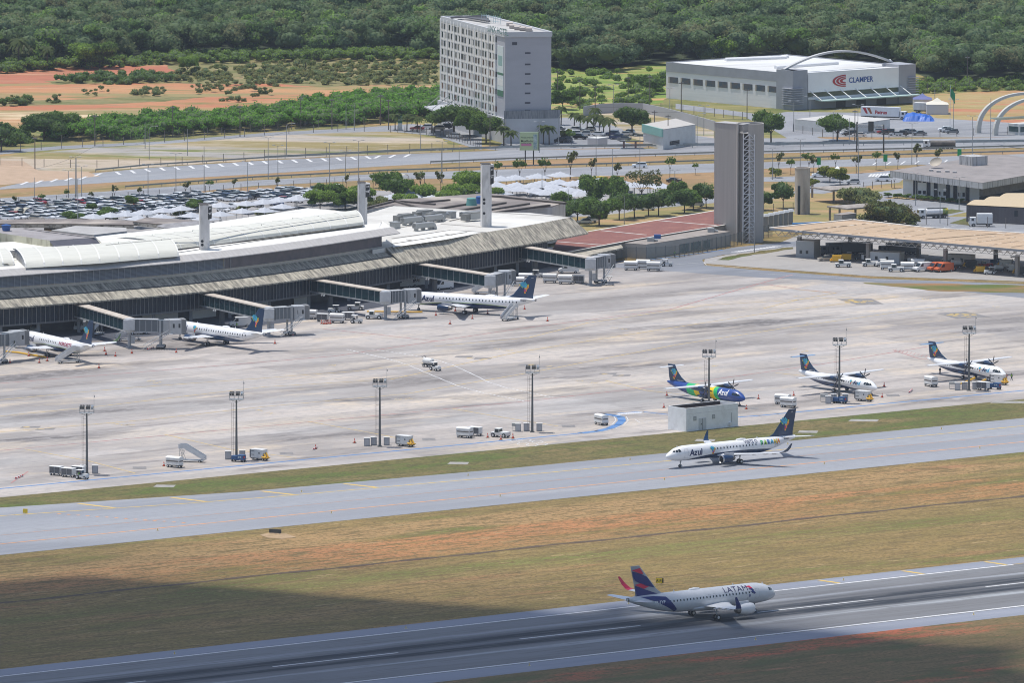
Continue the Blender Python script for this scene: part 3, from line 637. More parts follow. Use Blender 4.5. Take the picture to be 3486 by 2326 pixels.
# concrete lift and flue stacks rising out of the terminal roof
conc_l = M('pale_board_concrete',(.70,.68,.66),.85,col2=(.58,.56,.54),sc=.4,st=(1,1,2.5),col3=(.3,.28,.26),sc3=.3)
def stack(x0,x1,xr,ytop,ybase,zbase,label,holes):
    """front pixel edge x0, corner x1, right edge xr"""
    pc = G(x1,ybase,zbase); s = FPX/math.hypot(pc.y,CAMH); h = (ybase-ytop)/s; w = (x1-x0)/s; d = (xr-x1)/s
    t = thing('concrete_stack',label,'stack',(pc.x,pc.y,zbase-6),0,'concrete stacks on the terminal')
    H0 = h+6; b = B(); rz = R(8); b.at(0,0,0,rz)
    dp = d/math.sin(R(30))*.5
    hd = h*.36
    b.box(-w,0,0,3.2,0,H0);
    b.add([(0,0,H0-hd),(d*1.05,1.9,H0-hd+1),(d*1.05,1.9,H0-.3),(0,0,H0),(0,3.2,H0-hd),(d*1.05,3.2,H0-hd+1),(d*1.05,3.2,H0-.3),(0,3.2,H0)],
          [(0,1,2,3),(1,5,6,2),(5,4,7,6),(3,2,6,7),(0,4,5,1)])
    b.add([(0,0,0),(d*.5,1.4,0),(d*.5,1.4,H0-hd+.4),(0,0,H0-hd),(0,3,0),(d*.5,3,0),(d*.5,3,H0-hd),(0,3,H0-hd)],[(0,1,2,3),(1,5,6,2),(5,4,7,6)])
    part('shaft',b,conc_l,t)
    b = B(); b.at(0,0,0,rz)
    for r in range(2):
        z0 = H0-hd*.1-hd*.4*(r+1); b.add([(d*.08,.13,z0),(d*.97,1.75,z0+.1),(d*.97,1.75,z0+hd*.37),(d*.08,.13,z0+hd*.37)],[(0,1,2,3)])
    part('vent_opening',b,black,t)
    b = B(); b.at(0,0,0,rz)
    for r in range(2):
        z0 = H0-hd*.16-hd*.33*(r+1)+hd*.2
        for q in (.3,.65): b.add([(d*q,1.82*q-.12,z0),(d*(q+.18),1.82*(q+.18)-.12,z0),(d*(q+.18),1.82*(q+.18)-.12,z0+.42),(d*q,1.82*q-.12,z0+.42)],[(0,1,2,3)])
    part('vent_louvre',b,white,t)
    b = B(); b.at(0,0,0,rz); b.box(-w-.12,.2,-.1,3.3,H0,H0+.16); part('cap',b,M('stack_cap',(.07,.06,.055),.9),t)
    for z in holes:
        b = B(); b.at(0,0,0,rz).lathe([(0,-.012),(.36,-.012),(.36,.05)],'y',14,0,(-w*.75,0,6+h*z)); part('round_vent',b,black,t)
stack(682,695.5+12,724,697,852,16.6,'leftmost of the three concrete stacks on the terminal roof, two round holes near its foot',(.12,.2))
stack(1222,1243,1262,622,776,11.9,'middle concrete stack on the terminal roof, beside the end of the long vault',(.16,.24))
stack(1641,1668,1684,558,773,11.9,'tallest concrete stack on the terminal roof with three round holes',(.22,.38,.44))
# back of the terminal: dark landside canopies and blocks
dk_roof = M('brown_roof',(.17,.145,.135),.9,col2=(.24,.21,.19),sc=.15,col3=(.42,.37,.32),sc3=.08)
def block(name,label,cat,pts,z,h,mats,group=None,parts=None):
    P = [G(x,y,z) for x,y in pts]; c = sum(P,Vector())/len(P); c.z = z-h; b = B()
    b.prism([(p.x-c.x,p.y-c.y) for p in P],0,h,0,1); t = thing(name,label,cat,c,0,group)
    part('wall',b,mats[0:1] if False else [mats[0],mats[0]],t)
    b = B(); b.prism([(p.x-c.x,p.y-c.y) for p in P],h,h+.25,0,0); part('roof',b,mats[1],t); t['_h'] = h
    return t,P,c
grey_roof = MC['grey_roof']
block('landside_canopy','long dark flat canopy with stained white edge behind the terminal, in front of parked cars','canopy',[(-330,745),(0,750),(250,748),(455,754),(455,768),(250,765),(0,764),(-330,760)],8.5,.9,[M('stained_edge',(.5,.48,.44),.9,col2=(.15,.14,.12),sc=.8,lo=.45,hi=.6),dk_roof])
block('yellow_hall','yellow wall block under the long dark canopy','building',[(150,785),(150,770),(215,770),(215,786)],6.5,6,[M('yellow_wall',(.5,.33,.03),.8),grey_roof])
block('flat_roof_block','low flat grey roof block behind the rooftop block of the terminal','building',[(175,787),(255,772),(430,778),(432,790),(320,803)],13.5,11,[white_old,M('light_flat_roof',(.42,.41,.40),.9,col2=(.34,.33,.32),sc=.2)])
block('landside_canopy','dark angular canopy roof behind the leftmost concrete stack','canopy',[(452,757),(497,743),(620,750),(700,757),(640,772),(535,765)],9,.8,[M('stained_edge',(.5,.48,.44)),dk_roof])
block('flat_roof_block','small grey flat roof with ribs behind the leftmost stack','building',[(533,772),(560,765),(690,752),(730,756),(685,775),(560,780)],12,10,[white_old,M('ribbed_grey_roof',(.3,.29,.3),.8,col2=(.2,.19,.19),sc=.5,st=(1,5,1))])
t,P,c = block('landside_building','wide low building with streaked brown ribbed roof behind the right wing of the terminal','building',[(1190,722),(1225,712),(1345,683),(1660,660),(1925,690),(1880,705),(1770,712),(1640,732),(1500,728),(1340,701)],10.5,9.8,[white_old,dk_roof])
b = B()
for a,e in (((1345,684),(1500,728)),((1420,690),(1530,680)),((1470,714),(1640,686)),((1540,720),(1720,690)),((1600,724),(1800,693)),((1650,728),(1870,698)),((1345,683),(1480,695)),((1190,722),(1345,683)),((1690,668),(1925,692)),((1640,664),(1730,672))):
    p,q = G(*a,11)-c,G(*e,11)-c; p.z = q.z = 0; d = (q-p).normalized(); nn = Vector((-d.y,d.x,0))*.45
    b.add([p-nn,q-nn,q+nn,p+nn]+[v+Vector((0,0,.5)) for v in (p-nn,q-nn,q+nn,p+nn)],[(4,5,6,7),(0,1,5,4),(1,2,6,5),(2,3,7,6),(3,0,4,7)])
b.v = [(v[0],v[1],v[2]+10) for v in b.v]; part('roof_beam',b,M('dark_beam',(.09,.075,.065),.9),t)
for x,y in ((1796,717),(1823,722),(1848,718)):
    p = G(x,y+6,5)-c; b = B(); b.at(p.x,p.y-.4,3.5,R(15)).box(-.5,.5,-1.2,.1,0,1.2); part('window',b,glass,t)
for x,y,m,l in ((1605,700,M('green_tank',(.12,.32,.29),.5),'large green round water tank on the brown roof'),(1636,694,blue,'blue round water tank partly behind the tallest stack')):
    p = G(x,y,10.7); solo('water_tank',B().lathe([(0,0),(1.5,0),(1.25,1.8),(1.3,1.85),(1.2,2.05),(0,2.2)],'z',18,0),m,l,'water tank',smooth=True,loc=p)
# ================================================================ LETTERING
def text_mesh(s,size,bold=0.0,shear=0,space=1,wide=1):
    cu = bpy.data.curves.new('txt','FONT'); cu.body = s; cu.size = size; cu.offset = bold*size; cu.shear = shear; cu.space_character = space; cu.resolution_u = 3
    o = bpy.data.objects.new('txt',cu); me = bpy.data.meshes.new_from_object(o)
    bpy.data.objects.remove(o); bpy.data.curves.remove(cu)
    if wide != 1: me.transform(Matrix.Diagonal((wide,1,1,1)))
    return me
def poly_mesh(polys):
    me = bpy.data.meshes.new('p'); v = []; f = []
    for p in polys: f.append(tuple(range(len(v),len(v)+len(p)))); v += [(a,z,0) for a,z in p]
    me.from_pydata(v,[],f); return me
def cut_grid(me,sx,sy):
    bm = bmesh.new(); bm.from_mesh(me); bmesh.ops.triangulate(bm,faces=bm.faces)
    xs = [v.co.x for v in bm.verts]; ys = [v.co.y for v in bm.verts]
    for lo,hi,st,no in ((min(xs),max(xs),sx,(1,0,0)),(min(ys),max(ys),sy,(0,1,0))):
        t = lo+st
        while t < hi:
            bmesh.ops.bisect_plane(bm,geom=bm.verts[:]+bm.edges[:]+bm.faces[:],plane_co=(t if no[0] else 0,t if no[1] else 0,0),plane_no=no,dist=1e-5); t += st
    bm.to_mesh(me); bm.free(); return me
def lettering(name,s,size,mat,parent,loc,rz,bold=0,wide=1,tilt=90,shear=0):      # flat sign writing standing on a wall
    me = text_mesh(s,size,bold,shear,1,wide); me.materials.append(mat)
    o = bpy.data.objects.new(name,me); C.objects.link(o); o.parent = parent; o.location = loc; o.rotation_euler = (R(tilt),0,rz); return o

# ================================================================ AIRCRAFT (local frame: nose at x=0, tail towards -x, left wing +y)
class Fus:
    def __init__(s,st): s.st = st
    def at(s,a):
        st = s.st
        if a <= st[0][0]: return st[0][1:]
        for i in range(len(st)-1):
            if a <= st[i+1][0]:
                t = (a-st[i][0])/(st[i+1][0]-st[i][0]); p0 = st[max(i-1,0)]; p1 = st[i]; p2 = st[i+1]; p3 = st[min(i+2,len(st)-1)]
                out = []
                for k in (1,2,3):
                    h = p2[0]-p1[0]; d = (p2[k]-p1[k])/h
                    m1 = (p2[k]-p0[k])/(p2[0]-p0[0]) if i > 0 else d*1.5; m2 = (p3[k]-p1[k])/(p3[0]-p1[0])
                    if abs(d) < 1e-6: m1 = m2 = 0
                    t2,t3 = t*t,t*t*t; out.append((2*t3-3*t2+1)*p1[k]+(t3-2*t2+t)*h*m1+(-2*t3+3*t2)*p2[k]+(t3-t2)*h*m2)
                return tuple(out)
        return st[-1][1:]
    def y(s,a,z):
        zc,rw,rh = s.at(a); q = max(0,1-((z-zc)/rh)**2); return rw*math.sqrt(q)
    def build(s,b,n=32):
        A = []; st = s.st
        for i in range(len(st)-1):
            k = max(1,min(8,int((st[i+1][0]-st[i][0])/.8)))
            if st[i+1][0] < 4: k = 3
            A += [lerp(st[i][0],st[i+1][0],j/k) for j in range(k)]
        A.append(st[-1][0]); rings = []
        for a in A:
            zc,rw,rh = s.at(a); rings.append([(-a,rw*math.cos(2*math.pi*i/n),zc+rh*math.sin(2*math.pi*i/n)) for i in range(n)])
        b.loft(rings)
    def decal(s,me,x0,z0,side,out=.02,step=.3):     # wrap a flat drawing (x along the side as read, y up) on the skin
        cut_grid(me,1.0,step)
        for v in me.vertices:
            a = x0+v.co.x if side > 0 else x0-v.co.x; z = z0+v.co.y
            zc,rw,rh = s.at(a); zz = min(max(z,zc-rh*.999),zc+rh*.999); v.co = (-a,side*(s.y(a,zz)+out),zz+(out if z > zc else 0))
        return me
def put(name,me,mat,par,label=None):
    if isinstance(mat,(list,tuple)):
        for m in mat: me.materials.append(m)
    else: me.materials.append(mat)
    return part(name,me,None,par,label)
AF = [(0,0),(.03,.5),(.15,.9),(.35,1),(.65,.7),(1,.04),(.65,-.35),(.35,-.6),(.12,-.55),(.02,-.3)]
def wing(b,secs,side,mi=0):                  # secs: (a_le, y, z, chord, thickness)
    b.loft([[(-(a+c*p),side*y,z+t*q) for p,q in AF] for a,y,z,c,t in secs],mi)
def fin(b,secs,mi=0):                         # secs: (a_le, z, chord, thickness)
    b.loft([[(-(a+c*p),t*q*(1 if k < 6 else 1.6),z) for k,(p,q) in enumerate(AF)] for a,z,c,t in secs],mi)
def gear(t,a,y,r,n,h,name,w=.28,dy=.3):
    b = B(); b.tube((-a,y,r),(-a,y,h),.11,.14,8); b.tube((-a,y,r+.5),(-a-.7,y*.85,h),.06,n=6); b.tube((-a,y-dy-.05,r),(-a,y+dy+.05,r),.08,n=6)
    g = part(name,b,galv,t)
    for q in ((-dy,dy) if n == 2 else (0,)): part('wheel',B().wheel(-a,y+q,r,w,rim=1),[black,MC['white_paint']],g)
BRZ = ["  cc c  ","cccbcgc ","ybccbccgy"," gbccccoy","  lbcccoo","   ccyyo ","   bmmo  ","    rmo  ","   yor   ","    oy   "]
MOS = {'c': M('mosaic_cyan',(.06,.42,.6),.5),'b': M('mosaic_blue',(.05,.2,.5),.5),'g': M('mosaic_green',(.05,.4,.15),.5),'y': M('mosaic_yellow',(.75,.55,.03),.5),
       'o': M('mosaic_orange',(.8,.25,.03),.5),'m': M('mosaic_magenta',(.45,.06,.35),.5),'r': M('mosaic_red',(.65,.05,.05),.5),'l': M('mosaic_lime',(.35,.6,.05),.5)}
def mosaic(cell,seed=1):
    rd = random.Random(seed); b = B(); b_m = list(MOS); v = []
    H_ = len(BRZ)
    for r,row in enumerate(BRZ):
        for c_,ch in enumerate(row):
            if ch in MOS:
                x,y = (c_-4)*cell,(H_/2-r)*cell; w = cell*rd.uniform(.5,.62)
                b.poly([(x-w,y-w,0),(x+w,y-w,0),(x+w,y+w,0),(x-w,y+w,0)],b_m.index(ch))
    me = bpy.data.meshes.new('mosaic'); me.from_pydata(b.v,[],b.f)
    for k in b_m: me.materials.append(MOS[k])
    me.polygons.foreach_set('material_index',b.m); return me
def belly(name,top,bot,pts,line_c=None):     # paint scheme: lower colour below a curve of z over the distance from the nose
    m = bpy.data.materials.new(name); m.use_nodes = True; n = m.node_tree.nodes; l = m.node_tree.links; p = n['Principled BSDF']
    p.inputs['Roughness'].default_value = .32; p.inputs['Coat Weight'].default_value = .3
    tc = n.new('ShaderNodeTexCoord'); sp = n.new('ShaderNodeSeparateXYZ'); l.new(tc.outputs['Object'],sp.inputs[0])
    ml = n.new('ShaderNodeMath'); ml.operation = 'MULTIPLY'; ml.inputs[1].default_value = -1/40; l.new(sp.outputs['X'],ml.inputs[0])
    cr = n.new('ShaderNodeValToRGB'); cr.color_ramp.interpolation = 'B_SPLINE'; e = cr.color_ramp.elements
    for i,(a,z) in enumerate(pts):
        q = e[i] if i < 2 else e.new(a/40)
        q.position = a/40; q.color = (z/8,)*3+(1,)
    l.new(ml.outputs[0],cr.inputs[0])
    z = n.new('ShaderNodeMath'); z.operation = 'MULTIPLY'; z.inputs[1].default_value = 1/8; l.new(sp.outputs['Z'],z.inputs[0])
    lt = n.new('ShaderNodeMath'); lt.operation = 'LESS_THAN'; l.new(z.outputs[0],lt.inputs[0]); l.new(cr.outputs[0],lt.inputs[1])
    x = n.new('ShaderNodeMix'); x.data_type = 'RGBA'; l.new(lt.outputs[0],x.inputs['Factor']); x.inputs[6].default_value = (*top,1); x.inputs[7].default_value = (*bot,1)
    out = x.outputs[2]
    nz = n.new('ShaderNodeTexNoise'); nz.inputs['Scale'].default_value = 1.2; nz.inputs['Detail'].default_value = 5; l.new(tc.outputs['Object'],nz.inputs['Vector'])
    mr = n.new('ShaderNodeMapRange'); mr.inputs['To Min'].default_value = .88; mr.inputs['To Max'].default_value = 1.08; l.new(nz.outputs['Fac'],mr.inputs['Value'])
    hs = n.new('ShaderNodeHueSaturation'); l.new(mr.outputs[0],hs.inputs['Value'])
    if line_c:
        ad = n.new('ShaderNodeMath'); ad.operation = 'ADD'; ad.inputs[1].default_value = .012; l.new(cr.outputs[0],ad.inputs[0])
        l2 = n.new('ShaderNodeMath'); l2.operation = 'LESS_THAN'; l.new(z.outputs[0],l2.inputs[0]); l.new(ad.outputs[0],l2.inputs[1])
        y = n.new('ShaderNodeMix'); y.data_type = 'RGBA'; l.new(l2.outputs[0],y.inputs['Factor']); y.inputs[6].default_value = (*top,1); y.inputs[7].default_value = (*line_c,1); l.new(y.outputs[2],x.inputs[6])
    l.new(out,hs.inputs['Color']); l.new(hs.outputs[0],p.inputs['Base Color']); return m
plane_white = M('aircraft_white',(.82,.82,.82),.3,coat=.3,col2=(.75,.75,.75),sc=.8)
txt_navy = M('lettering_navy',(.006,.02,.09),.4); txt_cyan = M('lettering_cyan',(.02,.35,.6),.4); txt_white = M('lettering_white',(.85,.85,.85),.4)
wing_m = M('wing_grey',(.66,.67,.68),.35,col2=(.56,.57,.59),sc=.5); mouth = M('engine_mouth',(.02,.02,.025),.5)
E_ST = [(0,2.7,.03,.03),(.25,2.71,.42,.36),(.8,2.78,.8,.74),(1.6,2.88,1.08,1.1),(2.6,3.02,1.3,1.44),(4,3.12,1.45,1.62),(5.8,3.15,1.5,1.68),(26,3.15,1.5,1.68),(29,3.3,1.4,1.5),(32,3.66,1.08,1.12),(35,4.08,.64,.68),(37,4.36,.3,.34),(37.3,4.4,.2,.24)]
BEL = [(0,.5),(2.5,.7),(5,1.75),(9,2.25),(14,2.75),(20,2.75),(26,2.6),(30,2.3),(34,1.0)]
def jet(label,loc,rz,st,P,side,winlets=True):
    t = thing('airliner',label,'airliner',loc,rz)
    F_ = Fus(st); b = B(); F_.build(b); fu = part('fuselage',b,P['skin'],t,smooth=True)
    b = B(); L = P['len']
    # belly fairing
    zc,rw,rh = st[7][1:] if False else F_.at(P['wa']+3)
    b.loft([[(-(P['wa']-1.5+k*1.4),rw*(.75+.25*math.sin(math.pi*k/7))*math.cos(math.pi*2*i/16),zc-rh*.72+rh*(.28+.14*math.sin(math.pi*k/7))*math.sin(2*math.pi*i/16)) for i in range(16)] for k in range(8)])
    part('belly_fairing',b,P['belly'],t,smooth=True)
    for sd in (1,-1):
        b = B(); wing(b,P['wing'],sd); w = part('wing',b,P.get('wingm',wing_m),t)
        if winlets: b = B(); wing(b,P['winglet'],sd); part('winglet',b,P['wlm'] if isinstance(P['wlm'],bpy.types.Material) else P['wlm'][0 if sd > 0 else 1],w)
        b = B()
        for f in (.35,.6,.8):
            s0,s1 = P['wing'][-3],P['wing'][-1]; y = lerp(s0[1],s1[1],f); a = lerp(s0[0]+s0[3],s1[0]+s1[3],f); z = lerp(s0[2],s1[2],f)-.2
            b.lathe([(0,-a+1.4),(.14,-a+.9),(.17,-a+.2),(0,-a-.7)],'x',8,0,(0,sd*y,z))
        part('flap_track_fairing',b,P.get('wingm',wing_m),w)
        b = B(); wing(b,P['stab'],sd); part('tailplane',b,plane_white,t)
        ea,ey,ez,er,el = P['eng']
        b = B(); b.lathe([(er*.82,-ea-.1),(er*.9,-ea),(er,-ea-.25),(er*1.06,-ea-el*.4),(er*.98,-ea-el*.7),(er*.8,-ea-el)],'x',22,0,(0,sd*ey,ez))
        e = part('engine',b,P['engm'],t,smooth=True)
        b = B(); b.lathe([(er*.8,-ea-.9),(er*.84,-ea-.05),(er*.92,-ea+.06),(er*1.01,-ea-.28)],'x',22,0,(0,sd*ey,ez)); part('intake_lip',b,P.get('lip',chrome),e,smooth=True)
        b = B(); b.lathe([(0,-ea-.5),(.18,-ea-.8),(er*.82,-ea-.9)],'x',18,0,(0,sd*ey,ez)); b.lathe([(er*.82,-ea-.9),(er*.86,-ea-.12)],'x',18,0,(0,sd*ey,ez)); part('fan',b,mouth,e)
        b = B(); b.lathe([(er*.72,-ea-el+.1),(er*.5,-ea-el-.7),(er*.26,-ea-el-.75),(0,-ea-el-1.3)],'x',18,0,(0,sd*ey,ez)); part('exhaust',b,M('exhaust_metal',(.2,.19,.18),.4,.7),e,smooth=True)
        b = B(); b.box(-ea-el-.6,-ea-.9,sd*ey-.12,sd*ey+.12,ez+er*.6,ez+er+.45); part('pylon',b,wing_m,e)
        gear(t,P['mg'][0],sd*P['mg'][1],P['mg'][2],2,P['mg'][3],'main_gear',.34,.42)
    gear(t,P['ng'][0],0,P['ng'][1],2,2.2,'nose_gear',.2,.25)
    b = B(); fin(b,P['fin']); fi = part('fin',b,P['finm'],t)
    for q in P.get('fairs',[(P['wa']+9,.9)]):
        b = B(); zz = F_.at(q[0]); b.lathe([(0,-q[0]+1.6),(.3,-q[0]+1.2),(.42,-q[0]),(.3,-q[0]-1.2),(0,-q[0]-1.6)],'x',10,0,(0,0,zz[0]+zz[2]-.05)); part('antenna_fairing',b,plane_white,fu,smooth=True)
    b = B()
    for a in (3,P['wa']-3,P['wa']+12): zz = F_.at(a); b.box(-a-.3,-a,-.03,.03,zz[0]+zz[2]-.05,zz[0]+zz[2]+.35,tx=.08)
    part('antenna',b,plane_white,fu)
    for a in P['wins']:
        if callable(P.get('skipwin')) and P['skipwin'](a): continue
        me = poly_mesh([[(-.13,-.2),(.13,-.2),(.15,0),(.13,.2),(-.13,.2),(-.15,0)]]); put('window',F_.decal(me,a,P['wz'],side,.015),glass,fu)
    for pn in P['cockpit']:
        for sd in (1,-1):
            me = poly_mesh([pn]); put('cockpit_window',F_.decal(me,0,0,1,.02,.12) if sd > 0 else F_.decal(poly_mesh([[(-x,z) for x,z in pn]]),0,0,-1,.02,.12),glass,fu)
    for a,w,z0,z1 in P['doors']:
        for x0,x1,y0,y1 in ((0,.05,z0,z1),(w-.05,w,z0,z1),(0,w,z0,z0+.05),(0,w,z1-.05,z1)):
            put('door_outline',F_.decal(poly_mesh([[(x0,y0),(x1,y0),(x1,y1),(x0,y1)]]),a,0,side,.012),M('door_line',(.38,.38,.4),.5),fu) if side > 0 else \
                put('door_outline',F_.decal(poly_mesh([[(x0-w,y0),(x1-w,y0),(x1-w,y1),(x0-w,y1)]]),a,0,side,.012),M('door_line',(.38,.38,.4),.5),fu)
    zz = F_.at(L-.2); put('tail_exhaust',B().lathe([(zz[2]*1.02,-L+.25),(zz[2]*.98,-L-.02),(0,-L+.05)],'x',14,0,(0,0,zz[0])).mesh('tail_exhaust',[M('exhaust_metal',(.2,.2,.2))]),[],t)
    return t,fu,fi,F_
def fin_emblem(fi,a,z,cell,y,side,seed=1):
    me = mosaic(cell,seed)
    for v in me.vertices: v.co = (-(a+v.co.x*(1 if side > 0 else -1)),side*y,z+v.co.y)
    put('map_mosaic',me,[],fi,'colourful mosaic map on the fin')
def fin_text(fi,s,a,z,size,y,side,mat):
    me = text_mesh(s,size,.01)
    for v in me.vertices: v.co = (-(a+v.co.x*(1 if side > 0 else -1)),side*y,z+v.co.y)
    put('lettering',me,mat,fi)
def azul(fu,F_,x0,z0,size,side,m1=None,m2=None):
    me = F_.decal(text_mesh('Az',size,.03,.1,.95),x0,z0,side,.025); put('lettering',me,m1 or txt_navy,fu)
    w = size*1.14*(1 if side > 0 else -1)
    me = F_.decal(text_mesh('ul',size,.03,.1,.95),x0+w,z0,side,.025); put('lettering',me,m2 or m1 or txt_navy,fu)
def E_P(skin,belly_m,lime=False):
    fm = M('fin_navy',(.006,.035,.095),.35,coat=.2)
    return dict(skin=skin,belly=belly_m,len=37.3,wa=14,wing=[(13.2,.8,2.0,6.4,.42),(14.4,2.0,2.1,5.2,.36),(16.4,4.6,2.35,3.7,.26),(21.6,13.0,3.15,1.7,.13)],
        winglet=[(21.6,13.0,3.15,1.7,.13),(22.1,13.6,3.45,1.4,.09),(22.9,14.1,4.2,1.0,.06),(23.7,14.36,5.2,.45,.04)],wlm=fm,
        stab=[(33.0,.5,4.5,3.2,.2),(36.6,6.04,5.1,1.5,.1)],eng=(12.1,4.45,1.62,.86,3.0),engm=navy,lip=chrome if not lime else navy,mg=(18.7,2.97,.55,2.2),ng=(4.1,.34),
        fin=[(26.8,4.68,9.6,.1),(29.6,4.85,6.9,.2),(30.9,5.5,5.6,.2),(35.3,10.55,2.2,.1)],finm=fm,wz=3.65,
        cockpit=[[(1.25,3.62),(1.75,3.98),(2.0,3.98),(1.9,3.6)],[(2.0,3.58),(2.12,4.05),(2.55,4.12),(2.55,3.6)],[(2.65,3.6),(2.65,4.15),(3.15,4.2),(3.35,3.66)]],
        doors=[(4.2,.95,2.3,4.2),(32.0-1.6,.85,2.55,4.3),(16.2,.6,3.2,4.1)])
VR = [14.6,18.4]
skin1 = belly('jet_skin_a',(.82,.82,.82),(.006,.030,.085),BEL)
skin2 = belly('jet_skin_b',(.82,.82,.82),(.008,.022,.085),BEL,(.35,.55,.05))
skin3 = belly('jet_skin_c',(.82,.82,.82),(.02,.06,.15),BEL)
# taxiing twin jet
hd = PHI+math.pi+R(1.2)
ng = G(2315.8,1592.8); P = E_P(skin1,navy); P['wins'] = [13.6+k*.92 for k in range(13)]; P['fairs'] = [(21.5,.9)]
t,fu,fi,FE = jet('white and navy twin jet taxiing left on the taxiway with rainbow slogan by its tail',(ng.x+4.1*math.cos(hd),ng.y+4.1*math.sin(hd),0),hd,E_ST,P,1)
azul(fu,FE,5.6,2.62,1.95,1); me = FE.decal(mosaic(.17,3),12.2,3.3,1,.03); put('map_mosaic',me,[],fu)
put('lettering',FE.decal(text_mesh('VISITE O',.98,.02,.1),21.6,4.0,1,.02,.2),txt_navy,fu)
for k,(ch,mc) in enumerate(zip('PARANA',('g','l','b','c','y','o'))): put('lettering',FE.decal(text_mesh(ch,1.3,.05,.1),26.0+k*1.0-(.6 if k > 4 else 0)*0,3.45,1,.02,.25),MOS[mc],fu)
for k in range(5): put('window',FE.decal(poly_mesh([[(-.13,-.2),(.13,-.2),(.13,.2),(-.13,.2)]]),26.5+k*.95,3.65,1,.035),glass,fu)
put('lettering',FE.decal(text_mesh('VIAJEPARANA',.2,.02),30.2,3.15,1,.02),txt_navy,fu)
put('lettering',FE.decal(text_mesh('PR-AXZ',.42,.02),33.3,3.95,1,.02),txt_navy,fu)
fin_emblem(fi,34.0,7.2,.29,.16,1); fin_text(fi,'XZ',36.0,9.8,.35,.13,1,txt_white)
# gate A
hd = R(153); ng = G(1425,1057); P = E_P(skin2,navy,True); P['wins'] = [10.9+k*.93 for k in range(24)]; P['doors'] += [(17.4,.6,3.2,4.1)]; P['fairs'] = [(24.5,.9)]; P['wing'] += [(23.3,14.6,3.4,.7,.05)]
t,fu,fi,FE = jet('white twin jet with big blue engine at the third bridge, stairs at its tail',(ng.x+4.1*math.cos(hd),ng.y+4.1*math.sin(hd),0),hd,E_ST,P,1,False)
azul(fu,FE,5.7,2.75,1.9,1); fin_emblem(fi,34.0,7.2,.29,.16,1); fin_text(fi,'www',36.0,9.8,.3,.13,1,txt_white)
put('lettering',FE.decal(text_mesh('PS-AEW',.42,.02),33.3,3.95,1,.02),txt_navy,fu)
# gate B
hd = R(130); mg = G(737.7,1175.6); P = E_P(skin3,MC['fin_navy']); P['wins'] = [12.8+k*.93 for k in range(21)]; P['fairs'] = [(22.5,.9)]; P['wing'] += [(23.3,14.6,3.4,.7,.05)]
t,fu,fi,FE = jet('white twin jet with brown tail cone, second from the left at the terminal',(mg.x+18.7*math.cos(hd),mg.y+18.7*math.sin(hd),0),hd,E_ST,P,1,False)
azul(fu,FE,5.9,2.95,1.6,1); put('map_mosaic',FE.decal(mosaic(.16,5),11.8,3.4,1,.03),[],fu); fin_emblem(fi,34.0,7.2,.29,.16,1,4)
put('lettering',FE.decal(text_mesh('www.voeazul.com.br',.5,.02),25.2,2.85,1,.02),M('lettering_grey',(.2,.22,.25),.5),fu)
# gate C
hd = R(120); mg = G(159.5,1217); P = E_P(skin2,navy,True); P['wins'] = [12.0+k*.93 for k in range(10)]; P['fairs'] = [(23.5,.9)]; P['wlm'] = M('winglet_olive',(.05,.09,.03),.5)
dx = Vector((-math.sin(hd),math.cos(hd),0))*2.97
mg = mg-dx
t,fu,fi,FE = jet('white twin jet with crimson slogan at the leftmost bridge, stairs at its tail',(mg.x+18.7*math.cos(hd),mg.y+18.7*math.sin(hd),0),hd,E_ST,P,1)
azul(fu,FE,5.2,2.75,1.95,1); fin_emblem(fi,34.0,7.2,.29,.16,1,6)
put('lettering',FE.decal(text_mesh('NOROESTE',1.15,.03,.1,1,1.1),22,3.3,1,.02),M('lettering_crimson',(.35,.02,.06),.5),fu)
# landing twin jet on the runway
A_ST = [(0,3.25,.03,.03),(.25,3.27,.55,.5),(.8,3.35,1.0,.95),(1.8,3.52,1.45,1.42),(3,3.68,1.75,1.78),(4.6,3.78,1.92,1.98),(6.5,3.8,1.975,2.07),(24,3.8,1.975,2.07),(27.5,4.0,1.88,1.88),(31,4.4,1.45,1.5),(34.5,4.9,.85,.95),(37,5.25,.36,.42),(37.35,5.3,.26,.3)]
def DA(X,Y):
    px,py = 2000+X/3.357,1850+Y/3.357; a = (2630-px)/13.4; return a,(2079.7+1.78*a-py)/17.4
hd = PHI+R(1.0); mgp = (G(2443,2116)+G(2352,2094))/2
lat_w = belly('landing_skin',(.60,.61,.62),(.60,.61,.62),[(0,0),(40,0)])
FG = M('fin_silver',(.40,.41,.43),.4); LR = M('livery_red',(.70,.015,.07),.4); LN = M('livery_navy',(.012,.025,.16),.4)
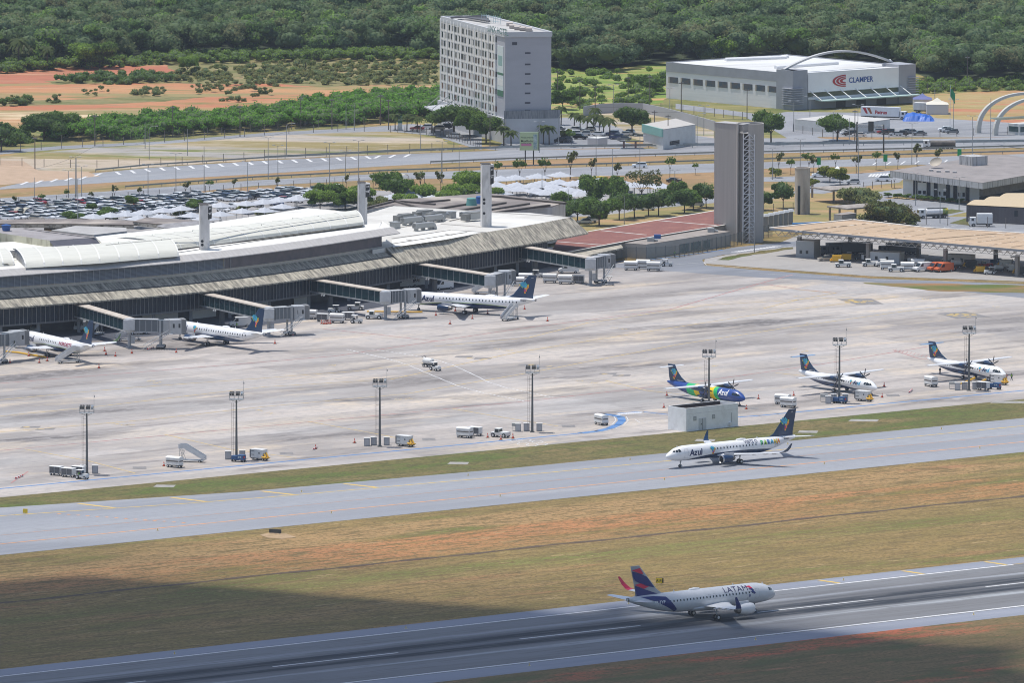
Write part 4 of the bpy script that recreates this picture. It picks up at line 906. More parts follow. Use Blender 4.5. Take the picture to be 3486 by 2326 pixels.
P = dict(skin=lat_w,belly=lat_w,len=37.35,wa=13.5,wing=[(12.0,1.0,2.55,7.4,.5),(13.2,2.2,2.65,6.2,.42),(16.0,6.2,2.95,3.9,.28),(22.2,16.3,4.1,1.6,.12)],
    winglet=[(22.2,16.3,4.1,1.6,.12),(22.6,16.9,4.35,1.4,.1),(23.4,17.5,5.2,1.1,.07),(24.6,17.9,6.7,.5,.05)],wlm=(LR,LN),
    stab=[(32.6,.6,4.9,3.6,.22),(36.1,6.22,5.5,1.4,.1)],eng=(10.6,5.75,1.95,1.12,3.4),engm=lat_w,lip=lat_w,mg=(17.9,3.8,.58,2.8),ng=(5.07,.38),
    fin=[(26.5,5.75,9.4,.1),(28.8,5.95,6.6,.2),(30.0,6.8,5.4,.2),(34.4,11.76,2.2,.1)],finm=FG,wz=4.35,wins=[7.2+k*.83 for k in range(26)],fairs=[(20.5,1.0)],
    cockpit=[[(1.35,4.25),(1.8,4.72),(2.05,4.75),(2.0,4.25)],[(2.1,4.25),(2.15,4.8),(2.7,4.9),(2.7,4.3)]],doors=[(5.5,.9,3.0,5.0),(31.9-2.2,.8,3.3,5.2),(16.6,.55,3.9,4.9),(17.8,.55,3.9,4.9)])
t,fu,fi,FA = jet('silver white twin jet rolling on the runway with red and navy chevrons on its fin',(mgp.x+17.9*math.cos(hd),mgp.y+17.9*math.sin(hd),0),hd,A_ST,P,-1)
put('lettering',FA.decal(text_mesh('LATAM',1.3,.0,0,1.08,1.42),14.3,4.8,-1,.03),M('lettering_navy2',(.03,.02,.10),.4),fu)
for polyq,mm in (([(478,348),(568,318),(608,380),(590,388)],LR),([(481,360),(590,389),(648,418),(735,537),(640,522),(520,470),(495,430)],LN),([(511,513),(580,492),(682,521),(615,556)],LR),([(514,524),(612,556),(700,585),(800,615),(800,640),(535,640),(524,600)],LN)):
    me = poly_mesh([[(-DA(*q)[0],DA(*q)[1]) for q in polyq]])
    for v in me.vertices: v.co = (v.co.x,-.22,v.co.y)
    put('chevron',me,mm,fi)
me = poly_mesh([[(-DA(*q)[0],DA(*q)[1]-.15) for q in [(560,640),(700,625),(820,625),(940,765),(935,800),(830,742),(720,690)]]])
put('tail_stripe',FA.decal(me,0,0,-1,.03,.25),LN,fu)
put('lettering',FA.decal(text_mesh('PR-TYP',.7,.03,0,1,1.1),31.6,4.1,-1,.05),txt_white,fu)
for k,(x0,z0) in enumerate(((8.5,5.5),(8.2,5.05),(7.9,4.5),(8.1,3.95))):
    pl = [(0,0),(1.0,.05),(1.35,-.35),(.9,-.55),(.75,-.25),(.1,.0)] if k < 3 else [(0,0),(.3,0),(.3,-.4),(0,-.4)]
    put('emblem_stroke',FA.decal(poly_mesh([[(x*1.1,z*1.1) for x,z in pl]]),x0,z0,-1,.03),LR if k % 2 == 0 and k < 2 else LN,fu)
put('landing_light',B().lathe([(0,-8.6),(.16,-8.6),(.0,-8.5)],'x',8,0,(0,-2.0,3.3)).mesh('ll',[white]),[],fu)

# ---------------------------------------------------------------- turboprops
T_ST = [(0,1.85,.03,.03),(.3,1.88,.42,.38),(.9,1.98,.78,.72),(1.7,2.14,1.05,1.05),(2.6,2.27,1.25,1.28),(3.8,2.33,1.4,1.4),(16.5,2.33,1.43,1.43),(19.5,2.5,1.33,1.28),(22.5,2.85,1.0,.98),(25,3.2,.6,.62),(26.8,3.45,.25,.3),(27.1,3.5,.12,.15)]
def turboprop(label,nose,rz,skin,bel,scheme):
    t = thing('turboprop',label,'turboprop',nose,rz); F_ = Fus(T_ST); b = B(); F_.build(b,28); fu = part('fuselage',b,skin,t,smooth=True); sd0 = -1
    wm = M('prop_wing',(.74,.75,.76),.4,col2=(.62,.63,.65),sc=.6); lb = M('stab_blue',(.16,.30,.50),.4)
    for sd in (1,-1):
        b = B(); wing(b,[(11.4,0,3.9,2.7,.32),(11.4,4.9,3.95,2.7,.3),(12.1,13.52,4.1,1.5,.14)],sd); w = part('wing',b,wm,t)
        b = B(); wing(b,[(24.9,0,7.15,1.7,.13),(25.3,3.65,7.15,1.1,.08)],sd); part('tailplane',b,wm if scheme else lb,t)
        b = B(); y = sd*4.05
        b.lathe([(.16,-8.9),(.36,-9.1),(.55,-9.6),(.62,-10.6),(.6,-12),(.5,-13.2),(.25,-14.6),(0,-15.2)],'x',16,0,(0,y,3.5)); e = part('engine',b,navy,t,smooth=True)
        b = B(); b.lathe([(0,-8.45),(.16,-8.65),(.24,-8.95),(0,-9)],'x',12,0,(0,y,3.5)); pr = part('propeller_hub',b,navy,e,smooth=True)
        b = B()
        for k in range(6):
            an = k*math.pi/3+.3*sd; cy,cz = math.cos(an),math.sin(an); q = Vector((0,-cz,cy))
            b.loft([[Vector((-8.75-.1*h,y,3.5))+Vector((0,cy,cz))*r+q*w_*.5,Vector((-8.8,y,3.5))+Vector((0,cy,cz))*r-q*w_*.5,Vector((-8.85,y,3.5))+Vector((0,cy,cz))*r-q*w_*.5,Vector((-8.8-.1*h,y,3.5))+Vector((0,cy,cz))*r+q*w_*.5] for r,w_,h in ((.2,.16,0),(.8,.3,0),(1.6,.3,0),(1.95,.16,0))])
        part('propeller',b,M('blade_dark',(.03,.035,.045),.5),e)
        g = part('main_gear',B().tube((-12.6,sd*2.05,.45),(-12.8,sd*1.3,1.3),.12,n=8),galv,t)
        part('wheel',B().wheel(-12.6,sd*2.05,.45,.55,rim=1),[black,white],g)
    g = part('nose_gear',B().tube((-1.9,0,.3),(-1.9,0,1.3),.09,n=8),galv,t); part('wheel',B().wheel(-1.9,0,.3,.35,rim=1),[black,white],g)
    b = B(); b.loft([[(-(10+k*.9),1.75*(.45+.55*math.sin(math.pi*k/7))*math.cos(2*math.pi*i/16),1.35+.62*(.3+.7*math.sin(math.pi*k/7))*math.sin(2*math.pi*i/16)) for i in range(16)] for k in range(8)]); part('gear_fairing',b,bel,t,smooth=True)
    b = B(); b.loft([[(-(10.4+k*.75),1.0*math.cos(2*math.pi*i/14)*(.6+.4*math.sin(math.pi*k/6)),3.7+.35*math.sin(2*math.pi*i/14)*(.3+.7*math.sin(math.pi*k/6))) for i in range(14)] for k in range(7)]); part('wing_root_fairing',b,wm if not scheme else plane_white,t,smooth=True)
    b = B(); fin(b,[(18.2,3.62,7.9,.06),(20.2,3.9,6.1,.16),(22.2,5.0,4.35,.18),(23.6,6.3,3.1,.15),(24.4,7.65,2.5,.1)]); fi = part('fin',b,MC['fin_navy'],t)
    fin_emblem(fi,24.6,5.35,.245,.17,-1); fin_text(fi,'voeazul.com.br',23.4,3.98,.36,.2,-1,txt_white)
    for k in range(20):
        a = 5.2+k*.79
        if scheme and 5 < a < 9.5: continue
        put('window',F_.decal(poly_mesh([[(-.12,-.17),(.12,-.17),(.12,.17),(-.12,.17)]]),a,2.72,sd0,.015),glass,fu)
    for pn in ([(.98,2.45),(1.5,2.92),(1.75,2.95),(1.6,2.42)],[(1.68,2.42),(1.83,2.98),(2.5,3.12),(2.6,2.5)],[(2.68,2.5),(2.6,3.1),(3.05,3.1),(3.25,2.65)]):
        put('cockpit_window',F_.decal(poly_mesh([pn]),0,0,1,.02,.12),glass,fu); put('cockpit_window',F_.decal(poly_mesh([[(-x,z) for x,z in pn]]),0,0,-1,.02,.12),glass,fu)
    if scheme: azul(fu,F_,7.75,2.3,1.75,-1,txt_white)
    else:
        azul(fu,F_,6.7,2.35,1.25,-1,txt_navy,txt_cyan); put('map_mosaic',F_.decal(mosaic(.1,3),7.6,2.7,-1,.03),[],fu)
        put('lettering',F_.decal(text_mesh('PR-AKG',.5,.02),21.0,2.2,-1,.02),txt_white,fu)
    return t,fu,F_
TB = [(0,.2),(3,.5),(5,1.15),(9,1.6),(13,2.0),(18,2.15),(22,2.3),(24,2.0),(27,.5)]
skin_t = belly('prop_skin',(.82,.82,.82),(.012,.035,.11),TB)
skin_n = belly('prop_skin_navy',(.015,.06,.27),(.012,.04,.16),TB)
def at_gear(x,y,rz,a,yy): p = G(x,y); return (p.x+a*math.cos(rz)+yy*math.sin(rz),p.y+a*math.sin(rz)-yy*math.cos(rz),0)
ta = R(-49.5)
tp1,fu,FT = turboprop('navy turboprop with green and yellow bands parked behind the small white equipment block',at_gear(2390,1371,ta,12.6,-2.05),ta,skin_n,navy,1)
for a0,a1,cc in ((8.0,9.3,M('livery_green',(.015,.45,.14),.4)),(9.3,11.3,M('livery_yellow',(.85,.58,.01),.4)),(14.4,16.2,MC['livery_yellow']),(16.2,18.9,MC['livery_green'])):
    b = B(); rings = []
    for k in range(6):
        a = lerp(a0,a1,k/5); rg = []
        for i in range(33): an = 2*math.pi*i/32; aa = a+.5*math.sin(an*1.0); zc,rw,rh = FT.at(aa); rg.append((-aa,(rw+.015)*math.cos(an),zc+(rh+.015)*math.sin(an)))
        rings.append(rg)
    b.loft(rings,0,False,False); part('paint_band',b,cc,fu,smooth=True)
turboprop('white turboprop with navy belly parked beside a generator cart, middle of the three turboprops',at_gear(2839,1335,ta,12.6,-2.05),ta,skin_t,navy,0)
turboprop('white turboprop with ground crew at its nose, rightmost of the three turboprops',at_gear(3278,1291,ta,12.6,-2.05),ta,skin_t,navy,0)
# ================================================================ BOARDING BRIDGES
br_roof = M('bridge_roof',(.55,.50,.43),.8,col2=(.42,.35,.29),sc=.4); br_grey = M('bridge_grey',(.40,.41,.42),.6,col2=(.32,.33,.34),sc=.6)
def bridge(label,s,e,c,rot,slim=0):
    A = G(*s,7.3) if s else None; E_ = G(*e,7.3); K = G(*c,7.1); base = Vector((E_.x,E_.y,0))
    t = thing('boarding_bridge',label,'boarding bridge',base,0,'boarding bridges along the terminal')
    def seg(p,q): p = Vector((p.x-base.x,p.y-base.y,0)); q = Vector((q.x-base.x,q.y-base.y,0)); d = q-p; return p,q,d.length,math.atan2(d.y,d.x)
    if A:
        d = (E_-A).normalized(); A = A-d*5
        p,q,L,an = seg(A,E_)
        b = B(); b.at(p.x,p.y,0,an).box(0,L,-1.45,1.45,7.05,7.3); part('gallery_roof',b,br_roof,t,'rust stained flat roof')
        b = B(); b.at(p.x,p.y,0,an).box(.05,L-.05,-1.25,1.25,4.35,7.05); part('gallery_glass',b,M('gallery_teal',(.012,.035,.045),.15,col2=(.025,.06,.068),sc=.4,spec=.6),t)
        b = B(); b.at(p.x,p.y,0,an).box(0,L,-1.4,1.4,4.05,4.35)
        for k in range(int(L/2.8)+1):
            for q_ in (-1.28,1.22): b.box(k*2.8,k*2.8+.09,q_,q_+.06,4.35,7.05)
        part('gallery_frame',b,br_grey,t)
        b = B(); b.at(p.x,p.y,0,an).box(L*.32,L*.32+.9,-.5,.5,0,4.05); part('support_column',b,M('dark_column',(.1,.105,.11),.8),t)
        for q_ in (0,1.0): part('floodlight',B().at(p.x,p.y,0,an).lathe([(0,0),(.26,0),(.2,.25),(0,.3)],'y',10,0,(L*.32-1+q_,-1.7,3.8)),white,t)
    b = B(); b.lathe([(0,3.9),(1.45,3.9),(1.45,7.25),(0,7.4)],'z',8); b.box(-1.4,1.4,-1.9,-1.2,4.6,7.0); part('rotunda',b,M('rotunda_grey',(.55,.56,.57),.5,col2=(.45,.46,.47),sc=.7),t)
    b = B(); b.tube((0,0,0),(0,0,3.9),.42,n=10); b.cb(0,0,0,1.5,1.5,.25); b.cb(.9,-.8,1.3,.9,.7,1.9); part('rotunda_column',b,br_grey,t)
    p,q,L,an = seg(E_,K)
    b = B(); b.at(p.x,p.y,0,an).box(1.2,L*.78,-1.25,1.25,4.2,7.0,1); b.box(1.2,L*.62,-1.3,1.3,7.1,7.22,0); b.box(1.2,L*.62,-1.3,1.3,4.1,4.3,0)
    for k in range(6): x = lerp(1.3,L*.76,k/5); b.box(x-.06,x+.06,-1.32,1.32,4.2,7.12,0)
    part('telescopic_tunnel',b,[br_grey,M('tunnel_side',(.10,.12,.14),.3)],t)
    b = B(); b.at(p.x,p.y,0,an).box(L*.76,L-.6,-1.45,1.45,3.95,7.15); b.box(L*.76-.1,L*.76+.15,-1.5,1.5,3.9,7.2); part('outer_tunnel',b,br_grey,t)
    b = B(); kx = Vector((K.x-base.x,K.y-base.y,0)); b.at(kx.x,kx.y,0,rot).box(-1.7,1.1,-1.75,1.75,3.75,7.25); part('cab',b,M('cab_grey',(.42,.43,.44),.5,col2=(.35,.36,.37),sc=.8),t)
    b = B(); b.at(kx.x,kx.y,0,rot)
    for k in range(5): x = 1.1+k*.26; b.box(x,x+.2,-1.7-.02*k,1.7+.02*k,3.85,7.3+.06*k-.05*k*k*.3)
    part('accordion_hood',b,M('hood_grey',(.25,.255,.26),.9),t)
    for q_ in (-1.0,.4):
        part('cab_window',B().at(kx.x,kx.y,0,rot).box(q_,q_+.45,-1.79,-1.75,5.3,6.3),glass,t)
    # bogie and legs
    b = B(); b.at(p.x,p.y,0,an); x = L*.68
    for s_ in (-1.1,1.1): b.box(x-.2,x+.2,s_-.2,s_+.2,.7,7.0)
    b.box(x-.9,x+.9,-1.5,1.5,.45,.9); part('lift_legs',b,br_grey,t)
    for s_ in (-1.2,1.2):
        b = B(); b.at(p.x,p.y,0,an).wheel(x-.5,s_,.5,.4); part('wheel',b,black,t); b = B(); b.at(p.x,p.y,0,an).wheel(x+.6,s_,.5,.4); part('wheel',b,black,t)
    # outside stairs
    b = B(); b.at(p.x,p.y,0,an); x0,x1 = x-.4+2.0,x-3.0
    for s_ in (-2.5,-1.7):
        for zz in (0,.9): b.tube((x1-.9,s_-.3,.2+zz),(x0+.6,s_-.3,3.9+zz),.07,n=5)
    for k in range(12): f = k/11; b.box(lerp(x1-.9,x0+.6,f)-.15,lerp(x1-.9,x0+.6,f)+.15,-2.85,-2.05,lerp(.2,3.9,f),lerp(.2,3.9,f)+.05)
    b.box(x0+.4,x0+1.7,-2.9,-1.4,3.85,3.95); part('service_stairs',b,M('stair_metal',(.5,.51,.52),.5),t)
    return t
bridge('boarding bridge at the left frame edge, docked to the leftmost twin jet',None,(-120,1150),(60,1128),R(25))
bridge('boarding bridge docked to the jet with the brown tail cone, left of the frame middle',(275,1036),(440,1084),(598,1089),R(12))
bridge('empty boarding bridge over the tail of the jet with the brown tail cone',(708,1000),(915,1046),(1018,1042),R(12))
bridge('boarding bridge docked to the jet with the big blue engine',(1070,950),(1312,989),(1400,986),R(10))
bridge('empty boarding bridge behind the jet with the big blue engine',(1425,896),(1668,934),(1722,923),R(12))
bridge('empty boarding bridge at the right end of the terminal, beside baggage trains',(1765,835),(2010,876),(2060,868),R(14))

# ================================================================ FLOODLIGHT MASTS
def atv(x,v):                                  # point on the line at distance v from the runway that the photo shows at column x
    lo,hi = 1300.0,1750.0
    for _ in range(40):
        m = (lo+hi)/2
        if toUV(G(x,m))[1] > v: lo = m
        else: hi = m
    return G(x,(lo+hi)/2)
mast_m = M('mast_steel',(.10,.105,.10),.6,col2=(.15,.15,.145),sc=.8); cab_m = M('cabinet_grey',(.36,.365,.38),.7,col2=(.3,.3,.31),sc=1)
def make_mast():
    t = thing('floodlight_mast','','floodlight mast')
    b = B(); b.tube((0,0,0),(0,0,13.4),.30,.17,10); b.cb(0,0,0,1,1,.2); part('pole',b,mast_m,t)
    b = B()
    for x in (-1.05,-.65): b.tube((x,0,.2),(x,0,12.8),.035,n=4)
    for k in range(30): b.tube((-1.05,0,.5+k*.42),(-.65,0,.5+k*.42),.02,n=4)
    for k in range(9): b.tube((-.85,0,1+k*1.4),(0,0,1+k*1.4),.03,n=4)
    part('ladder',b,M('ladder_rust',(.22,.18,.15),.7),t)
    b = B()
    for z in (13.6,14.5,15.1):
        for a,c in (((-1.55,-1.1),(1.55,-1.1)),((1.55,-1.1),(1.55,1.1)),((1.55,1.1),(-1.55,1.1)),((-1.55,1.1),(-1.55,-1.1))): b.tube((*a,z),(*c,z),.05,n=4)
    for x in (-1.55,-.5,.5,1.55):
        for y in (-1.1,1.1): b.tube((x,y,13.6),(x,y,15.1),.04,n=4)
    for x in (-1.5,1.5): b.tube((0,0,12.9),(x,0,13.6),.06,n=4)
    b.box(-1.5,1.5,-1.05,1.05,13.57,13.61); part('platform',b,galv,t)
    for x in (-1.25,-.75,.1,.55,1.2):
        b = B(); b.at(x,-.9,14.6,0,0,R(25)).box(-.22,.22,-.15,.15,0,.6); b.at(x,.8,14.7,0,0,R(-20)).box(-.2,.2,-.15,.15,0,.5); part('floodlight',b,dark_steel if x < 1 else M('lamp_glass',(.35,.4,.45),.2),t)
    b = B(); b.tube((1.55,1.1,13.6),(1.55,1.1,17.6),.05,.03,5); b.box(1.5,1.75,1.0,1.2,16.9,17.2); part('antenna',b,galv,t)
    return t
mast = Proto(make_mast)
ML = ['floodlight mast behind a tractor with two baggage carts, leftmost on the apron','floodlight mast above a small blue cart, second from the left',
      'floodlight mast between cabinets left of the ground power unit, third from the left','floodlight mast near the curved blue road marking',
      'floodlight mast in front of the navy turboprop','floodlight mast in front of the middle turboprop','floodlight mast in front of the rightmost turboprop']
MX = [296,805,1293,1812,2413,2857,3298]
for x,l in zip(MX,ML): mast.put(atv(x,138.3),0,l,'floodlight masts along the apron')
def make_cabinet():
    t = thing('equipment_cabinet','','cabinet'); part('body',B().box(-.65,.65,-.5,.5,0,1.75),cab_m,t); b = B(); b.box(-.72,.72,-.58,.58,1.75,1.84); part('lid',b,MC['white_weathered'],t)
    b = B(); b.box(-.5,.5,-.515,-.5,.2,1.6); part('door',b,M('cabinet_door',(.44,.445,.46),.6),t); return t
cabp = Proto(make_cabinet)
for n_,(i,offs) in enumerate(((0,((-.9,1.2),(1.7,.8))),(1,((-1.9,.8),(1.2,1.5))),(2,((-2.9,.6),(-1.4,1.2),(1.5,1.2))),(3,((-3.2,.6),(-1.3,.9),(1.6,.8))),(5,((-2.6,-.5),(-1.2,1),(1.5,1.2))),(6,((-2.6,.4),(-.9,.9),(1.6,1.0))))):
    for k,(dx,dy) in enumerate(offs):
        p = atv(MX[i],138.3); cabp.put((p.x+dx,p.y+dy*2.2,0),0,'grey cabinet %s of the foot of the %s mast' % ('left' if dx < 0 else 'right',('leftmost','second','third','fourth','fifth','sixth','rightmost')[i]),'cabinets at the mast feet')

# ================================================================ GROUND EQUIPMENT
def wheels(t,pts,r=.3,w=.22,rim=white):
    for x,y in pts: part('wheel',B().wheel(x,y,r,w,rim=1),[black,rim],t)
gse_w = M('equipment_white',(.72,.72,.70),.5,col2=(.6,.59,.57),sc=.8); gse_g = M('equipment_grey',(.4,.4,.4),.6)
def mk_closed():
    t = thing('baggage_cart','','baggage cart'); b = B(); b.box(-1.75,1.75,-.85,.85,.75,2.15); b.box(-1.8,1.8,-.9,.9,.62,.78); part('body',b,gse_w,t)
    b = B(); b.loft([[(x,.88*math.cos(a),2.15+.32*math.sin(a)) for a in [math.pi*k/8 for k in range(9)]] for x in (-1.8,1.8)],0,False); part('roof',b,M('cart_roof',(.8,.8,.78),.5),t)
    b = B();
    for s in (-1,1): b.box(-1.6,1.6,s*.86-.01,s*.86+.01,1.35,1.6)
    b.box(1.76,1.78,-.7,.7,1.35,1.6); part('dark_band',b,M('band_dark',(.12,.1,.09),.7),t)
    b = B(); b.tube((1.8,0,.4),(2.7,0,.35),.05); b.box(-1.6,1.6,-.6,.6,.4,.62); part('drawbar',b,dark_steel,t)
    wheels(t,((-1.25,-.75),(-1.25,.75),(1.25,-.75),(1.25,.75)),.34); return t
def mk_curtain():
    t = thing('baggage_cart','','baggage cart'); b = B(); b.box(-1.4,1.4,-.8,.8,.5,.62)
    for x in (-1.35,0,1.35):
        for y in (-.76,.76): b.tube((x,y,.6),(x,y,1.95),.05,n=4)
    part('frame',b,gse_g,t); b = B(); b.box(-1.5,1.5,-.85,.85,1.95,2.03); part('roof',b,MC['cart_roof'] if 'cart_roof' in MC else white,t)
    part('curtain',B().box(-1.3,1.3,-.7,.7,.62,1.95),M('curtain_grey',(.10,.10,.11),.9,col2=(.2,.2,.2),sc=3,st=(.3,.3,3)),t); part('end_panel',B().box(1.36,1.42,-.78,.78,.62,1.95),gse_w,t)
    part('drawbar',B().tube((1.4,0,.4),(2.1,0,.35),.05),dark_steel,t); wheels(t,((-1,-.65),(-1,.65),(1,-.65),(1,.65)),.26); return t
def mk_tug():
    t = thing('baggage_tractor','','tractor'); b = B(); b.box(-1.4,1.5,-.6,.6,.4,.95); b.box(.3,1.5,-.42,.42,.95,1.25,tx=.1); part('body',b,gse_w,t)
    b = B()
    for x in (-1.1,.15):
        for y in (-.5,.5): b.tube((x,y,.9),(x,y,1.95),.04,n=4)
    part('cab_frame',b,galv,t); part('canopy',B().box(-1.25,.3,-.65,.65,1.95,2.03),MC['cart_roof'],t); part('windscreen',B().box(.14,.18,-.48,.48,1.2,1.9),glass,t); part('seat',B().box(-.9,-.4,-.3,.3,.95,1.35),dark_steel,t)
    for y in (-.62,.62):
        part('wheel',B().wheel(-.85,y,.5,.3,rim=1),[black,white],t); part('wheel',B().wheel(1.0,y,.36,.24,rim=1),[black,white],t)
    return t
def mk_gpu():
    t = thing('ground_power_unit','','power unit'); b = B(); b.box(-2.0,1.35,-.95,.95,.55,2.35); b.box(-2.05,1.4,-1,1,2.35,2.43); part('body',b,gse_w,t)
    part('grille',B().box(-2.12,-1.85,-.98,.98,.6,2.3),M('grille_dark',(.06,.065,.08),.6),t)
    b = B(); b.tube((1.4,-.4,1.5),(1.9,-.5,.8),.22,n=10); b.tube((1.4,.35,1.7),(2.0,.3,.75),.2,n=10); b.tube((1.2,-1.0,.9),(2.1,-.8,.75),.18,n=10); b.box(1.3,2.2,-.9,.9,.55,.72); part('yellow_hose',b,yellow,t)
    b = B(); b.box(-2,2,-.8,.8,.35,.55); part('chassis',b,dark_steel,t); part('vent_window',B().box(.3,.6,-.97,-.95,1.5,1.8),glass,t)
    for z in (1.2,1.95): part('panel_line',B().box(-1.7,-.9,-.965,-.95,z,z+.12),MC['grille_dark'] if 'grille_dark' in MC else black,t)
    wheels(t,((-1.3,-.75),(-1.3,.75),(1.3,-.75),(1.3,.75)),.3); return t
def mk_bluecart():
    t = thing('blue_equipment_cart','','equipment cart'); b = B(); b.box(-1.6,1.6,-.7,.7,.5,.6); b.box(-1.5,-.1,-.65,.65,.6,1.35); b.box(.05,1.5,-.68,.68,.6,1.6); part('body',b,M('cart_blue',(.03,.09,.22),.5),t)
    b = B(); b.box(.3,.55,-.7,-.68,.95,1.3); b.box(.7,1.1,-.7,-.68,1.0,1.3); part('panel',b,M('panel_pale',(.4,.5,.55),.5),t); part('valve',B().box(1.5,1.62,-.4,0,.9,1.3),red,t)
    wheels(t,((-1.2,-.6),(-1.2,.6),(1.2,-.6),(1.2,.6)),.28,rim=dark_steel); return t
def mk_stairs():
    t = thing('passenger_stairs','','passenger stairs'); b = B(); n = 14; L = 4.4; H_ = 2.5
    for k in range(n): x = -L+k*L/n; b.box(x,x+L/n+.02,-.65,.65,.6+k*H_/n-.05,.6+(k+1)*H_/n)
    b.box(0,1.5,-.75,.75,H_+.5,H_+.62); part('steps',b,gse_g,t)
    for s in (-1,1):
        b = B(); y = s*.75; b.add([(-L-.1,y-.03,.5),(0,y-.03,H_+.35),(0,y-.03,H_+1.5),(-L-.1,y-.03,1.5),(-L-.1,y+.03,.5),(0,y+.03,H_+.35),(0,y+.03,H_+1.5),(-L-.1,y+.03,1.5)],[(0,1,2,3),(7,6,5,4),(0,4,5,1),(1,5,6,2),(2,6,7,3),(3,7,4,0)])
        b.box(0,1.5,y-.03,y+.03,H_+.5,H_+1.5); part('side_panel',b,M('stair_panel',(.66,.67,.68),.5,col2=(.55,.56,.57),sc=1),t)
    b = B()
    for y in (-.6,.6): b.tube((.2,y,.5),(1.2,y,H_+.5),.05,n=4); b.tube((1.2,y,.5),(.2,y,H_+.5),.05,n=4); b.tube((1.3,y,.5),(1.3,y,H_+.5),.05,n=4)
    part('scissor_frame',b,galv,t); b = B(); b.box(-L+.3,1.8,-.8,.8,.35,.55); part('chassis',b,gse_w,t)
    wheels(t,((-L+1,-.8),(-L+1,.8),(1.2,-.8),(1.2,.8)),.3); return t
def mk_push():
    t = thing('pushback_tractor','','tractor'); b = B(); b.box(-2.1,2.1,-.95,.95,.45,1.1); b.box(-2.1,-.2,-.9,.9,1.1,1.3); part('body',b,gse_w,t)
    b = B(); b.box(-.1,1.2,-.8,.8,1.1,1.9,tx=.12,ty=.08); part('cab_glass',b,glass,t); part('cab_roof',B().box(-.1,1.2,-.85,.85,1.9,2.0),MC['cart_roof'],t)
    b = B()
    for x in (0,1.1):
        for y in (-.75,.75): b.tube((x,y,1.1),(x,y,1.92),.06,n=4)
    part('cab_pillar',b,gse_w,t); wheels(t,((-1.4,-.95),(-1.4,.95),(1.4,-.95),(1.4,.95)),.5,.35); return t
def mk_table():
    t = thing('equipment_stand','','equipment stand'); b = B()
    for x in (-.75,.75):
        for y in (-.4,.4): b.tube((x,y,0),(x,y,1.1),.04,n=4)
    for z in (.1,.6): b.tube((-.75,-.4,z),(.75,-.4,z),.03,n=4)
    part('legs',b,galv,t); part('tank',B().box(-.85,.85,-.5,.5,1.05,1.75),M('tank_pale',(.55,.55,.52),.6,col2=(.4,.39,.36),sc=1),t); return t
def mk_cone():
    t = thing('traffic_cone','','traffic cone'); b = B(); b.lathe([(.2,.05),(.13,.35)],'z',10); b.lathe([(.1,.5),(.03,.8),(0,.8)],'z',10); part('cone',b,M('cone_red',(.6,.07,.02),.6),t)
    part('band',B().lathe([(.13,.35),(.1,.5)],'z',10),white,t); part('base',B().cb(0,0,0,.5,.5,.05),black,t); return t
def mk_van():
    t = thing('van','','van'); b = B(); pr = [(-2.7,.45),(2.45,.45),(2.6,.8),(2.5,1.15),(1.75,1.35),(1.0,2.3),(.6,2.45),(-2.6,2.4),(-2.7,2.2)]
    b.loft([[(x,y,z) for x,z in pr] for y in (-.95,-.9,.9,.95)]); part('body',b,M('van_white',(.75,.75,.74),.35),t)
    b = B(); b.add([(1.72,-.85,1.4),(1.72,.85,1.4),(1.06,.8,2.25),(1.06,-.8,2.25)],[(0,1,2,3)]); b.v = [(x+.04,y,z+.03) for x,y,z in b.v]; part('windscreen',b,glass,t)
    for s in (-1,1):
        b = B(); b.add([(1.45,s*.965,1.4),(.9,s*.965,2.1),(.35,s*.965,2.15),(.35,s*.965,1.4)],[(0,1,2,3)]); part('side_window',b,glass,t)
    wheels(t,((-1.8,-.85),(-1.8,.85),(1.75,-.85),(1.75,.85)),.36); part('bumper',B().box(2.4,2.65,-.9,.9,.35,.55),dark_steel,t); return t
def mk_tanker():
    t = thing('service_tank_trailer','','tank trailer'); b = B(); b.lathe([(0,-1.5),(.5,-1.45),(.75,-1.2),(.75,1.2),(.5,1.45),(0,1.5)],'x',16,0,(0,0,1.45)); part('tank',b,gse_w,t,smooth=True)
    part('chassis',B().box(-1.6,1.9,-.6,.6,.5,.7),dark_steel,t); b = B(); b.tube((-1.2,.9,.5),(-1.2,.2,2.7),.05); b.tube((-1.2,.2,2.7),(-1.4,-.7,2.3),.05); part('hose_rack',b,dark_steel,t); wheels(t,((-.9,-.7),(-.9,.7),(.9,-.7),(.9,.7)),.34); return t
def mk_lift():
    t = thing('stepped_platform','','work platform'); b = B()
    for y in (-.4,.4): b.tube((-.6,y,.3),(.6,y,2.3),.05,n=4); b.tube((.6,y,.3),(-.6,y,2.3),.05,n=4)
    part('scissor_frame',b,galv,t); part('platform',B().box(-.8,.8,-.6,.6,2.3,2.5),gse_w,t); part('chassis',B().box(-1.1,1.1,-.6,.6,.2,.4),gse_g,t)
    b = B()
    for x in (-.5,0,.5): b.lathe([(.18,2.5),(.03,3.1)],'z',8,0,(x,0,0))
    part('cones',b,MC['cone_red'] if 'cone_red' in MC else red,t) if False else None
    wheels(t,((-.95,-.65),(-.95,.65),(.95,-.65),(.95,.65)),.2); return t
closed,curtain,tug,gpu,bluec,stairs,push,table,cone,van,tank,lift = [Proto(f) for f in (mk_closed,mk_curtain,mk_tug,mk_gpu,mk_bluecart,mk_stairs,mk_push,mk_table,mk_cone,mk_van,mk_tanker,mk_lift)]
gB,gC = 'baggage carts on the apron','traffic cones on the apron'
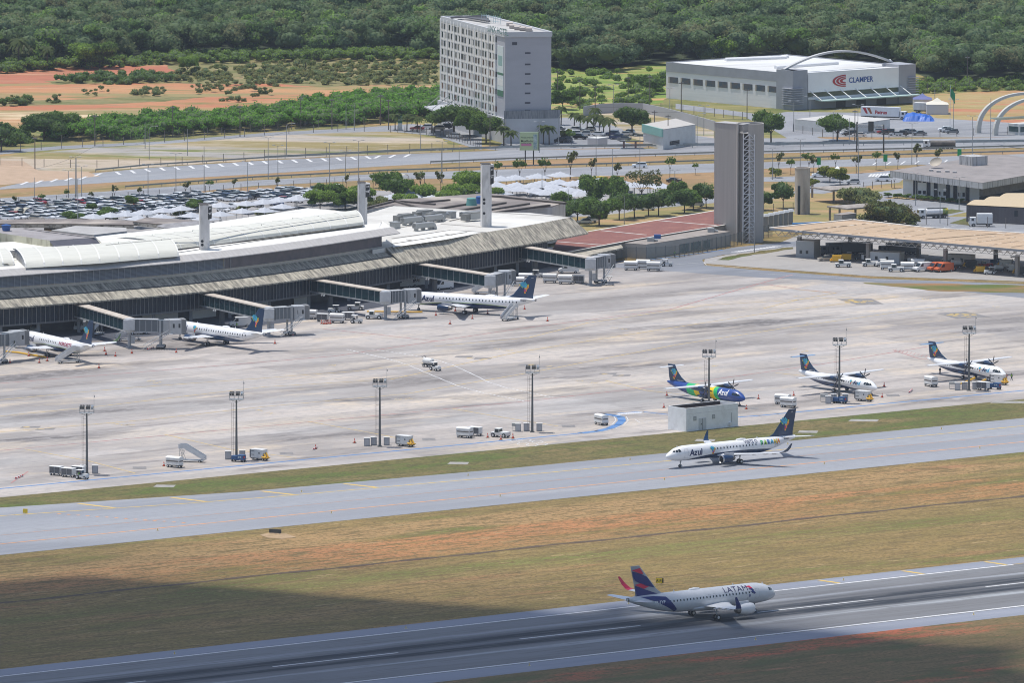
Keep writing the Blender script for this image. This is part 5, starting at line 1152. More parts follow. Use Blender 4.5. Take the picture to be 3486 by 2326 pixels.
for pr,x,y,a,l,g in (
    (curtain,192,1619,-30,'curtained baggage cart at the tail of the train, left of the leftmost mast',gB),(curtain,233,1625,-30,'curtained baggage cart in the middle of the train by the leftmost mast',gB),(curtain,268,1619,-30,'baggage cart just behind the driven tractor by the leftmost mast',gB),
    (tug,279,1632,-30,'white tractor with driver pulling carts past the leftmost mast',None),(closed,594,1592,-32,'white baggage cart in front of the folded passenger stairs',gB),
    (stairs,633,1573,165,'folded white passenger stairs standing behind a white cart',None),(bluec,812,1573,-30,'low blue cart at the foot of the second mast','blue carts by the masts'),(gpu,885,1567,-35,'white power unit with yellow hoses right of the second mast','ground power units'),
    (gpu,1381,1520,-35,'white power unit with yellow hoses right of the third mast','ground power units'),(closed,1582,1491,-32,'white baggage cart with slatted band in front of another cart',gB),(curtain,1618,1484,-32,'tall white cart half hidden behind a slatted cart',gB),
    (push,1704,1489,150,'white pushback tractor between two cones near the curved blue marking',None),(table,1755,1467,0,'equipment stand on legs left of the fourth mast',None),(closed,2047,1447,-60,'lone white cart beside the curved blue marking',gB),
    (closed,2665,1378,-32,'rear one of two white carts left of the middle turboprop',gB),(closed,2683,1388,-32,'front one of two white carts left of the middle turboprop',gB),(table,2805,1368,0,'equipment stand on legs below the middle turboprop',None),
    (bluec,2859,1374,-30,'low blue cart in front of the middle turboprop','blue carts by the masts'),(gpu,2942,1366,-35,'white power unit under the nose of the middle turboprop','ground power units'),(closed,3169,1316,-62,'white cart standing alone left of the rightmost mast',gB),
    (table,3243,1325,0,'equipment stand on legs left of the rightmost mast',None),(curtain,3346,1329,-32,'small white cart with two dark windows right of the rightmost mast',gB),(bluec,3385,1326,-30,'low blue cart between a white cart and the rightmost power unit','blue carts by the masts'),
    (gpu,3402,1309,-35,'white power unit with yellow hoses by the rightmost turboprop nose','ground power units'),(push,3390,1298,150,'white open tractor beside the nose of the rightmost turboprop',None),
    (tug,1482,1262,-50,'white tractor driving inside the dashed lane, towing a tank',None),(tank,1458,1250,-40,'round white tank trailer behind the tractor in the dashed lane',None),
    (closed,1055,1087,-15,'white cart leftmost in the group by the second bridge',gB),(curtain,1098,1095,-15,'dark curtained cart behind the row of cones',gB),(closed,1148,1100,-15,'white tank shaped cart right of the row of cones',gB),(curtain,1185,1090,-15,'curtained cart behind the blue tractor near the second bridge',gB),
    (tug,1213,1101,-15,'dark tractor with white roof right of the baggage group',None),(tug,1137,1066,170,'small white tractor in front of the dark ground strip',None),(push,1210,1056,-5,'large white pushback tractor behind the baggage group',None),(push,1273,1086,175,'low flat tractor near the bridge column',None),
    (closed,1762,975,-10,'white cart left of the fin of the jet with the blue engine',gB),(closed,1790,962,-10,'white cart behind another left of the blue fin',gB),(tug,1830,945,-10,'white tractor standing behind the blue jet fin',None),
    (closed,1872,963,-8,'rounded white cart just right of the navy fin',gB),(closed,1925,967,-8,'rounded white cart, middle of three right of the navy fin',gB),(curtain,1970,964,-8,'grey cart, rightmost of three right of the navy fin',gB),(van,1935,930,185,'white belly truck parked behind three carts near the rightmost bridge',None),
    (lift,2075,972,0,'white scissor platform with cones in front of the rightmost bridge',None),(closed,2148,920,-8,'leftmost cart of the long white train beside the apron road',gB),(closed,2190,915,-8,'cart behind the others in the long white train',gB),(closed,2225,922,-8,'right cart of the long white train beside the apron road',gB),(tug,2270,907,-8,'dark tractor at the head of the long white cart train',None),
    (van,1368,980,200,'white minibus in the shade beside the bridge column',None),(van,1508,985,215,'white van with dark lettering parked in the bridge shade',None),(van,1425,975,215,'small white van deep in the shade left of the lettered van',None),(van,815,1112,190,'white van behind the fin of the jet with brown tail cone',None),
    (van,122,1134,260,'white ambulance in a dark bay under the terminal',None),(van,271,1126,260,'silver van in a dark bay near the first bridge',None),(van,470,1138,200,'white van behind the folded stairs near the first bridge',None)):
    p = G(x,y); pr.put(p,R(a),l,g)
for o in [o for o in C.objects if o.parent is None and str(o.get('label','')).startswith(('white van with dark lettering',))]: pass
stairs.put(G(1745,1088),R(58),'grey passenger stairs at the rear door of the jet with the blue engine')
stairs.put(G(250,1235),R(28),'silver passenger stairs at the rear door of the leftmost jet')
stairs.put(G(455,1160),R(10),'white passenger stairs under the first bridge')
stairs.put(G(333,1140),R(60),'folded stairs truck behind the fin of the leftmost jet')
stairs.put(G(1665,1000),R(20),'white stairs lying beside the bridge behind the blue engined jet')
CN = [(34,1236),(98,1213),(134,1236),(161,1230),(337,1254),(393,1214),(361,1208),(356,1196),(449,1204),(600,1201),(936,1171),(1484,1075),(1532,1104),(1608,1086),(1660,1069),(1706,1082),(1786,1054),(1864,1094),(1550,1060),
      (1773,981),(1787,983),(1793,984),(1800,982),(1095,1103),(1103,1104),(1110,1104),(1117,1103),(1124,1103),(1207,1509),(1660,1491),(1705,1498),(1746,1491),(1746,1494),(2260,1389),(2270,1348),(2541,1394),(2582,1359),(2702,1348),(3003,1354),(3010,1317),(558,1588),(1074,1530)]
for k,(x,y) in enumerate(CN):
    near = 'the leftmost jet' if x < 460 else 'the jet with the brown tail cone' if x < 940 else 'the row beside the curtained cart' if x < 1130 and y < 1200 else 'the third mast' if x < 1300 else 'the jet with the blue engine' if y < 1110 else 'the pushback tractor' if x < 1760 else 'the turboprops'
    cone.put(G(x,y),random.random(),'red and white cone on the apron near %s' % near,'cones near %s' % near,sc=1.35)
def bar(x,y,a,L=3.5):
    p = G(x,y); b = B(); n = 7
    for k in range(n): b.box(-L/2+k*L/n,-L/2+(k+1)*L/n,-.12,.12,.2,.42,k % 2)
    for q in (-L/2+.3,L/2-.3): b.box(q-.1,q+.1,-.3,.3,0,.2,1)
    me = b.mesh('barrier_bar',[red,white]); o = bpy.data.objects.new('barrier_bar',me); C.objects.link(o); o.location = p; o.rotation_euler = (0,0,R(a)); return o
tag(bar(1073,1530,80),'striped barrier bar with a cone between the second and third mast','barrier','striped barrier bars'); tag(bar(3100,1335,80,5),'long striped bar on the apron between the right two masts','barrier','striped barrier bars')
tag(bar(512,1190,70,4),'striped bar lying in front of the second jet','barrier','striped barrier bars'); tag(bar(1000,1142,85,3),'red and white striped pole right of the tail with the brown cone','barrier','striped barrier bars')
tag(bar(65,1628,75,5),'striped bar on the open apron left of the curtained carts','barrier','striped barrier bars')
# equipment block by the apron edge
c0,c1,c2 = G(2262,1467),G(2336,1471),G(2512,1452); H_ = (1471-1391)/15.0
t = thing('equipment_block','small white flat roofed equipment block with grey double door beside the apron','building',c1,0)
a = c1; u = (c2-a); u.z = 0; L = u.length; an = math.atan2(u.y,u.x); wv = c0-a; wl = 5.6
b = B(); b.at(0,0,0,an)
wm_ = M('block_white',(.86,.87,.865),.8,col2=(.78,.785,.78),sc=.5,col3=(.68,.68,.67),sc3=.25)
wl = 6.2
b.box(0,L,0,wl,0,H_-.9);
for q in ((0,L,0,.2),(0,L,wl-.2,wl),(0,.2,.2,wl-.2),(L-.2,L,.2,wl-.2)): b.box(*q,H_-.9,H_)
part('wall',b,wm_,t); part('roof',B().at(0,0,0,an).box(.2,L-.2,.2,wl-.2,H_-.89,H_-.8),M('bitumen',(.06,.045,.04),.9),t)
part('parapet_lining',B().at(0,0,0,an).box(.22,L-.22,wl-.32,wl-.21,H_-.8,H_-.06),MC['bitumen'],t); part('ledge',B().at(0,0,0,an).box(-.04,L+.04,-.04,0,H_-1.35,H_-1.3),white_old,t)
f = lambda X: (X-2337)/(2512-2337)*L
d = part('double_door',B().at(0,0,0,an).box(f(2379),f(2404),-.06,0,.05,2.75),M('door_grey',(.52,.55,.57),.5),t); part('door_gap',B().at(0,0,0,an).box(f(2391),f(2391)+.08,-.08,-.06,.1,2.7),dark_steel,d); part('handle',B().at(0,0,0,an).box(f(2386),f(2386)+.3,-.1,-.06,1.3,1.5),black,d)
for x in (2361,2424): w = part('window',B().at(0,0,0,an).box(f(x),f(x+10),-.05,0,2.35,3.3),M('window_frame',(.3,.31,.32),.6),t); part('pane',B().at(0,0,0,an).box(f(x+1.5),f(x+8.5),-.07,-.05,2.5,3.15),M('frosted_pane',(.42,.45,.46),.3),w)
part('air_conditioner',B().at(0,0,0,an).box(f(2480),f(2488),-.5,0,.4,1.1),white,t); part('drain_pipe',B().at(0,0,0,an).tube((f(2490),-.1,.8),(f(2490),-.1,3.3),.06),galv,t)
# people: standing workers
skin_p = M('skin',(.25,.13,.08),.7); dk_cloth = M('navy_overalls',(.02,.03,.06),.9); hv_o = M('orange_vest',(.7,.12,.03),.8); hv_g = M('lime_vest',(.25,.5,.05),.8)
def person(p,rz,label,vest,walk=.0,z=0,sit=False):
    t = thing('person',label,'person',(p[0],p[1],z),rz)
    V = {}; E_ = []; me = bpy.data.meshes.new('body'); pts = []; ed = []; rad = []
    def add(co_,r,par=None): pts.append(co_); rad.append(r); i = len(pts)-1; (ed.append((par,i)) if par is not None else None); return i
    if sit:
        hip = add((0,0,.95),.16); ch = add((-.02,0,1.25),.17,hip); nk = add((-.02,0,1.48),.075,ch); hd_ = add((0,0,1.62),.1,nk); add((0,0,1.74),.085,hd_)
        for s in (-1,1):
            k = add((.42,s*.12,.92),.075,hip); f_ = add((.48,s*.12,.5),.055,k); add((.62,s*.12,.46),.05,f_); sh = add((0,s*.2,1.42),.07,ch); e_ = add((.18,s*.26,1.18),.05,sh); add((.45,s*.15,1.2),.04,e_)
    else:
        hip = add((0,0,.93),.155); ch = add((.01,0,1.22),.165,hip); nk = add((.01,0,1.48),.07,ch); hd_ = add((.02,0,1.62),.1,nk); add((.02,0,1.74),.085,hd_)
        for s in (-1,1):
            w_ = walk*s; k = add((.02+w_*.5,s*.1,.5),.078,hip); f_ = add((w_,s*.1,.09),.055,k); add((w_+.16,s*.1,.05),.05,f_); sh = add((0,s*.2,1.42),.07,ch); e_ = add((-w_*.4,s*.27,1.14),.05,sh); add((-w_*.6+.1,s*.25,.88),.042,e_)
    me.from_pydata(pts,ed,[]); o = bpy.data.objects.new('body',me); C.objects.link(o); me.materials.append(dk_cloth)
    md = o.modifiers.new('skin','SKIN');
    for i,r in enumerate(rad): me.skin_vertices[0].data[i].radius = (r,r)
    me.skin_vertices[0].data[0].use_root = True; o.modifiers.new('sub','SUBSURF').levels = 1; o.parent = t
    hz = 1.66; part('head',B().lathe([(0,hz-.12),(.08,hz-.08),(.1,hz),(.085,hz+.09),(0,hz+.13)],'z',12,0,(.02,0,0)),skin_p,t,smooth=True)
    part('hair',B().lathe([(.106,hz+.01),(.1,hz+.09),(.05,hz+.14),(0,hz+.15)],'z',12,0,(0,0,0)),black,t)
    b = B(); b.loft([[(.015+(.17+dz*.02)*math.cos(a_),(.215+dz*.03)*math.sin(a_),1.0+dz*.45) for a_ in [2*math.pi*k/14 for k in range(14)]] for dz in (0,.5,1)]); part('vest',b,vest,t)
    return t
person(G(3427,1297),R(200),'person in orange vest standing at the nose of the rightmost turboprop',hv_o)
person(G(3444,1296),R(200),'person in green vest walking at the nose of the rightmost turboprop',hv_g,.28)
person(G(3200,1275),R(-60),'person in dark clothes under the left wing of the rightmost turboprop',dk_cloth,.1)
person(G(2297,876),R(90),'person in lime vest walking beside the blue line near the long fence',hv_g,.2)
person(G(269,1632),R(-30),'person in lime vest seated on the tractor by the leftmost mast',hv_g,sit=True)
person(G(806,1121),R(0),'person in lime vest standing beside the van behind the second jet',hv_g)
# yellow air hoses to the rightmost turboprop, tow bars, signs in the grass
for pts,l in (([(3252,1313,.5),(3290,1300,1.2),(3320,1286,2.2)],'yellow air hose rising left to the rightmost turboprop belly'),([(3312,1310,.5),(3335,1303,1.0),(3356,1292,1.9)],'yellow air hose rising right to the rightmost turboprop nose')):
    b = B(); P_ = [G(x,y,z) for x,y,z in pts]
    for p,q in zip(P_[:-1],P_[1:]): b.tube(p,q,.22,n=10)
    solo('air_hose',b,yellow,l,'hose','yellow air hoses')
b = B(); P_ = [G(x,y,.3) for x,y in ((12,1196),(60,1200),(155,1216))]
for p,q in zip(P_[:-1],P_[1:]): b.tube(p,q,.2,n=8)
solo('air_hose',b,yellow,'yellow hose on the ground below the wing of the leftmost jet','hose','yellow air hoses')
p = G(1330,1066); b = B(); b.tube(p+Vector((-6,1,.3)),p+Vector((8,0,.3)),.18,n=8); solo('air_hose',b,yellow,'yellow hose on the ground below the jet nose at the third bridge','hose','yellow air hoses')
t = thing('taxiway_sign','small yellow taxiway sign with black letters in the grass by the runway','sign',G(2244,1991),R(-20)); part('panel',B().box(-.65,.65,-.12,.12,.25,1.25),M('sign_yellow',(.75,.55,.02),.5),t); part('casing',B().box(-.75,.8,.13,.35,.2,1.3),black,t); part('leg',B().box(-.5,-.4,-.05,.05,0,.25),galv,t); part('leg',B().box(.4,.5,-.05,.05,0,.25),galv,t)
lettering('lettering','A F1',.75,black,t,(-.6,-.14,.48),0,.02)
t = thing('taxiway_sign','long dark sign board on a sandy patch in the grass','sign',G(937,1819),R(-22)); part('panel',B().box(-1.35,1.35,-.1,.1,.2,1.0),dark_steel,t)
for x in (-1,0,1): part('leg',B().box(x-.05,x+.05,-.05,.05,0,.2),galv,t)
t = thing('taxiway_sign','small square yellow sign on the taxiway edge at far left','sign',G(86,1750),R(-10)); part('panel',B().box(-.5,.5,-.08,.08,.15,1.05),M('sign_yellow'),t); part('leg',B().box(-.05,.05,-.05,.05,0,.15),galv,t)
struct('sandy_patch',B().poly([p for p in [(G(x,y)+Vector((0,0,.01))) for x,y in ((885,1822),(920,1814),(975,1818),(1010,1830),(960,1836),(910,1832))]]),M('sand',(.42,.29,.17),.9,col2=(.3,.2,.1),sc=.5))
def mk_edge():
    t = thing('edge_light','','edge light'); part('lamp',B().lathe([(.12,0),(.08,.3),(.1,.45),(0,.5)],'z',8),M('lamp_yellow',(.6,.45,.1),.5),t); part('base_plate',B().cb(0,0,0,.6,.6,.06),M('base_pale',(.5,.45,.35),.8),t); return t
edge = Proto(mk_edge)
for u in range(-4,6): edge.put(UV(u*55+18,-86),0,'small edge light on the far runway shoulder','edge lights on the far runway shoulder')
for u in range(-4,6): edge.put(UV(u*55+8,-138),0,'small edge light on the near runway shoulder','edge lights on the near runway shoulder')
for u in range(-2,6): edge.put(UV(u*45-5,56),0,'small edge light along the lower taxiway line','edge lights of the taxiway near side')
for u in range(0,6): edge.put(UV(u*45+10,87),0,'small edge light along the upper taxiway line','edge lights of the taxiway far side')
b = B()
for x,y,w in ((2940,1432,6),(2750,1471,4),(1560,1578,4),(2400,1500,4),(560,1656,4),(3440,1370,8)): p = G(x,y); b.poly([p+Vector((-w*.6,-1.6,.02)),p+Vector((w*.5,-2.2,.02)),p+Vector((w*.6,1.8,.02)),p+Vector((-w*.45,2.2,.02))])
struct('concrete_slab',b,M('slab',(.36,.34,.31),.9,col2=(.25,.24,.22),sc=.6))
# ================================================================ BUILDINGS BEYOND THE APRON
def loc3(p,base): return (p.x-base.x,p.y-base.y,p.z-base.z)
def quad_up(b,P,z0,z1,base,mi=0,tmi=None): b.prism([(p.x-base.x,p.y-base.y) for p in P],z0,z1,mi,tmi)
class Face:                                     # a wall from p to q: place things at s metres along it and z up, proud by o
    def __init__(s,p,q,base): s.p = Vector((p.x-base.x,p.y-base.y,0)); q = Vector((q.x-base.x,q.y-base.y,0)); d = q-s.p; s.L = d.length; s.an = math.atan2(d.y,d.x)
    def box(s,b,s0,s1,z0,z1,o=.05,i=0.,mi=None): b.at(s.p.x,s.p.y,0,s.an).box(s0,s1,-o,i,z0,z1,mi); b.at(); return b
# ---- hotel
HZ = 33.2; A_,B_,C_,D_ = [G(x,y,HZ) for x,y in ((1503,56),(1720,111),(1877,109),(1660,54))]
hb = Vector((B_.x,B_.y,0)); t = thing('hotel','tall grey and cream hotel block with rows of narrow windows and a roof sign','hotel',hb)
hg = M('hotel_grey',(.44,.44,.475),.85,col2=(.40,.40,.435),sc=.1,st=(1,1,.3)); hc = M('hotel_cream',(.70,.67,.62),.85,col2=(.58,.56,.52),sc=.3)
b = B(); quad_up(b,[A_,B_,C_,D_],7.5,HZ-.9,hb);
part('wall',b,hg,t,'plain blue grey end wall')
FL,FR = Face(A_,B_,hb),Face(B_,C_,hb)
b = B(); FL.box(b,0,FL.L*.86,5.5,HZ-.4,.25); part('panelled_front',b,hc,t)
b = B(); quad_up(b,[A_.lerp(B_,-.005),B_,C_,D_],HZ-.9,HZ-.2,hb); part('roof',b,M('hotel_roof',(.5,.49,.47),.85,col2=(.36,.35,.34),sc=.15),t)
b = B()
for p,q in ((A_,B_),(B_,C_),(C_,D_),(D_,A_)): Face(p,q,hb).box(b,0,Face(p,q,hb).L,HZ-1.3,HZ+.25,.3,.3)
part('coping',b,M('hotel_coping',(.55,.56,.58),.7),t)
b = B(); FL.box(b,-2,FL.L+.5,0,7.5,.6,3); FR.box(b,0,FR.L+2.5,0,7.4,1.2,14); part('podium',b,M('podium_pale',(.56,.565,.58),.8,col2=(.5,.5,.52),sc=.3),t)
b = B(); FR.box(b,-.5,FR.L+2.6,7.4,9.9,1.25,-1.1)
part('terrace_screen',b,M('screen_dark',(.13,.14,.16),.5,col2=(.3,.31,.33),sc=1.2,st=(.3,.3,4)),t)
b = B(); nb = 8; bw = FL.L*.86/nb; nwin = 0; rest = B(); pil = B()
for k in range(nb+1): FL.box(pil,k*bw-.35,k*bw+.35,5.5,HZ-.5,.42)
for k in range(nb): FL.box(pil,k*bw+bw*.5-.25,k*bw+bw*.5+.25,5.5,HZ-.5,.36)
part('pilasters',pil,M('pilaster_white',(.82,.81,.80),.8),t)
sl = B()
for r in range(10): FL.box(sl,0,FL.L*.86,5.4+r*2.62,5.75+r*2.62,.31)
part('floor_band',sl,M('band_cream',(.70,.67,.63),.85),t)
for r in range(10):
    z0 = 6.2+r*2.62
    for k in reversed(range(nb)):
        for j,(o,w) in enumerate(((.6,.85),(2.0,.7),(3.1,1.1)) if (r+k) % 2 else ((.9,1.3),(4.6,.7),(5.9,1.0))):
            ww = random.choice((w,w*.75)); s0 = k*bw+.5+o
            if nwin < 100: part('window',FL.box(B(),s0,s0+ww,z0,z0+1.6,.32),random.choice((glass,glass,M('window_green',(.03,.07,.06),.2),M('window_brown',(.12,.05,.03),.5))),t)
            else: FL.box(rest,s0,s0+ww,z0,z0+1.6,.32)
            nwin += 1
tag(part('window_rows',rest,glass,t),kind='stuff')
b = FL.box(B(),FL.L*.885,FL.L*.975,13.8,28.9,.12); bn = part('banner',b,M('banner_pale',(.60,.66,.66),.5),t,'tall pale banner with green blocks')
part('banner_block',FL.box(B(),FL.L*.885,FL.L*.975,13.8,15.6,.14),M('banner_green',(.05,.16,.1),.5),bn); part('banner_block',FL.box(B(),FL.L*.885,FL.L*.975,20.2,20.9,.14),M('banner_green'),bn)
part('banner_block',FL.box(B(),FL.L*.9,FL.L*.96,23,26,.14),M('banner_teal',(.25,.4,.38),.5),bn); part('banner_block',FL.box(B(),FL.L*.89,FL.L*.97,17,19,.14),white,bn)
for z in (26.8,23.4,20.5,17.6,14.7,11.8,8.9+.6): part('window',FR.box(B(),6.0,7.7,z,z+.5,.05),M('slit_dark',(.06,.06,.08),.6),t)
part('window',FR.box(B(),2.1,3.6,29.5,30.4,.05),MC['slit_dark'],t)
# roof signs and pipes
for (x0,y0),(x1,y1),txt,l in (((1640,60),(1703,68),'LINX HOTEL','far'),((1660,97),(1723,112),'LINX HOTEL','near')):
    p,q = G(x0,y0+12,HZ),G(x1,y1+12,HZ); F2 = Face(p,q,hb)
    b = B()
    for k in range(9): F2.box(b,k*F2.L/8-.05,k*F2.L/8+.05,HZ,HZ+(2.4 if l == 'far' else .5),.05,.05)
    for z in (.5,1.9) if l == 'far' else (.3,): F2.box(b,0,F2.L,HZ+z,HZ+z+.1,.06,.06)
    sg = part('roof_sign',b,M('sign_frame',(.35,.5,.52),.6) if l == 'far' else galv,t)
    if l == 'near': lettering('lettering',txt,2.6,M('sign_teal',(.12,.22,.22),.5),t,(F2.p.x,F2.p.y,HZ+.4),F2.an,.03,wide=F2.L/13.2)
b = B();
for k in range(11): p,q = G(1535+k*3,66-k*.5,HZ)-hb,G(1652+k*1.5,58+k*2,HZ)-hb; b.tube(p+Vector((0,0,.6)),q+Vector((0,0,.6)),.28,n=5)
part('roof_pipes',b,M('pipe_dark',(.09,.09,.10),.6),t)
b = B()
for x,y in ((1745,92),(1762,97),(1780,100),(1735,84),(1800,102)): p = G(x,y,HZ)-hb; b.at(p.x,p.y,HZ).box(-1,1,-2.5,2.5,0,.8)
b.at(); part('roof_box',b,M('rust_box',(.45,.4,.36),.8),t)
cnp = [G(x,y,7.5) for x,y in ((1444,362),(1480,378),(1545,372),(1520,355))]; b = B(); quad_up(b,cnp,7.2,7.6,hb); part('entrance_canopy',b,M('canopy_grey',(.45,.46,.48),.5),t)
b = B()
for (x0,y0),(x1,y1) in (((1452,362),(1503,320)),((1470,372),(1530,324)),((1500,376),(1556,330))): b.tube(G(x0,y0,7.6)-hb,G(x1,y1,12)-hb,.12,n=5)
part('canopy_strut',b,galv,t)
# ---- factory hall
FZ = 11.5; L_,N_,R_,K_ = [G(x,y,FZ) for x,y in ((2268,210),(2700,249),(3108,224),(2678,184))]
fb = Vector((N_.x,N_.y,0)); t = thing('factory_hall','large pale factory hall with roof arch and blue company name on its front','factory',fb)
fw = M('factory_white',(.78,.78,.79),.7,col2=(.70,.70,.71),sc=.3,st=(8,8,.3)); fg = M('factory_grey',(.34,.35,.38),.7,col2=(.30,.31,.34),sc=.3)
b = B(); quad_up(b,[L_,N_,R_,K_],0,FZ-.6,fb); part('wall',b,fw,t)
b = B(); quad_up(b,[L_,N_,R_,K_],FZ-.6,FZ-.3,fb); part('roof',b,M('factory_roof',(.70,.70,.69),.6,col2=(.62,.62,.60),sc=.12,st=(6,1,1),rz=R(30),col3=(.48,.47,.45),sc3=.1),t)
LN_,NR_,KR_ = Face(L_,N_,fb),Face(N_,R_,fb),Face(R_,K_,fb)
b = LN_.box(B(),0,LN_.L,FZ-3.0,FZ,.15,.1); KR_.box(b,0,KR_.L,FZ-1.5,FZ,.1,.1); Face(K_,L_,fb).box(b,0,Face(K_,L_,fb).L,FZ-1.5,FZ,.1,.1); part('grey_band',b,fg,t)
for k in range(10): s0 = LN_.L*(.02+k*.098); w = part('window',LN_.box(B(),s0,s0+LN_.L*.075,5.0,6.9,.12),M('window_blue',(.04,.08,.12),.3,col2=(.12,.1,.1),sc=.8),t); part('frame',LN_.box(B(),s0,s0+.6,5.0,6.9,.16),M('frame_beige',(.4,.36,.3),.7),w)
def ctower(F0,F1,w0,w1,zt,nm,sl_z):
    b = B(); F0.box(b,F0.L-w0,F0.L+.5,0,zt,.6,2); F1.box(b,-.6,w1,0,zt,.6,6); part(nm,b,fg,t,'grey corner tower')
    b = B()
    for k in range(8):
        z = sl_z+k*.72
        F0.box(b,F0.L-w0*.55,F0.L+1.2,z,z+.14,1.3,-.6); F1.box(b,-1.2,w1*.62,z,z+.14,1.3,-.6)
    part('sun_louvre',b,M('fin_grey',(.45,.46,.49),.5),t)
ctower(LN_,NR_,LN_.L*.12,NR_.L*.11,12.4,'corner_tower',1.6)
w2 = NR_.L*.13; b = NR_.box(B(),NR_.L-w2,NR_.L+.5,0,12.2,.8,8); part('corner_tower',b,fg,t)
b = B()
for k in range(10): z = 1.2+k*.75; NR_.box(b,NR_.L-w2*.45,NR_.L+1.4,z,z+.14,1.5,-.7)
part('sun_louvre',b,MC['fin_grey'],t)
b = NR_.box(B(),NR_.L*.115,NR_.L*.87,5.2,FZ,.7,0); part('front_panel',b,M('panel_white',(.85,.85,.86),.5,col2=(.8,.8,.81),sc=.2),t)
part('window_strip',NR_.box(B(),NR_.L*.115,NR_.L*.87,3.7,5.2,.3),M('strip_olive',(.05,.065,.04),.3,col2=(.1,.12,.07),sc=.3),t)
part('sill_band',NR_.box(B(),NR_.L*.115,NR_.L*.87,2.9,3.7,.75),fw,t)
part('entrance_canopy',NR_.box(B(),NR_.L*.17,NR_.L*.98,2.6,2.95,5.5,-1),M('canopy_aqua',(.42,.55,.53),.5),t); part('lower_wall',NR_.box(B(),NR_.L*.115,NR_.L*.87,0,2.9,.4),M('lower_grey',(.3,.31,.34),.8),t)
for k in range(3): part('door',NR_.box(B(),NR_.L*(.35+k*.17),NR_.L*(.43+k*.17),0,2.2,.45),dark_steel,t)
for k in range(7): s0 = NR_.L*(.13+k*.125); b = B(); b.at(NR_.p.x,NR_.p.y,0,NR_.an).tube((s0,-.8,5.6),(s0+1.2,-5.2,3.0),.16,n=5); part('canopy_strut',b,white,t)
lettering('lettering','CLAMPER',2.35,M('name_blue',(.01,.07,.30),.5),t,tuple(NR_.p+Vector((math.cos(NR_.an),math.sin(NR_.an),0))*NR_.L*.45+Vector((math.sin(NR_.an),-math.cos(NR_.an),0))*.78+Vector((0,0,7.55))),NR_.an,.02,wide=NR_.L*.25/12.3)
for k,(r0,r1) in enumerate(((2.0,1.65),(1.45,1.1),(.9,.5))):
    b = B(); cxs = NR_.L*.425; n = 14; mfl = NR_.L*.11/2.0
    for i in range(n):
        a0,a1 = math.pi*(.5+i/n),math.pi*(.5+(i+1)/n)
        b.at(NR_.p.x,NR_.p.y,0,NR_.an).add([(cxs+mfl*r*math.cos(a),-.8,8.3+r*.95*math.sin(a)) for r,a in ((r0,a0),(r0,a1),(r1,a1),(r1,a0))],[(0,1,2,3)])
    part('emblem_arc',b,M('emblem_red',(.42,.02,.03),.5),t)
ap = [G(2668,238,12.2),G(3036,212,12.2)]; b = B(); rg = []
for k in range(25):
    f = k/24; p = ap[0].lerp(ap[1],f)-fb; z = 12+4.6*math.sin(math.pi*f)**.9; q = Vector((p.x,p.y,z)); d = (ap[1]-ap[0]).normalized(); nn = Vector((-d.y,d.x,0))
    rg.append([q-nn*.6,q+nn*.6,q+nn*.6+Vector((0,0,.6)),q-nn*.6+Vector((0,0,.6))])
b.loft(rg); part('roof_arch',b,M('arch_pale',(.5,.5,.5),.7),t)
for (x0,y0),(x1,y1) in (((2470,204),(2675,196)),((2640,230),(2850,215)),((2660,195),(2680,193))): b = B(); b.tube(G(x0,y0,FZ)-fb,G(x1,y1,FZ)-fb,.8,n=10); part('roof_vent',b,fw,t)
p = G(3030,204,13)-fb; part('radar_ball',B().lathe([(0,12.2),(.5,12.6),(.5,13),(0,13.4)],'z',10,0,(p.x,p.y,0)),white,t)
# ---- twin cylinder tower
tb = G(2514,821); t = thing('concrete_tower','tall grey concrete double tower with a steel lattice stair in its slot','tower',tb); HT = 32.0
tm = M('tower_grey',(.41,.385,.355),.9,col2=(.37,.35,.325),sc=.15,st=(.15,.15,8),col3=(.35,.33,.305),sc3=.4)
part('slab',B().prism([(-6.55,4.2),(1.05,-2.0),(3.0,1.6),(-3.6,7.2)],0,HT-.3),tm,t); part('slab_cap',B().prism([(-6.7,4.2),(1.1,-2.2),(3.1,1.6),(-3.6,7.4)],HT-.3,HT-.1),MC['light_flat_roof'],t)
for cx_,cy_,r_,a0,a1,h,nm in ((3.0,-1.2,3.7,-100,200,HT+.2,'right'),):
    b = B(); n = 28; ring = []
    for i in range(n+1): a = R(lerp(a0,a1,i/n)); ring.append((cx_+r_*math.cos(a),cy_+r_*math.sin(a)))
    inn = [(cx_+(r_-.35)*math.cos(R(lerp(a0,a1,i/n))),cy_+(r_-.35)*math.sin(R(lerp(a0,a1,i/n)))) for i in range(n+1)]
    P_ = ring+inn[::-1]; m_ = len(P_)
    b.add([(x,y,0) for x,y in P_]+[(x,y,h) for x,y in P_],[(i,(i+1) % m_,m_+(i+1) % m_,m_+i) for i in range(m_)]+[(m_+i,m_+i+1,m_+m_-2-i,m_+m_-1-i) for i in range(n)])
    part('shell',b,tm,t,smooth=True); part('inner_floor',B().lathe([(0,h-2.5),(r_-.3,h-2.5)],'z',24,0,(cx_,cy_,0)),MC['light_flat_roof'],t)
b = B(); X0,X1,Y0 = 1.1,4.1,-5.2
for x in (X0,(X0+X1)/2+.2,X1): b.tube((x,Y0,0),(x,Y0,HT-2.5),.13,n=5)
b.tube((X0,Y0+2,0),(X0,Y0+2,HT-2.5),.11,n=5)
for k in range(20):
    z = k*1.48; b.tube((X0,Y0,z),(X1,Y0,z),.11,n=4); b.tube((X0,Y0,z),(X0+1.6,Y0,z+1.4),.13,n=4); b.tube((X1,Y0,z),(X0+1.7,Y0,z+1.4),.08,n=4); b.tube((X0,Y0,z),(X0,Y0+2,z+.7),.07,n=4)
    b.box(X0+1.8,X1-.1,Y0+.1,Y0+1.6,z+.7,z+.78)
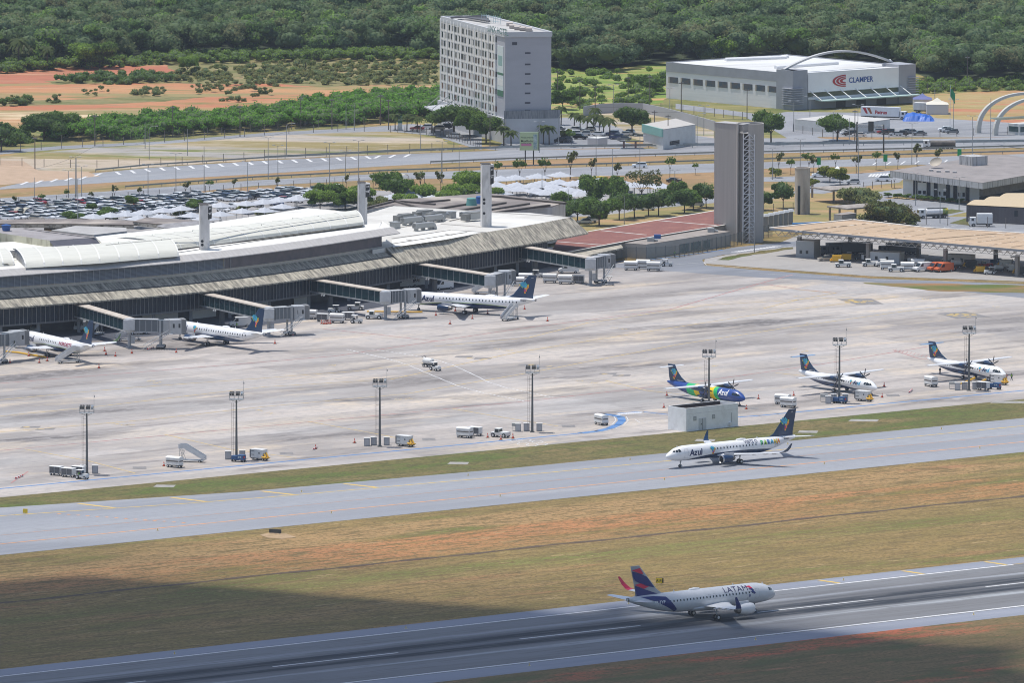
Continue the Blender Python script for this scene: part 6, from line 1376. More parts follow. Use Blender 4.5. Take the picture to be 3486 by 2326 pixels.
part('lattice_stair',b,M('lattice',(.6,.61,.63),.5),t)
# ---- short round tower
tb = G(2731,728); t = thing('round_tower','short weathered round concrete tower with a dark slot door','tower',tb)
b = B(); b.lathe([(2.12,0),(2.12,12.6),(2.2,12.65),(2.2,13),(1.85,13),(1.85,12.3),(0,12.3)],'z',28); part('shaft',b,M('round_concrete',(.55,.49,.43),.9,col2=(.44,.39,.345),sc=.6,st=(1,1,4),col3=(.2,.17,.15),sc3=.35),t,smooth=True)
part('slot_door',B().box(-1.35,-.65,-2.1,-1.4,0,8),M('slot_black',(.02,.03,.035),.8),t)
# ---- vehicle shed
SZ = 7.4; S_ = [G(x,y,SZ) for x,y in ((2624,777),(2903,749),(3153,776),(3486,795),(3900,815),(3900,880),(3486,851))]
sb = Vector((*G(3000,880)[:2],0)); t = thing('vehicle_shed','wide open vehicle shed with beige ribbed roof on steel space trusses','shed',sb)
sr = M('shed_roof',(.46,.335,.215),.8,col2=(.40,.28,.175),sc=.1,st=(1,6,1),rz=R(60),col3=(.56,.40,.26),sc3=.15); b = B(); quad_up(b,S_,SZ-.15,SZ,sb); part('roof',b,sr,t)
b = B()
for k in range(16):
    x = 2700+k*80; p = G(x+(k*2),lerp(784,848,(x-2624)/862),SZ+.05)-sb; q = G(x+300,lerp(751,790,min(1,(x-2624)/640)) if x < 3100 else 795,SZ+.05)-sb
    for _ in range(40):
        f = random.random(); d = q-p; c_ = p.lerp(q,f); dd = d.normalized(); e_ = dd*random.uniform(.5,3); nn = Vector((-dd.y,dd.x,0))*.12*(2 if k % 5 == 0 else 1)
        b.poly([c_-nn+Vector((0,0,.06)),c_+e_-nn+Vector((0,0,.06)),c_+e_+nn+Vector((0,0,.06)),c_+nn+Vector((0,0,.06))])
part('roof_flashing',b,M('flashing_white',(.72,.68,.62),.7),t)
b = B(); EF = [G(2624,777,SZ),G(3486,851,SZ),G(3900,887,SZ)]
for p,q in zip(EF[:-1],EF[1:]): F2 = Face(p,q,sb); F2.box(b,0,F2.L,SZ-.55,SZ+.05,.15,.1)
part('fascia',b,M('shed_fascia',(.25,.26,.28),.6),t); b = B()
for p,q in zip(S_[:4],S_[1:5]): F2 = Face(p,q,sb); F2.box(b,0,F2.L,SZ,SZ+.22,.2,.6)
part('ridge_flashing',b,MC['flashing_white'],t)
b = B(); F2 = Face(EF[0],EF[1],sb)
for row in range(6):
    n = int(F2.L/2.4); oy = 1+row*5.0
    for k in range(n):
        x = k*2.4+.5; b.at(F2.p.x,F2.p.y,0,F2.an)
        b.tube((x,oy,SZ-.7),(x+1.2,oy,SZ-1.9),.06,n=4); b.tube((x+1.2,oy,SZ-1.9),(x+2.4,oy,SZ-.7),.06,n=4); b.tube((x+1.2,oy,SZ-1.9),(x+3.6,oy,SZ-1.9),.07,n=4)
        b.tube((x+1.2,oy,SZ-1.9),(x+1.2,oy+2.5,SZ-.7),.05,n=4)
part('space_truss',b,M('truss_grey',(.5,.48,.45),.6),t)
for s0 in (.095,.37,.675,.955):
    for oy in (1.8,24): b = B(); b.at(F2.p.x,F2.p.y,0,F2.an); s_ = s0*F2.L; b.box(s_-.45,s_+.45,oy,oy+.9,0,SZ-1.8); part('column',b,M('column_brown',(.24,.22,.2),.8),t)
def cabin(x,y,w,d,h,an,m,label,name='site_cabin',band_=None):
    p = G(x,y); t = thing(name,label,'cabin',p,R(an)); part('wall',B().box(-w/2,w/2,0,d,0,h),m,t); part('roof',B().box(-w/2-.1,w/2+.1,-.1,d+.1,h,h+.12),M('cabin_roof',(.6,.6,.58),.7),t)
    for k in range(2): part('window',B().box(-w*.3+k*w*.35,-w*.3+k*w*.35+.7,-.05,0,1.1,2.0),glass,t)
    return t
cabin(2740,878,5,5,4.4,-22,M('cabin_grey',(.35,.36,.36),.8),'grey block cabin at the left end of the vehicle shed'); cabin(3010,899,8.5,4,3.0,-22,M('cabin_metal',(.5,.51,.52),.6),'long grey container in the middle of the vehicle shed')
cabin(3265,905,7,3,2.8,-22,M('cabin_cream',(.62,.56,.52),.7),'cream cabin with two windows on the right in the vehicle shed')
# ---- red roofed hall and beige block
RZ = 4.2; rp = [G(x,y,RZ) for x,y in ((1900,812),(2003,790),(2240,750),(2470,712),(2470,765),(2160,815),(1932,857),(1880,850))]; rb = Vector((*G(2150,830)[:2],0))
t = thing('gravel_roof_hall','low hall with red gravel roof divided by white strips, left of the double tower','building',rb)
b = B(); quad_up(b,rp,0,RZ-.1,rb); part('wall',b,M('hall_wall',(.35,.34,.32),.8),t); b = B(); quad_up(b,rp,RZ-.09,RZ,rb); part('roof',b,M('red_gravel',(.235,.095,.075),.95,col2=(.19,.075,.062),sc=1.2,col3=(.28,.12,.09),sc3=.2),t)
b = B()
for a,c in (((2003,788),(2470,711)),((1932,858),(2160,816)),((2160,816),(2470,765)),((2045,785),(2200,800)),((2240,751),(2440,768)),((1897,823),(2048,834))): line(b,[G(*a,RZ)-rb,G(*c,RZ)-rb],.8,RZ+.05)
part('roof_strip',b,M('strip_white',(.6,.58,.54),.8),t)
bp = [G(x,y,3.75) for x,y in ((2110,828),(2199,834),(2486,790),(2330,772),(2240,790))]; rb = Vector((*G(2199,882)[:2],0)); t = thing('beige_block','flat roofed beige block with dark glazed bays behind the long fence','building',rb)
b = B(); quad_up(b,bp,0,3.75,rb); part('wall',b,M('beige_wall',(.46,.42,.37),.85,col2=(.4,.365,.32),sc=.3),t); b = B(); quad_up(b,bp,3.75,3.9,rb); part('roof',b,M('gravel_roof',(.32,.28,.25),.9,col2=(.26,.23,.2),sc=.4),t)
F2 = Face(bp[1],bp[2],rb)
for f0,f1 in ((.4,.51),(.53,.65),(.67,.76)): part('glazed_bay',F2.box(B(),F2.L*f0,F2.L*f1,.3,2.5,.06),glass_tl,t)
for x,y,c_ in ((2215,822,galv),(2420,790,galv),(2238,812,MC['blue_paint'])):
    p = G(x,y,3.9)-rb; b = B(); b.at(p.x,p.y,3.85).box(-.9,.9,-.8,.8,0,1.1); b.tube((.9,0,.5),(1.9,0,.3),.35,n=8) if c_ is galv else None; part('air_conditioner' if c_ is galv else 'water_tank',b,c_,t)
dc = [G(x,y,3.6) for x,y in ((1932,857),(2110,828),(2122,843),(1990,872))]; rb = Vector((*G(2040,880)[:2],0)); t = thing('concrete_awning','sloping stained concrete awning in front of the red gravel roof','awning',rb); b = B(); quad_up(b,dc,3.2,3.6,rb); part('slab',b,canopy_m,t)
b = B()
for x,y in ((2115,860),(2060,870)): p = G(x,y)-rb; b.at(p.x,p.y,0).box(-.25,.25,-.25,.25,0,3.3)
b.at(); part('post',b,canopy_m,t)
# ---- concrete office at the right
OZ = 7.2; op = [G(x,y,OZ) for x,y in ((3030,581),(3345,622),(3700,560),(3420,526),(3380,525))]; ob = Vector((*G(3340,690)[:2],0)); t = thing('concrete_office','concrete office with deep stained fascia, white walls and dark tall windows','office building',ob)
cc = [G(x,y,3.5) for x,y in ((3070,637),(3334,655),(3700,590),(3420,560))]
wl_ = [p+Vector((0,0,0)) for p in cc]; W0,W1 = G(3074,671),G(3334,687); W2 = W1+(op[2]-op[1])*.95; W3 = W0+(op[2]-op[1])*.95
b = B(); quad_up(b,[W0,W1,W2,W3],0,5.6,ob); part('wall',b,M('office_white',(.78,.79,.79),.8),t)
b = B(); quad_up(b,op,5.4,OZ-.1,ob); ofas = M('office_fascia',(.46,.46,.46),.9,col2=(.16,.16,.16),sc=.7,st=(.4,.4,5),lo=.5,hi=.64); part('fascia',b,ofas,t)
b = B(); quad_up(b,op,OZ-.1,OZ,ob); part('roof',b,M('office_roof',(.29,.26,.25),.9,col2=(.22,.2,.19),sc=.2),t)
F2 = Face(W0,W1,ob)
for k,(f0,f1,z0,z1) in enumerate(((.135,.19,0,5.4),(.31,.36,0,5.4),(.405,.455,0,5.4),(.565,.615,0,5.4),(.66,.71,0,5.4),(.82,.87,0,4.2),(.2,.24,1.2,2.2),(.26,.3,1.2,2.2),(.47,.5,1.2,2.3),(.53,.57,1.2,2.3),(.72,.75,1.2,2.3),(.78,.81,1.2,2.3),(.2,.24,4.5,5.4),(.26,.3,4.5,5.4),(.47,.5,4.5,5.4),(.75,.81,4.3,5.4))): part('window',F2.box(B(),F2.L*f0,F2.L*f1,z0,z1,.06),M('office_glass',(.012,.022,.045),.2),t)
F2 = Face(W1,W2,ob); b = B(); F2.box(b,0,F2.L,1.6,3.9,1.2,0); part('balcony_band',b,M('balcony_grey',(.27,.26,.25),.9,col2=(.2,.19,.18),sc=.6),t); part('glass_band',F2.box(B(),0,F2.L,3.9,5.4,.1),glass,t); part('undercroft',F2.box(B(),0,F2.L,0,1.5,.15),M('undercroft',(.03,.04,.05),.8),t)
q0,q1 = G(3310,565,OZ)-ob,G(3378,560,OZ)-ob; b = B(); b.at(q0.x,q0.y,OZ,math.atan2(q1.y-q0.y,q1.x-q0.x)).box(0,5.6,0,6,0,2.6); part('roof_tank_room',b,ofas,t)
for x,y in ((3170,582),(3195,586),(3225,586),(3250,588)): p = G(x,y,OZ)-ob; part('roof_hatch',B().at(p.x,p.y,OZ).box(-.6,.6,-.6,.6,0,.5),fascia_m,t)
p = G(3188,572,OZ)-ob; b = B(); b.at(p.x,p.y,OZ+1.2,0,R(-20),R(35)).lathe([(0,0),(.9,.15),(1.5,.5),(1.8,.85)],'z',18); part('satellite_dish',b,M('dish_mesh',(.45,.40,.33),.7),t,smooth=True)
WZ = 4.8; wp = [G(x,y,WZ) for x,y in ((3290,697),(3700,716),(3900,660),(3450,663))]; wb = Vector((*G(3290,751)[:2],0)); t = thing('brown_warehouse','dark ribbed warehouse with wavy beige roof at the right frame edge','warehouse',wb)
b = B(); quad_up(b,wp,0,WZ-.2,wb); m_ = M('dark_ribbed',(.115,.105,.11),.8,col2=(.09,.08,.085),sc=.4,st=(.3,.3,4)); part('wall',b,m_,t)
b = B(); rg = []
for k in range(25):
    f = k/24; p,q = wp[0].lerp(wp[3],f)-wb,wp[1].lerp(wp[2],f)-wb; z = WZ+.9*abs(math.sin(f*math.pi*3)); rg.append([Vector((p.x,p.y,z)),Vector((q.x,q.y,z))])
b.loft(rg,0,False,False); b.poly([r[0] for r in rg]+[Vector((*(wp[3]-wb)[:2],WZ-.3)),Vector((*(wp[0]-wb)[:2],WZ-.3))]); part('roof',b,M('wavy_beige',(.50,.40,.26),.8),t)
F2 = Face(wp[0],wp[1],wb); part('window',F2.box(B(),F2.L*.4,F2.L*.43,2.2,3.8,.06),glass,t)
# ---- small buildings
def hut(name,label,pts,z,wallm,roofm,cat='building',par=None):
    P = [G(x,y,z) for x,y in pts]; base = Vector((P[1].x,P[1].y,0)); t = thing(name,label,cat,base); b = B(); quad_up(b,P,0,z-.1,base); part('wall',b,wallm,t); b = B(); quad_up(b,P,z-.1,z+.12,base); part('roof',b,roofm,t); return t,P,base
aq = M('aqua_fascia',(.22,.42,.37),.6); bw_ = M('hut_white',(.64,.64,.62),.8,col2=(.56,.56,.54),sc=.4)
t,P,base = hut('gate_building','white and aqua trimmed building beside the large dark tree near the hotel',((2190,424),(2258,441),(2368,424),(2300,404)),6,bw_,M('hut_roof',(.45,.43,.4),.9)); F2 = Face(P[0],P[1],base); part('aqua_fascia',F2.box(B(),0,F2.L,3.8,6.2,.5),aq,t)
F2 = Face(P[1],P[2],base); part('window',F2.box(B(),F2.L*.2,F2.L*.5,1,2.2,.05),glass,t)
t,P,base = hut('gate_hut','small white hut with barred window at the highway, right of the aqua trimmed building',((2280,457),(2328,462),(2368,452),(2320,447)),3,bw_,white_old); F2 = Face(P[1],P[2],base); part('window',F2.box(B(),F2.L*.15,F2.L*.75,.9,2.0,.05),M('barred_window',(.15,.17,.18),.6),t)
hut('green_container','dark green container beside the small white hut',((2262,467),(2275,468),(2298,466),(2285,464)),2.4,M('container_green',(.03,.12,.07),.7),M('container_green'),'container')
hut('parking_kiosk','pink edged white kiosk at the hotel parking entrance',((2000,470),(2035,472),(2068,468),(2034,465)),2.4,M('kiosk_pink',(.55,.5,.48),.8),M('cabin_roof'),'kiosk')
t,P,base = hut('site_office','long white site office with flat roof in front of the factory',((2705,406),(2905,424),(3030,406),(2850,390)),3.2,bw_,M('office_flat',(.5,.49,.47),.9)); F2 = Face(P[0],P[1],base)
for f in (.75,.88): part('window',F2.box(B(),F2.L*f,F2.L*f+1,1,2,.05),glass,t)
hut('yellow_block','yellow block at the far end of the shaded car park',((1999,602),(2030,604),(2071,603),(2045,600)),3,M('block_yellow',(.50,.36,.04),.8),MC['block_yellow'])
t,P,base = hut('gatehouse','glazed gatehouse with pale roof under the twin arches',((3432,420),(3470,424),(3540,420),(3500,416)),3.2,bw_,bw_,'gatehouse')
for k in (0,1): F2 = Face(P[k],P[k+1],base); part('window',F2.box(B(),.4,F2.L-.4,.9,2.5,.05),glass_tl,t)
t = thing('bus_shelter','flat roofed shelter with dark panels beside the highway, in front of the hotel car park','shelter',G(2150,506)); part('roof',B().box(-3.6,3.6,-1,1,2.2,2.4),dark_steel,t); part('base',B().box(-3.6,3.6,-1,1,0,.25),M('base_grey',(.35,.35,.34),.8),t)
for x in (-2.6,.9): part('panel',B().box(x,x+.6,-.5,.5,.25,2.2),M('panel_rust',(.2,.12,.1),.7),t)
def pergola(pts,z,label,cols):
    P = [G(x,y,z) for x,y in pts]; base = Vector((P[0].x,P[0].y,0)); t = thing('concrete_walkway',label,'covered walkway',base); b = B(); quad_up(b,P,z-.4,z,base); part('roof_slab',b,M('slab_streaked',(.4,.36,.32),.9,col2=(.2,.17,.15),sc=.5),t)
    for x,y in cols: p = G(x,y)-base; part('column',B().at(p.x,p.y,0).box(-.3,.3,-.3,.3,0,z-.4),MC['slab_streaked'],t)
pergola(((2760,636),(2830,647),(2950,637),(2890,630)),4,'grey covered walkway right of the round tower, upper one',((2838,690),(2765,672))); pergola(((2815,701),(2885,710),(3010,700),(2950,692)),4,'grey covered walkway behind the round bushy tree, lower one',((2825,750),(2858,745),(2912,752)))
t,P,base = hut('small_grey_hut','small grey utility hut between the lower walkway and the shed roof',((2838,730),(2866,733),(2916,727),(2890,722)),3,M('cabin_grey'),MC['gravel_roof'])
hut('blue_wall','bright blue low wall behind the left end of the shed roof',((2697,760),(2698,762),(2800,758),(2799,756)),2.0,M('wall_blue',(.03,.17,.42),.7),MC['wall_blue'] if 'wall_blue' in MC else blue,'wall')
# boundary walls
def wallrun(name,label,pts,h,m,w=.25):
    P = [G(x,y) for x,y in pts]; base = P[0]; b = B()
    for p,q in zip(P[:-1],P[1:]): F2 = Face(p,q,base); F2.box(b,0,F2.L,0,h,w,0)
    return tag(solo(name,b,m,label,'wall',loc=base))
wallrun('perimeter_wall','long curved pale wall between the scrub and the factory road',((1985,395),(2040,386),(2120,382),(2190,384),(2260,398),(2330,416),(2435,445)),3.0,M('wall_grey',(.40,.41,.43),.85))
# advertising board
t = thing('billboard','green and pink roadside billboard on two black posts','billboard',G(1801,561)); p,q = G(1769,502),G(1832,507); F2 = Face(p,q,Vector(t.location)); an = 0; w = 5.6
b = B(); b.box(-2.75,2.75,-.2,.2,4.3,9.6); part('board',b,M('board_green',(.45,.58,.36),.5),t); part('frame',B().box(2.75,3.0,-.25,.25,4.2,9.7),black,t)
for x in (-1.1,1.3): part('post',B().box(x-.17,x+.17,-.15,.15,0,4.3),black,t)
part('stripe',B().box(-2.3,.7,-.24,-.2,5.6,6.3),M('board_pink',(.55,.2,.38),.5),t); part('picture',B().box(1.25,2.4,-.24,-.2,4.6,9.0),M('board_picture',(.5,.6,.6),.5,col2=(.1,.25,.3),sc=1.6),t)
for z,s_,tx in ((7.9,.75,'Nossa praia vai'),(6.75,1.15,'MaxRadar'),(6.4-.1,.45,'promoções de verão')): lettering('lettering',tx,s_*.8,black,t,(-2.4,-.23,z),0,.01)
# hotel totem, flag, arches, banner signs
t = thing('hotel_totem','white and green totem sign at the hotel entrance','sign',G(1362,442)); part('post',B().box(-.65,.65,-.2,.2,0,2.1),white,t); part('panel',B().box(-.68,.68,-.24,.24,2.1,4.2),M('totem_green',(.02,.16,.1),.5),t); lettering('lettering','LINX',.5,white,t,(-.55,-.26,3.0),0,.03)
t = thing('flagpole','tall flagpole with drooping green flag by the factory yard','flagpole',G(3234,434)); part('pole',B().tube((0,0,0),(0,0,13),.09,.06),white,t)
b = B(); b.loft([[(0+k*.3,.18*math.sin(k*1.3),13-j*1.6-k*.55) for j in range(3)] for k in range(6)],0,False,False); part('flag',b,M('flag_green',(.02,.25,.1),.7,col2=(.5,.45,.03),sc=.7,lo=.58,hi=.62),t)
for k,(x0,y0,x1,y1,h,l) in enumerate(((3330,452,3640,440,11.5,'rear one of the twin concrete arches at the right'),(3388,460,3700,448,11.0,'front one of the twin concrete arches at the right'))):
    p,q = G(x0,y0),G(x1,y1); b = B(); rg = []; d = (q-p).normalized(); nn = Vector((-d.y,d.x,0))
    for i in range(29):
        f = i/28; a = math.pi*f; c_ = p.lerp(q,.5-.5*math.cos(a)); z = h*math.sin(a)**.8 if 0 < f < 1 else 0; up = Vector((math.cos(a)*-d.x,math.cos(a)*-d.y,math.sin(a)))*1.0; w = lerp(1.5,.8,math.sin(a)); rg.append([c_+Vector((0,0,z))+v for v in (-nn*.6-up*w*.5,nn*.6-up*w*.5,nn*.6+up*w*.5,-nn*.6+up*w*.5)])
    b.loft(rg); solo('entrance_arch',b,M('arch_concrete',(.52,.51,.47),.8),l,'arch','twin entrance arches')
b = B(); rg = []
for i in range(11): f = i/10; p,q = G(3370+f*200,400-f*10,7+3*math.sin(math.pi*f*.6+.3)),G(3395+f*200,405-f*10,7+2.6*math.sin(math.pi*f*.6+.3)); rg.append([p,q,q-Vector((0,0,.3)),p-Vector((0,0,.3))])
b.loft(rg); solo('arch_canopy',b,M('canopy_pale_green',(.45,.52,.45),.6),'pale green curved canopy hung between the twin arches','canopy')
for x,y in ((2787,583),(3014,572),(3266,553)):
    t = thing('banner_sign','green upright banner sign on a post, %s' % {2787: 'near the round tower',3014: 'middle of the three by the near carriageway',3266: 'beyond the concrete office roof'}[x],'sign',G(x,y),0,'green banner signs'); part('post',B().tube((0,0,0),(0,0,2.4),.06),galv,t); part('panel',B().box(-.6,.6,-.1,.1,1.9,4.0),green,t)
t = thing('variable_message_sign','dark message sign on a lattice arm over the highway by the factory','gantry sign',G(3008,520)); part('post',B().tube((0,0,0),(0,0,8.5),.25,.16,8),dark_steel,t); b = B()
for k in range(8): b.tube((-k*1.0,0,8.2),(-k*1.0-.5,0,7.6),.05,n=4); b.tube((-k*1.0-.5,0,7.6),(-k*1.0-1,0,8.2),.05,n=4)
b.tube((0,0,8.2),(-8,0,8.5),.07); b.tube((0,0,7.6),(-8,0,7.8),.07); part('arm',b,galv,t); part('panel',B().box(-4.6,-3.0,-.2,.2,6.4,9.4),dark_steel,t); part('rear_post',B().tube((-7.9,2,0),(-7.9,2,9),.2,n=8),dark_steel,t)
# marquee, tarpaulin, tents
t = thing('blue_tarpaulin','crumpled bright blue tarpaulin over a heap in the factory yard','tarpaulin',G(3125,408)); b = B(); n,m_ = 14,9; vs = []; random.seed(5)
for j in range(m_):
    for i in range(n): f,g_ = i/(n-1),j/(m_-1); e = (math.sin(math.pi*f)**.35)*(math.sin(math.pi*g_)**.45); vs.append((-4.8+f*9.8,-5+g_*10,max(0,e*(2.6-1.1*f)+(random.uniform(-.35,.35) if e > .1 else 0))))
b.add(vs,[(j*n+i,j*n+i+1,(j+1)*n+i+1,(j+1)*n+i) for j in range(m_-1) for i in range(n-1)]); part('sheet',b,M('tarp_blue',(.02,.12,.48),.5),t)
def tent(x,y,w,h,m,l,wall=None):
    t = thing('tent',l,'tent',G(x,y)); b = B(); s = w/2; b.add([(-s,-s,h*.62),(s,-s,h*.62),(s,s,h*.62),(-s,s,h*.62),(-s*.4,-s*.4,h*.78),(s*.4,-s*.4,h*.78),(s*.4,s*.4,h*.78),(-s*.4,s*.4,h*.78),(0,0,h)],[(0,1,5,4),(1,2,6,5),(2,3,7,6),(3,0,4,7),(4,5,8),(5,6,8),(6,7,8),(7,4,8)]); part('canopy',b,m,t)
    if wall: part('side_wall',B().box(-s+.1,s-.1,-s+.1,s-.1,0,h*.62),wall,t)
    else:
        for px,py in ((-s,-s),(s,-s),(s,s),(-s,s)): part('pole',B().tube((px,py,0),(px,py,h*.62),.05,n=5),galv,t)
tent(3190,386,7,5,M('tent_cream',(.66,.62,.52),.7),'cream peaked tent with white and blue walls behind the blue tarpaulin',M('tent_wall',(.55,.56,.6),.7)); tent(3140,366,6,4.6,M('tent_blue',(.12,.14,.32),.7),'dark blue peaked tent behind the white lorry',bw_); tent(2851,607,4.5,3.6,white,'small white peaked tent among shrubs near the round tower')
# ================================================================ CARS, LORRIES, POLES, FENCES, SHADE SAILS
def car_mat(n,c): return M('car_'+n,c,.3,coat=.5)
CM = {'white': car_mat('white',(.88,.88,.88)),'silver': car_mat('silver',(.55,.56,.57)),'grey': car_mat('grey',(.17,.175,.185)),'black': car_mat('black',(.015,.016,.02)),'red': car_mat('red',(.33,.01,.015)),'blue': car_mat('blue',(.02,.04,.12)),'beige': car_mat('beige',(.4,.36,.3))}
def car_maker(kind):
    def mk():
        t = thing('parked_car','','car')
        if kind == 'suv': lo = [(-2.2,.4),(2.2,.4),(2.25,.75),(2.1,1.0),(1.2,1.12),(-2.15,1.15),(-2.25,.8)]; gl = [(-1.95,1.17),(1.1,1.15),(.45,1.56),(-1.7,1.6)]; rf = [(-1.9,1.56),(.6,1.54),(.4,1.74),(-1.75,1.76)]
        elif kind == 'sedan': lo = [(-2.25,.35),(2.2,.35),(2.25,.6),(2.1,.82),(1.1,.95),(-1.6,.98),(-2.25,.95)]; gl = [(-1.75,.97),(1.15,.94),(.35,1.38),(-1.0,1.4)]; rf = [(-1.15,1.37),(.5,1.35),(.3,1.45),(-.95,1.47)]
        else: lo = [(-1.9,.38),(1.95,.38),(2.0,.65),(1.85,.88),(1.0,1.0),(-1.85,1.0),(-1.95,.7)]; gl = [(-1.8,.98),(1.05,.97),(.35,1.45),(-1.55,1.48)]; rf = [(-1.65,1.44),(.5,1.42),(.3,1.52),(-1.5,1.54)]
        b = B(); b.loft([[(x*f,y,z) for x,z in lo] for y,f in ((-.88,.96),(-.8,1),(.8,1),(.88,.96))]); b.loft([[(x,y,z) for x,z in rf] for y in (-.66,.66)]); part('body',b,CM['white'],t)
        b = B(); b.loft([[(x*(1 if abs(y) < .75 else .97),y*(1 if k < 2 else .86),z) for k,(x,z) in enumerate(gl)] for y in (-.8,.8)]); part('windows',b,glass,t)
        r = .34 if kind == 'suv' else .31
        for x in (-1.35,1.35):
            for y in (-.78,.78): part('wheel',B().wheel(x,y,r,.22,rim=1,n=8),[black,M('rim',(.35,.35,.36),.4,.5)],t)
        return t
    return mk
cars = {k: Proto(car_maker(k)) for k in ('suv','sedan','hatch')}
random.seed(21)
COLS = ['white']*12+['silver']*4+['grey']*4+['black']*5+['red','blue','beige']
CN_ = {'white': 'white','silver': 'silver','grey': 'dark grey','black': 'black','red': 'red','blue': 'dark blue','beige': 'beige'}; KN = {'suv': 'tall utility car','sedan': 'low saloon car','hatch': 'small hatchback'}
def put_car(p,an,where,group=None,kind=None,col=None,name=None):
    kind = kind or random.choice(('suv','suv','sedan','hatch')); col = col or random.choice(COLS)
    r = cars[kind].put(p,an,'%s %s %s' % (CN_[col],KN[kind],where),group,recolor={'body': CM[col]}); return r
ra = R(50); ud = Vector((math.cos(ra),math.sin(ra),0)); vd = Vector((math.sin(ra),-math.cos(ra),0)); O_ = G(0,705); ncar = 0
def inside(x,y): return -60 < x < 1150 and 704-.052*max(0,x) < y < (756 if x < 200 else 756-.08*(x-200)) and not (720 < x and y > 690)
s_ = -60.0; rowk = 0; spots = []
while s_ < 140:
    for m_ in range(-40,60):
        p = O_+vd*s_+ud*(m_*2.55+random.uniform(-.15,.15)); d = math.hypot(p.y,CAMH); px = 1743+FPX*p.x/(p.y*math.cos(PITCH)+CAMH*math.sin(PITCH));
        yy = 1163+FPX*((CAMH)*math.cos(PITCH)-p.y*math.sin(PITCH))/(p.y*math.cos(PITCH)+CAMH*math.sin(PITCH))
        if inside(px,yy) and random.random() < .94: spots.append((p,px,yy))
    s_ += 5.0 if rowk % 2 == 0 else 6.6; rowk += 1
random.shuffle(spots)
for p,px,yy in spots[:290]:
    w_ = 'far left' if px < 250 else 'left' if px < 500 else 'middle' if px < 750 else 'right'; f_ = 'by highway fence' if yy < 712-.06*px else 'near terminal' if yy > 728-.06*px else 'in mid lot'
    put_car(p+Vector((random.uniform(-.2,.2),random.uniform(-.2,.2),0)),ra-math.pi/2+(math.pi if random.random() < .5 else 0),'in open lot, %s end %s' % (w_,f_),'cars parked in the open lot')
for x,y,a,k,c,w_ in ((2177,571,180,'suv','white','driving left on the near carriageway'),(2294,621,5,'sedan','black','on the road behind the shaded car park'),(2790,603,185,'suv','white','driving behind the round tower'),(3005,617,170,'suv','white','near the speed table left of the concrete office'),
    (2905,626,180,'hatch','silver','behind the upper covered walkway'),(1545,470,150,'suv','silver','on the hotel driveway by the dark trees'),(2370,704,190,'suv','silver','on the avenue behind the round trees near the double tower'),(2008,757,185,'suv','white','under the trees beside the terminal right end'),(1990,762,185,'hatch','silver','half hidden by trees at the terminal right end'),(2205,716,185,'hatch','silver','between the round tree trunks on the avenue')):
    r = put_car(G(x,y),R(a),w_,None,k,c)
for k,(x,y) in enumerate(((1900,445),(1955,462),(1975,474),(1990,461),(1905,485),(1925,483),(2000,457),(2035,462),(2085,462),(2100,474),(2125,478),(2128,462),(2140,456),(1895,440),(1930,460),(2005,448),(1955,448))):
    put_car(G(x,y),R(random.choice((160,175,185,-20))),'in the hotel car park %s' % ('near the highway' if y > 470 else 'near the back wall' if y < 450 else 'in mid yard'),'cars in the hotel car park')
for k,(x,y,c) in enumerate(((2868,453,'red'),(2885,458,'white'),(2895,462,'black'),(2925,465,'white'),(2980,447,'white'),(2990,452,'silver'),(3010,455,'red'),(3025,457,'black'),(3050,462,'silver'),(3068,462,'black'),(3085,453,'silver'),(3102,455,'grey'),(3130,460,'grey'),(3218,448,'white'),(3228,451,'silver'),(3243,455,'grey'))):
    put_car(G(x,y),R(random.choice((172,180,186))),'in the factory yard %s' % ('beside the big round tree' if x < 2950 else 'in the middle row' if x < 3150 else 'below the flagpole'),'cars in the factory yard',col=c)
for k,(x,y) in enumerate(((1420,443),(1450,440),(1490,444),(1515,438))): put_car(G(x,y),R(175),'under the palms at the hotel entrance','cars at the hotel entrance')
for k,(x,y) in enumerate(((380,745),(440,738),(520,742),(600,733),(690,725),(760,721),(800,712),(870,704),(940,700),(640,742),(1010,690))): put_car(G(x,y),R(-40),'shaded under a pale sail in the open lot','cars under the shade sails')
for k,(x,y) in enumerate(((1790,652),(1830,652),(1830,668),(2040,640),(2130,660),(1930,690),(1980,664),(1880,662))): put_car(G(x,y),R(10),'under the white sails of the shaded car park','cars in the shaded car park')
# lorries
def lorry(x,y,a,L,h,name,label,body,style='box',cabc=white,extra=None):
    t = thing(name,label,'lorry',G(x,y),R(a)); b = B(); b.box(L/2-2.0,L/2,-1.15,1.15,.7,2.6,tx=.12); part('cab',b,cabc,t); part('windscreen',B().box(L/2-.1,L/2+.0,-1,1,1.65,2.4),glass,t); part('side_window',B().box(L/2-1.3,L/2-.6,-1.17,-1.13,1.65,2.35),glass,t); part('side_window',B().box(L/2-1.3,L/2-.6,1.13,1.17,1.65,2.35),glass,t)
    b = B()
    if style == 'box': b.box(-L/2,L/2-2.2,-1.25,1.25,.95,h)
    else: b.lathe([(0,-L/2),(h*.28,-L/2+.05),(h*.31,-L/2+.4),(h*.31,L/2-2.6),(h*.28,L/2-2.3),(0,L/2-2.25)],'x',16,0,(0,0,h*.63))
    o = part('cargo_box' if style == 'box' else 'tank',b,body,t,smooth=style != 'box'); part('chassis',B().box(-L/2,L/2-.2,-.9,.9,.55,.9),dark_steel,t)
    for xx in [L/2-1.2]+[-L/2+1.2+k*1.25 for k in range(3 if L > 8 else 1)]:
        for s in (-1,1): part('wheel',B().wheel(xx,s*1.05,.5,.3,rim=1),[black,MC['rim']],t)
    if extra: extra(t,L)
    return t
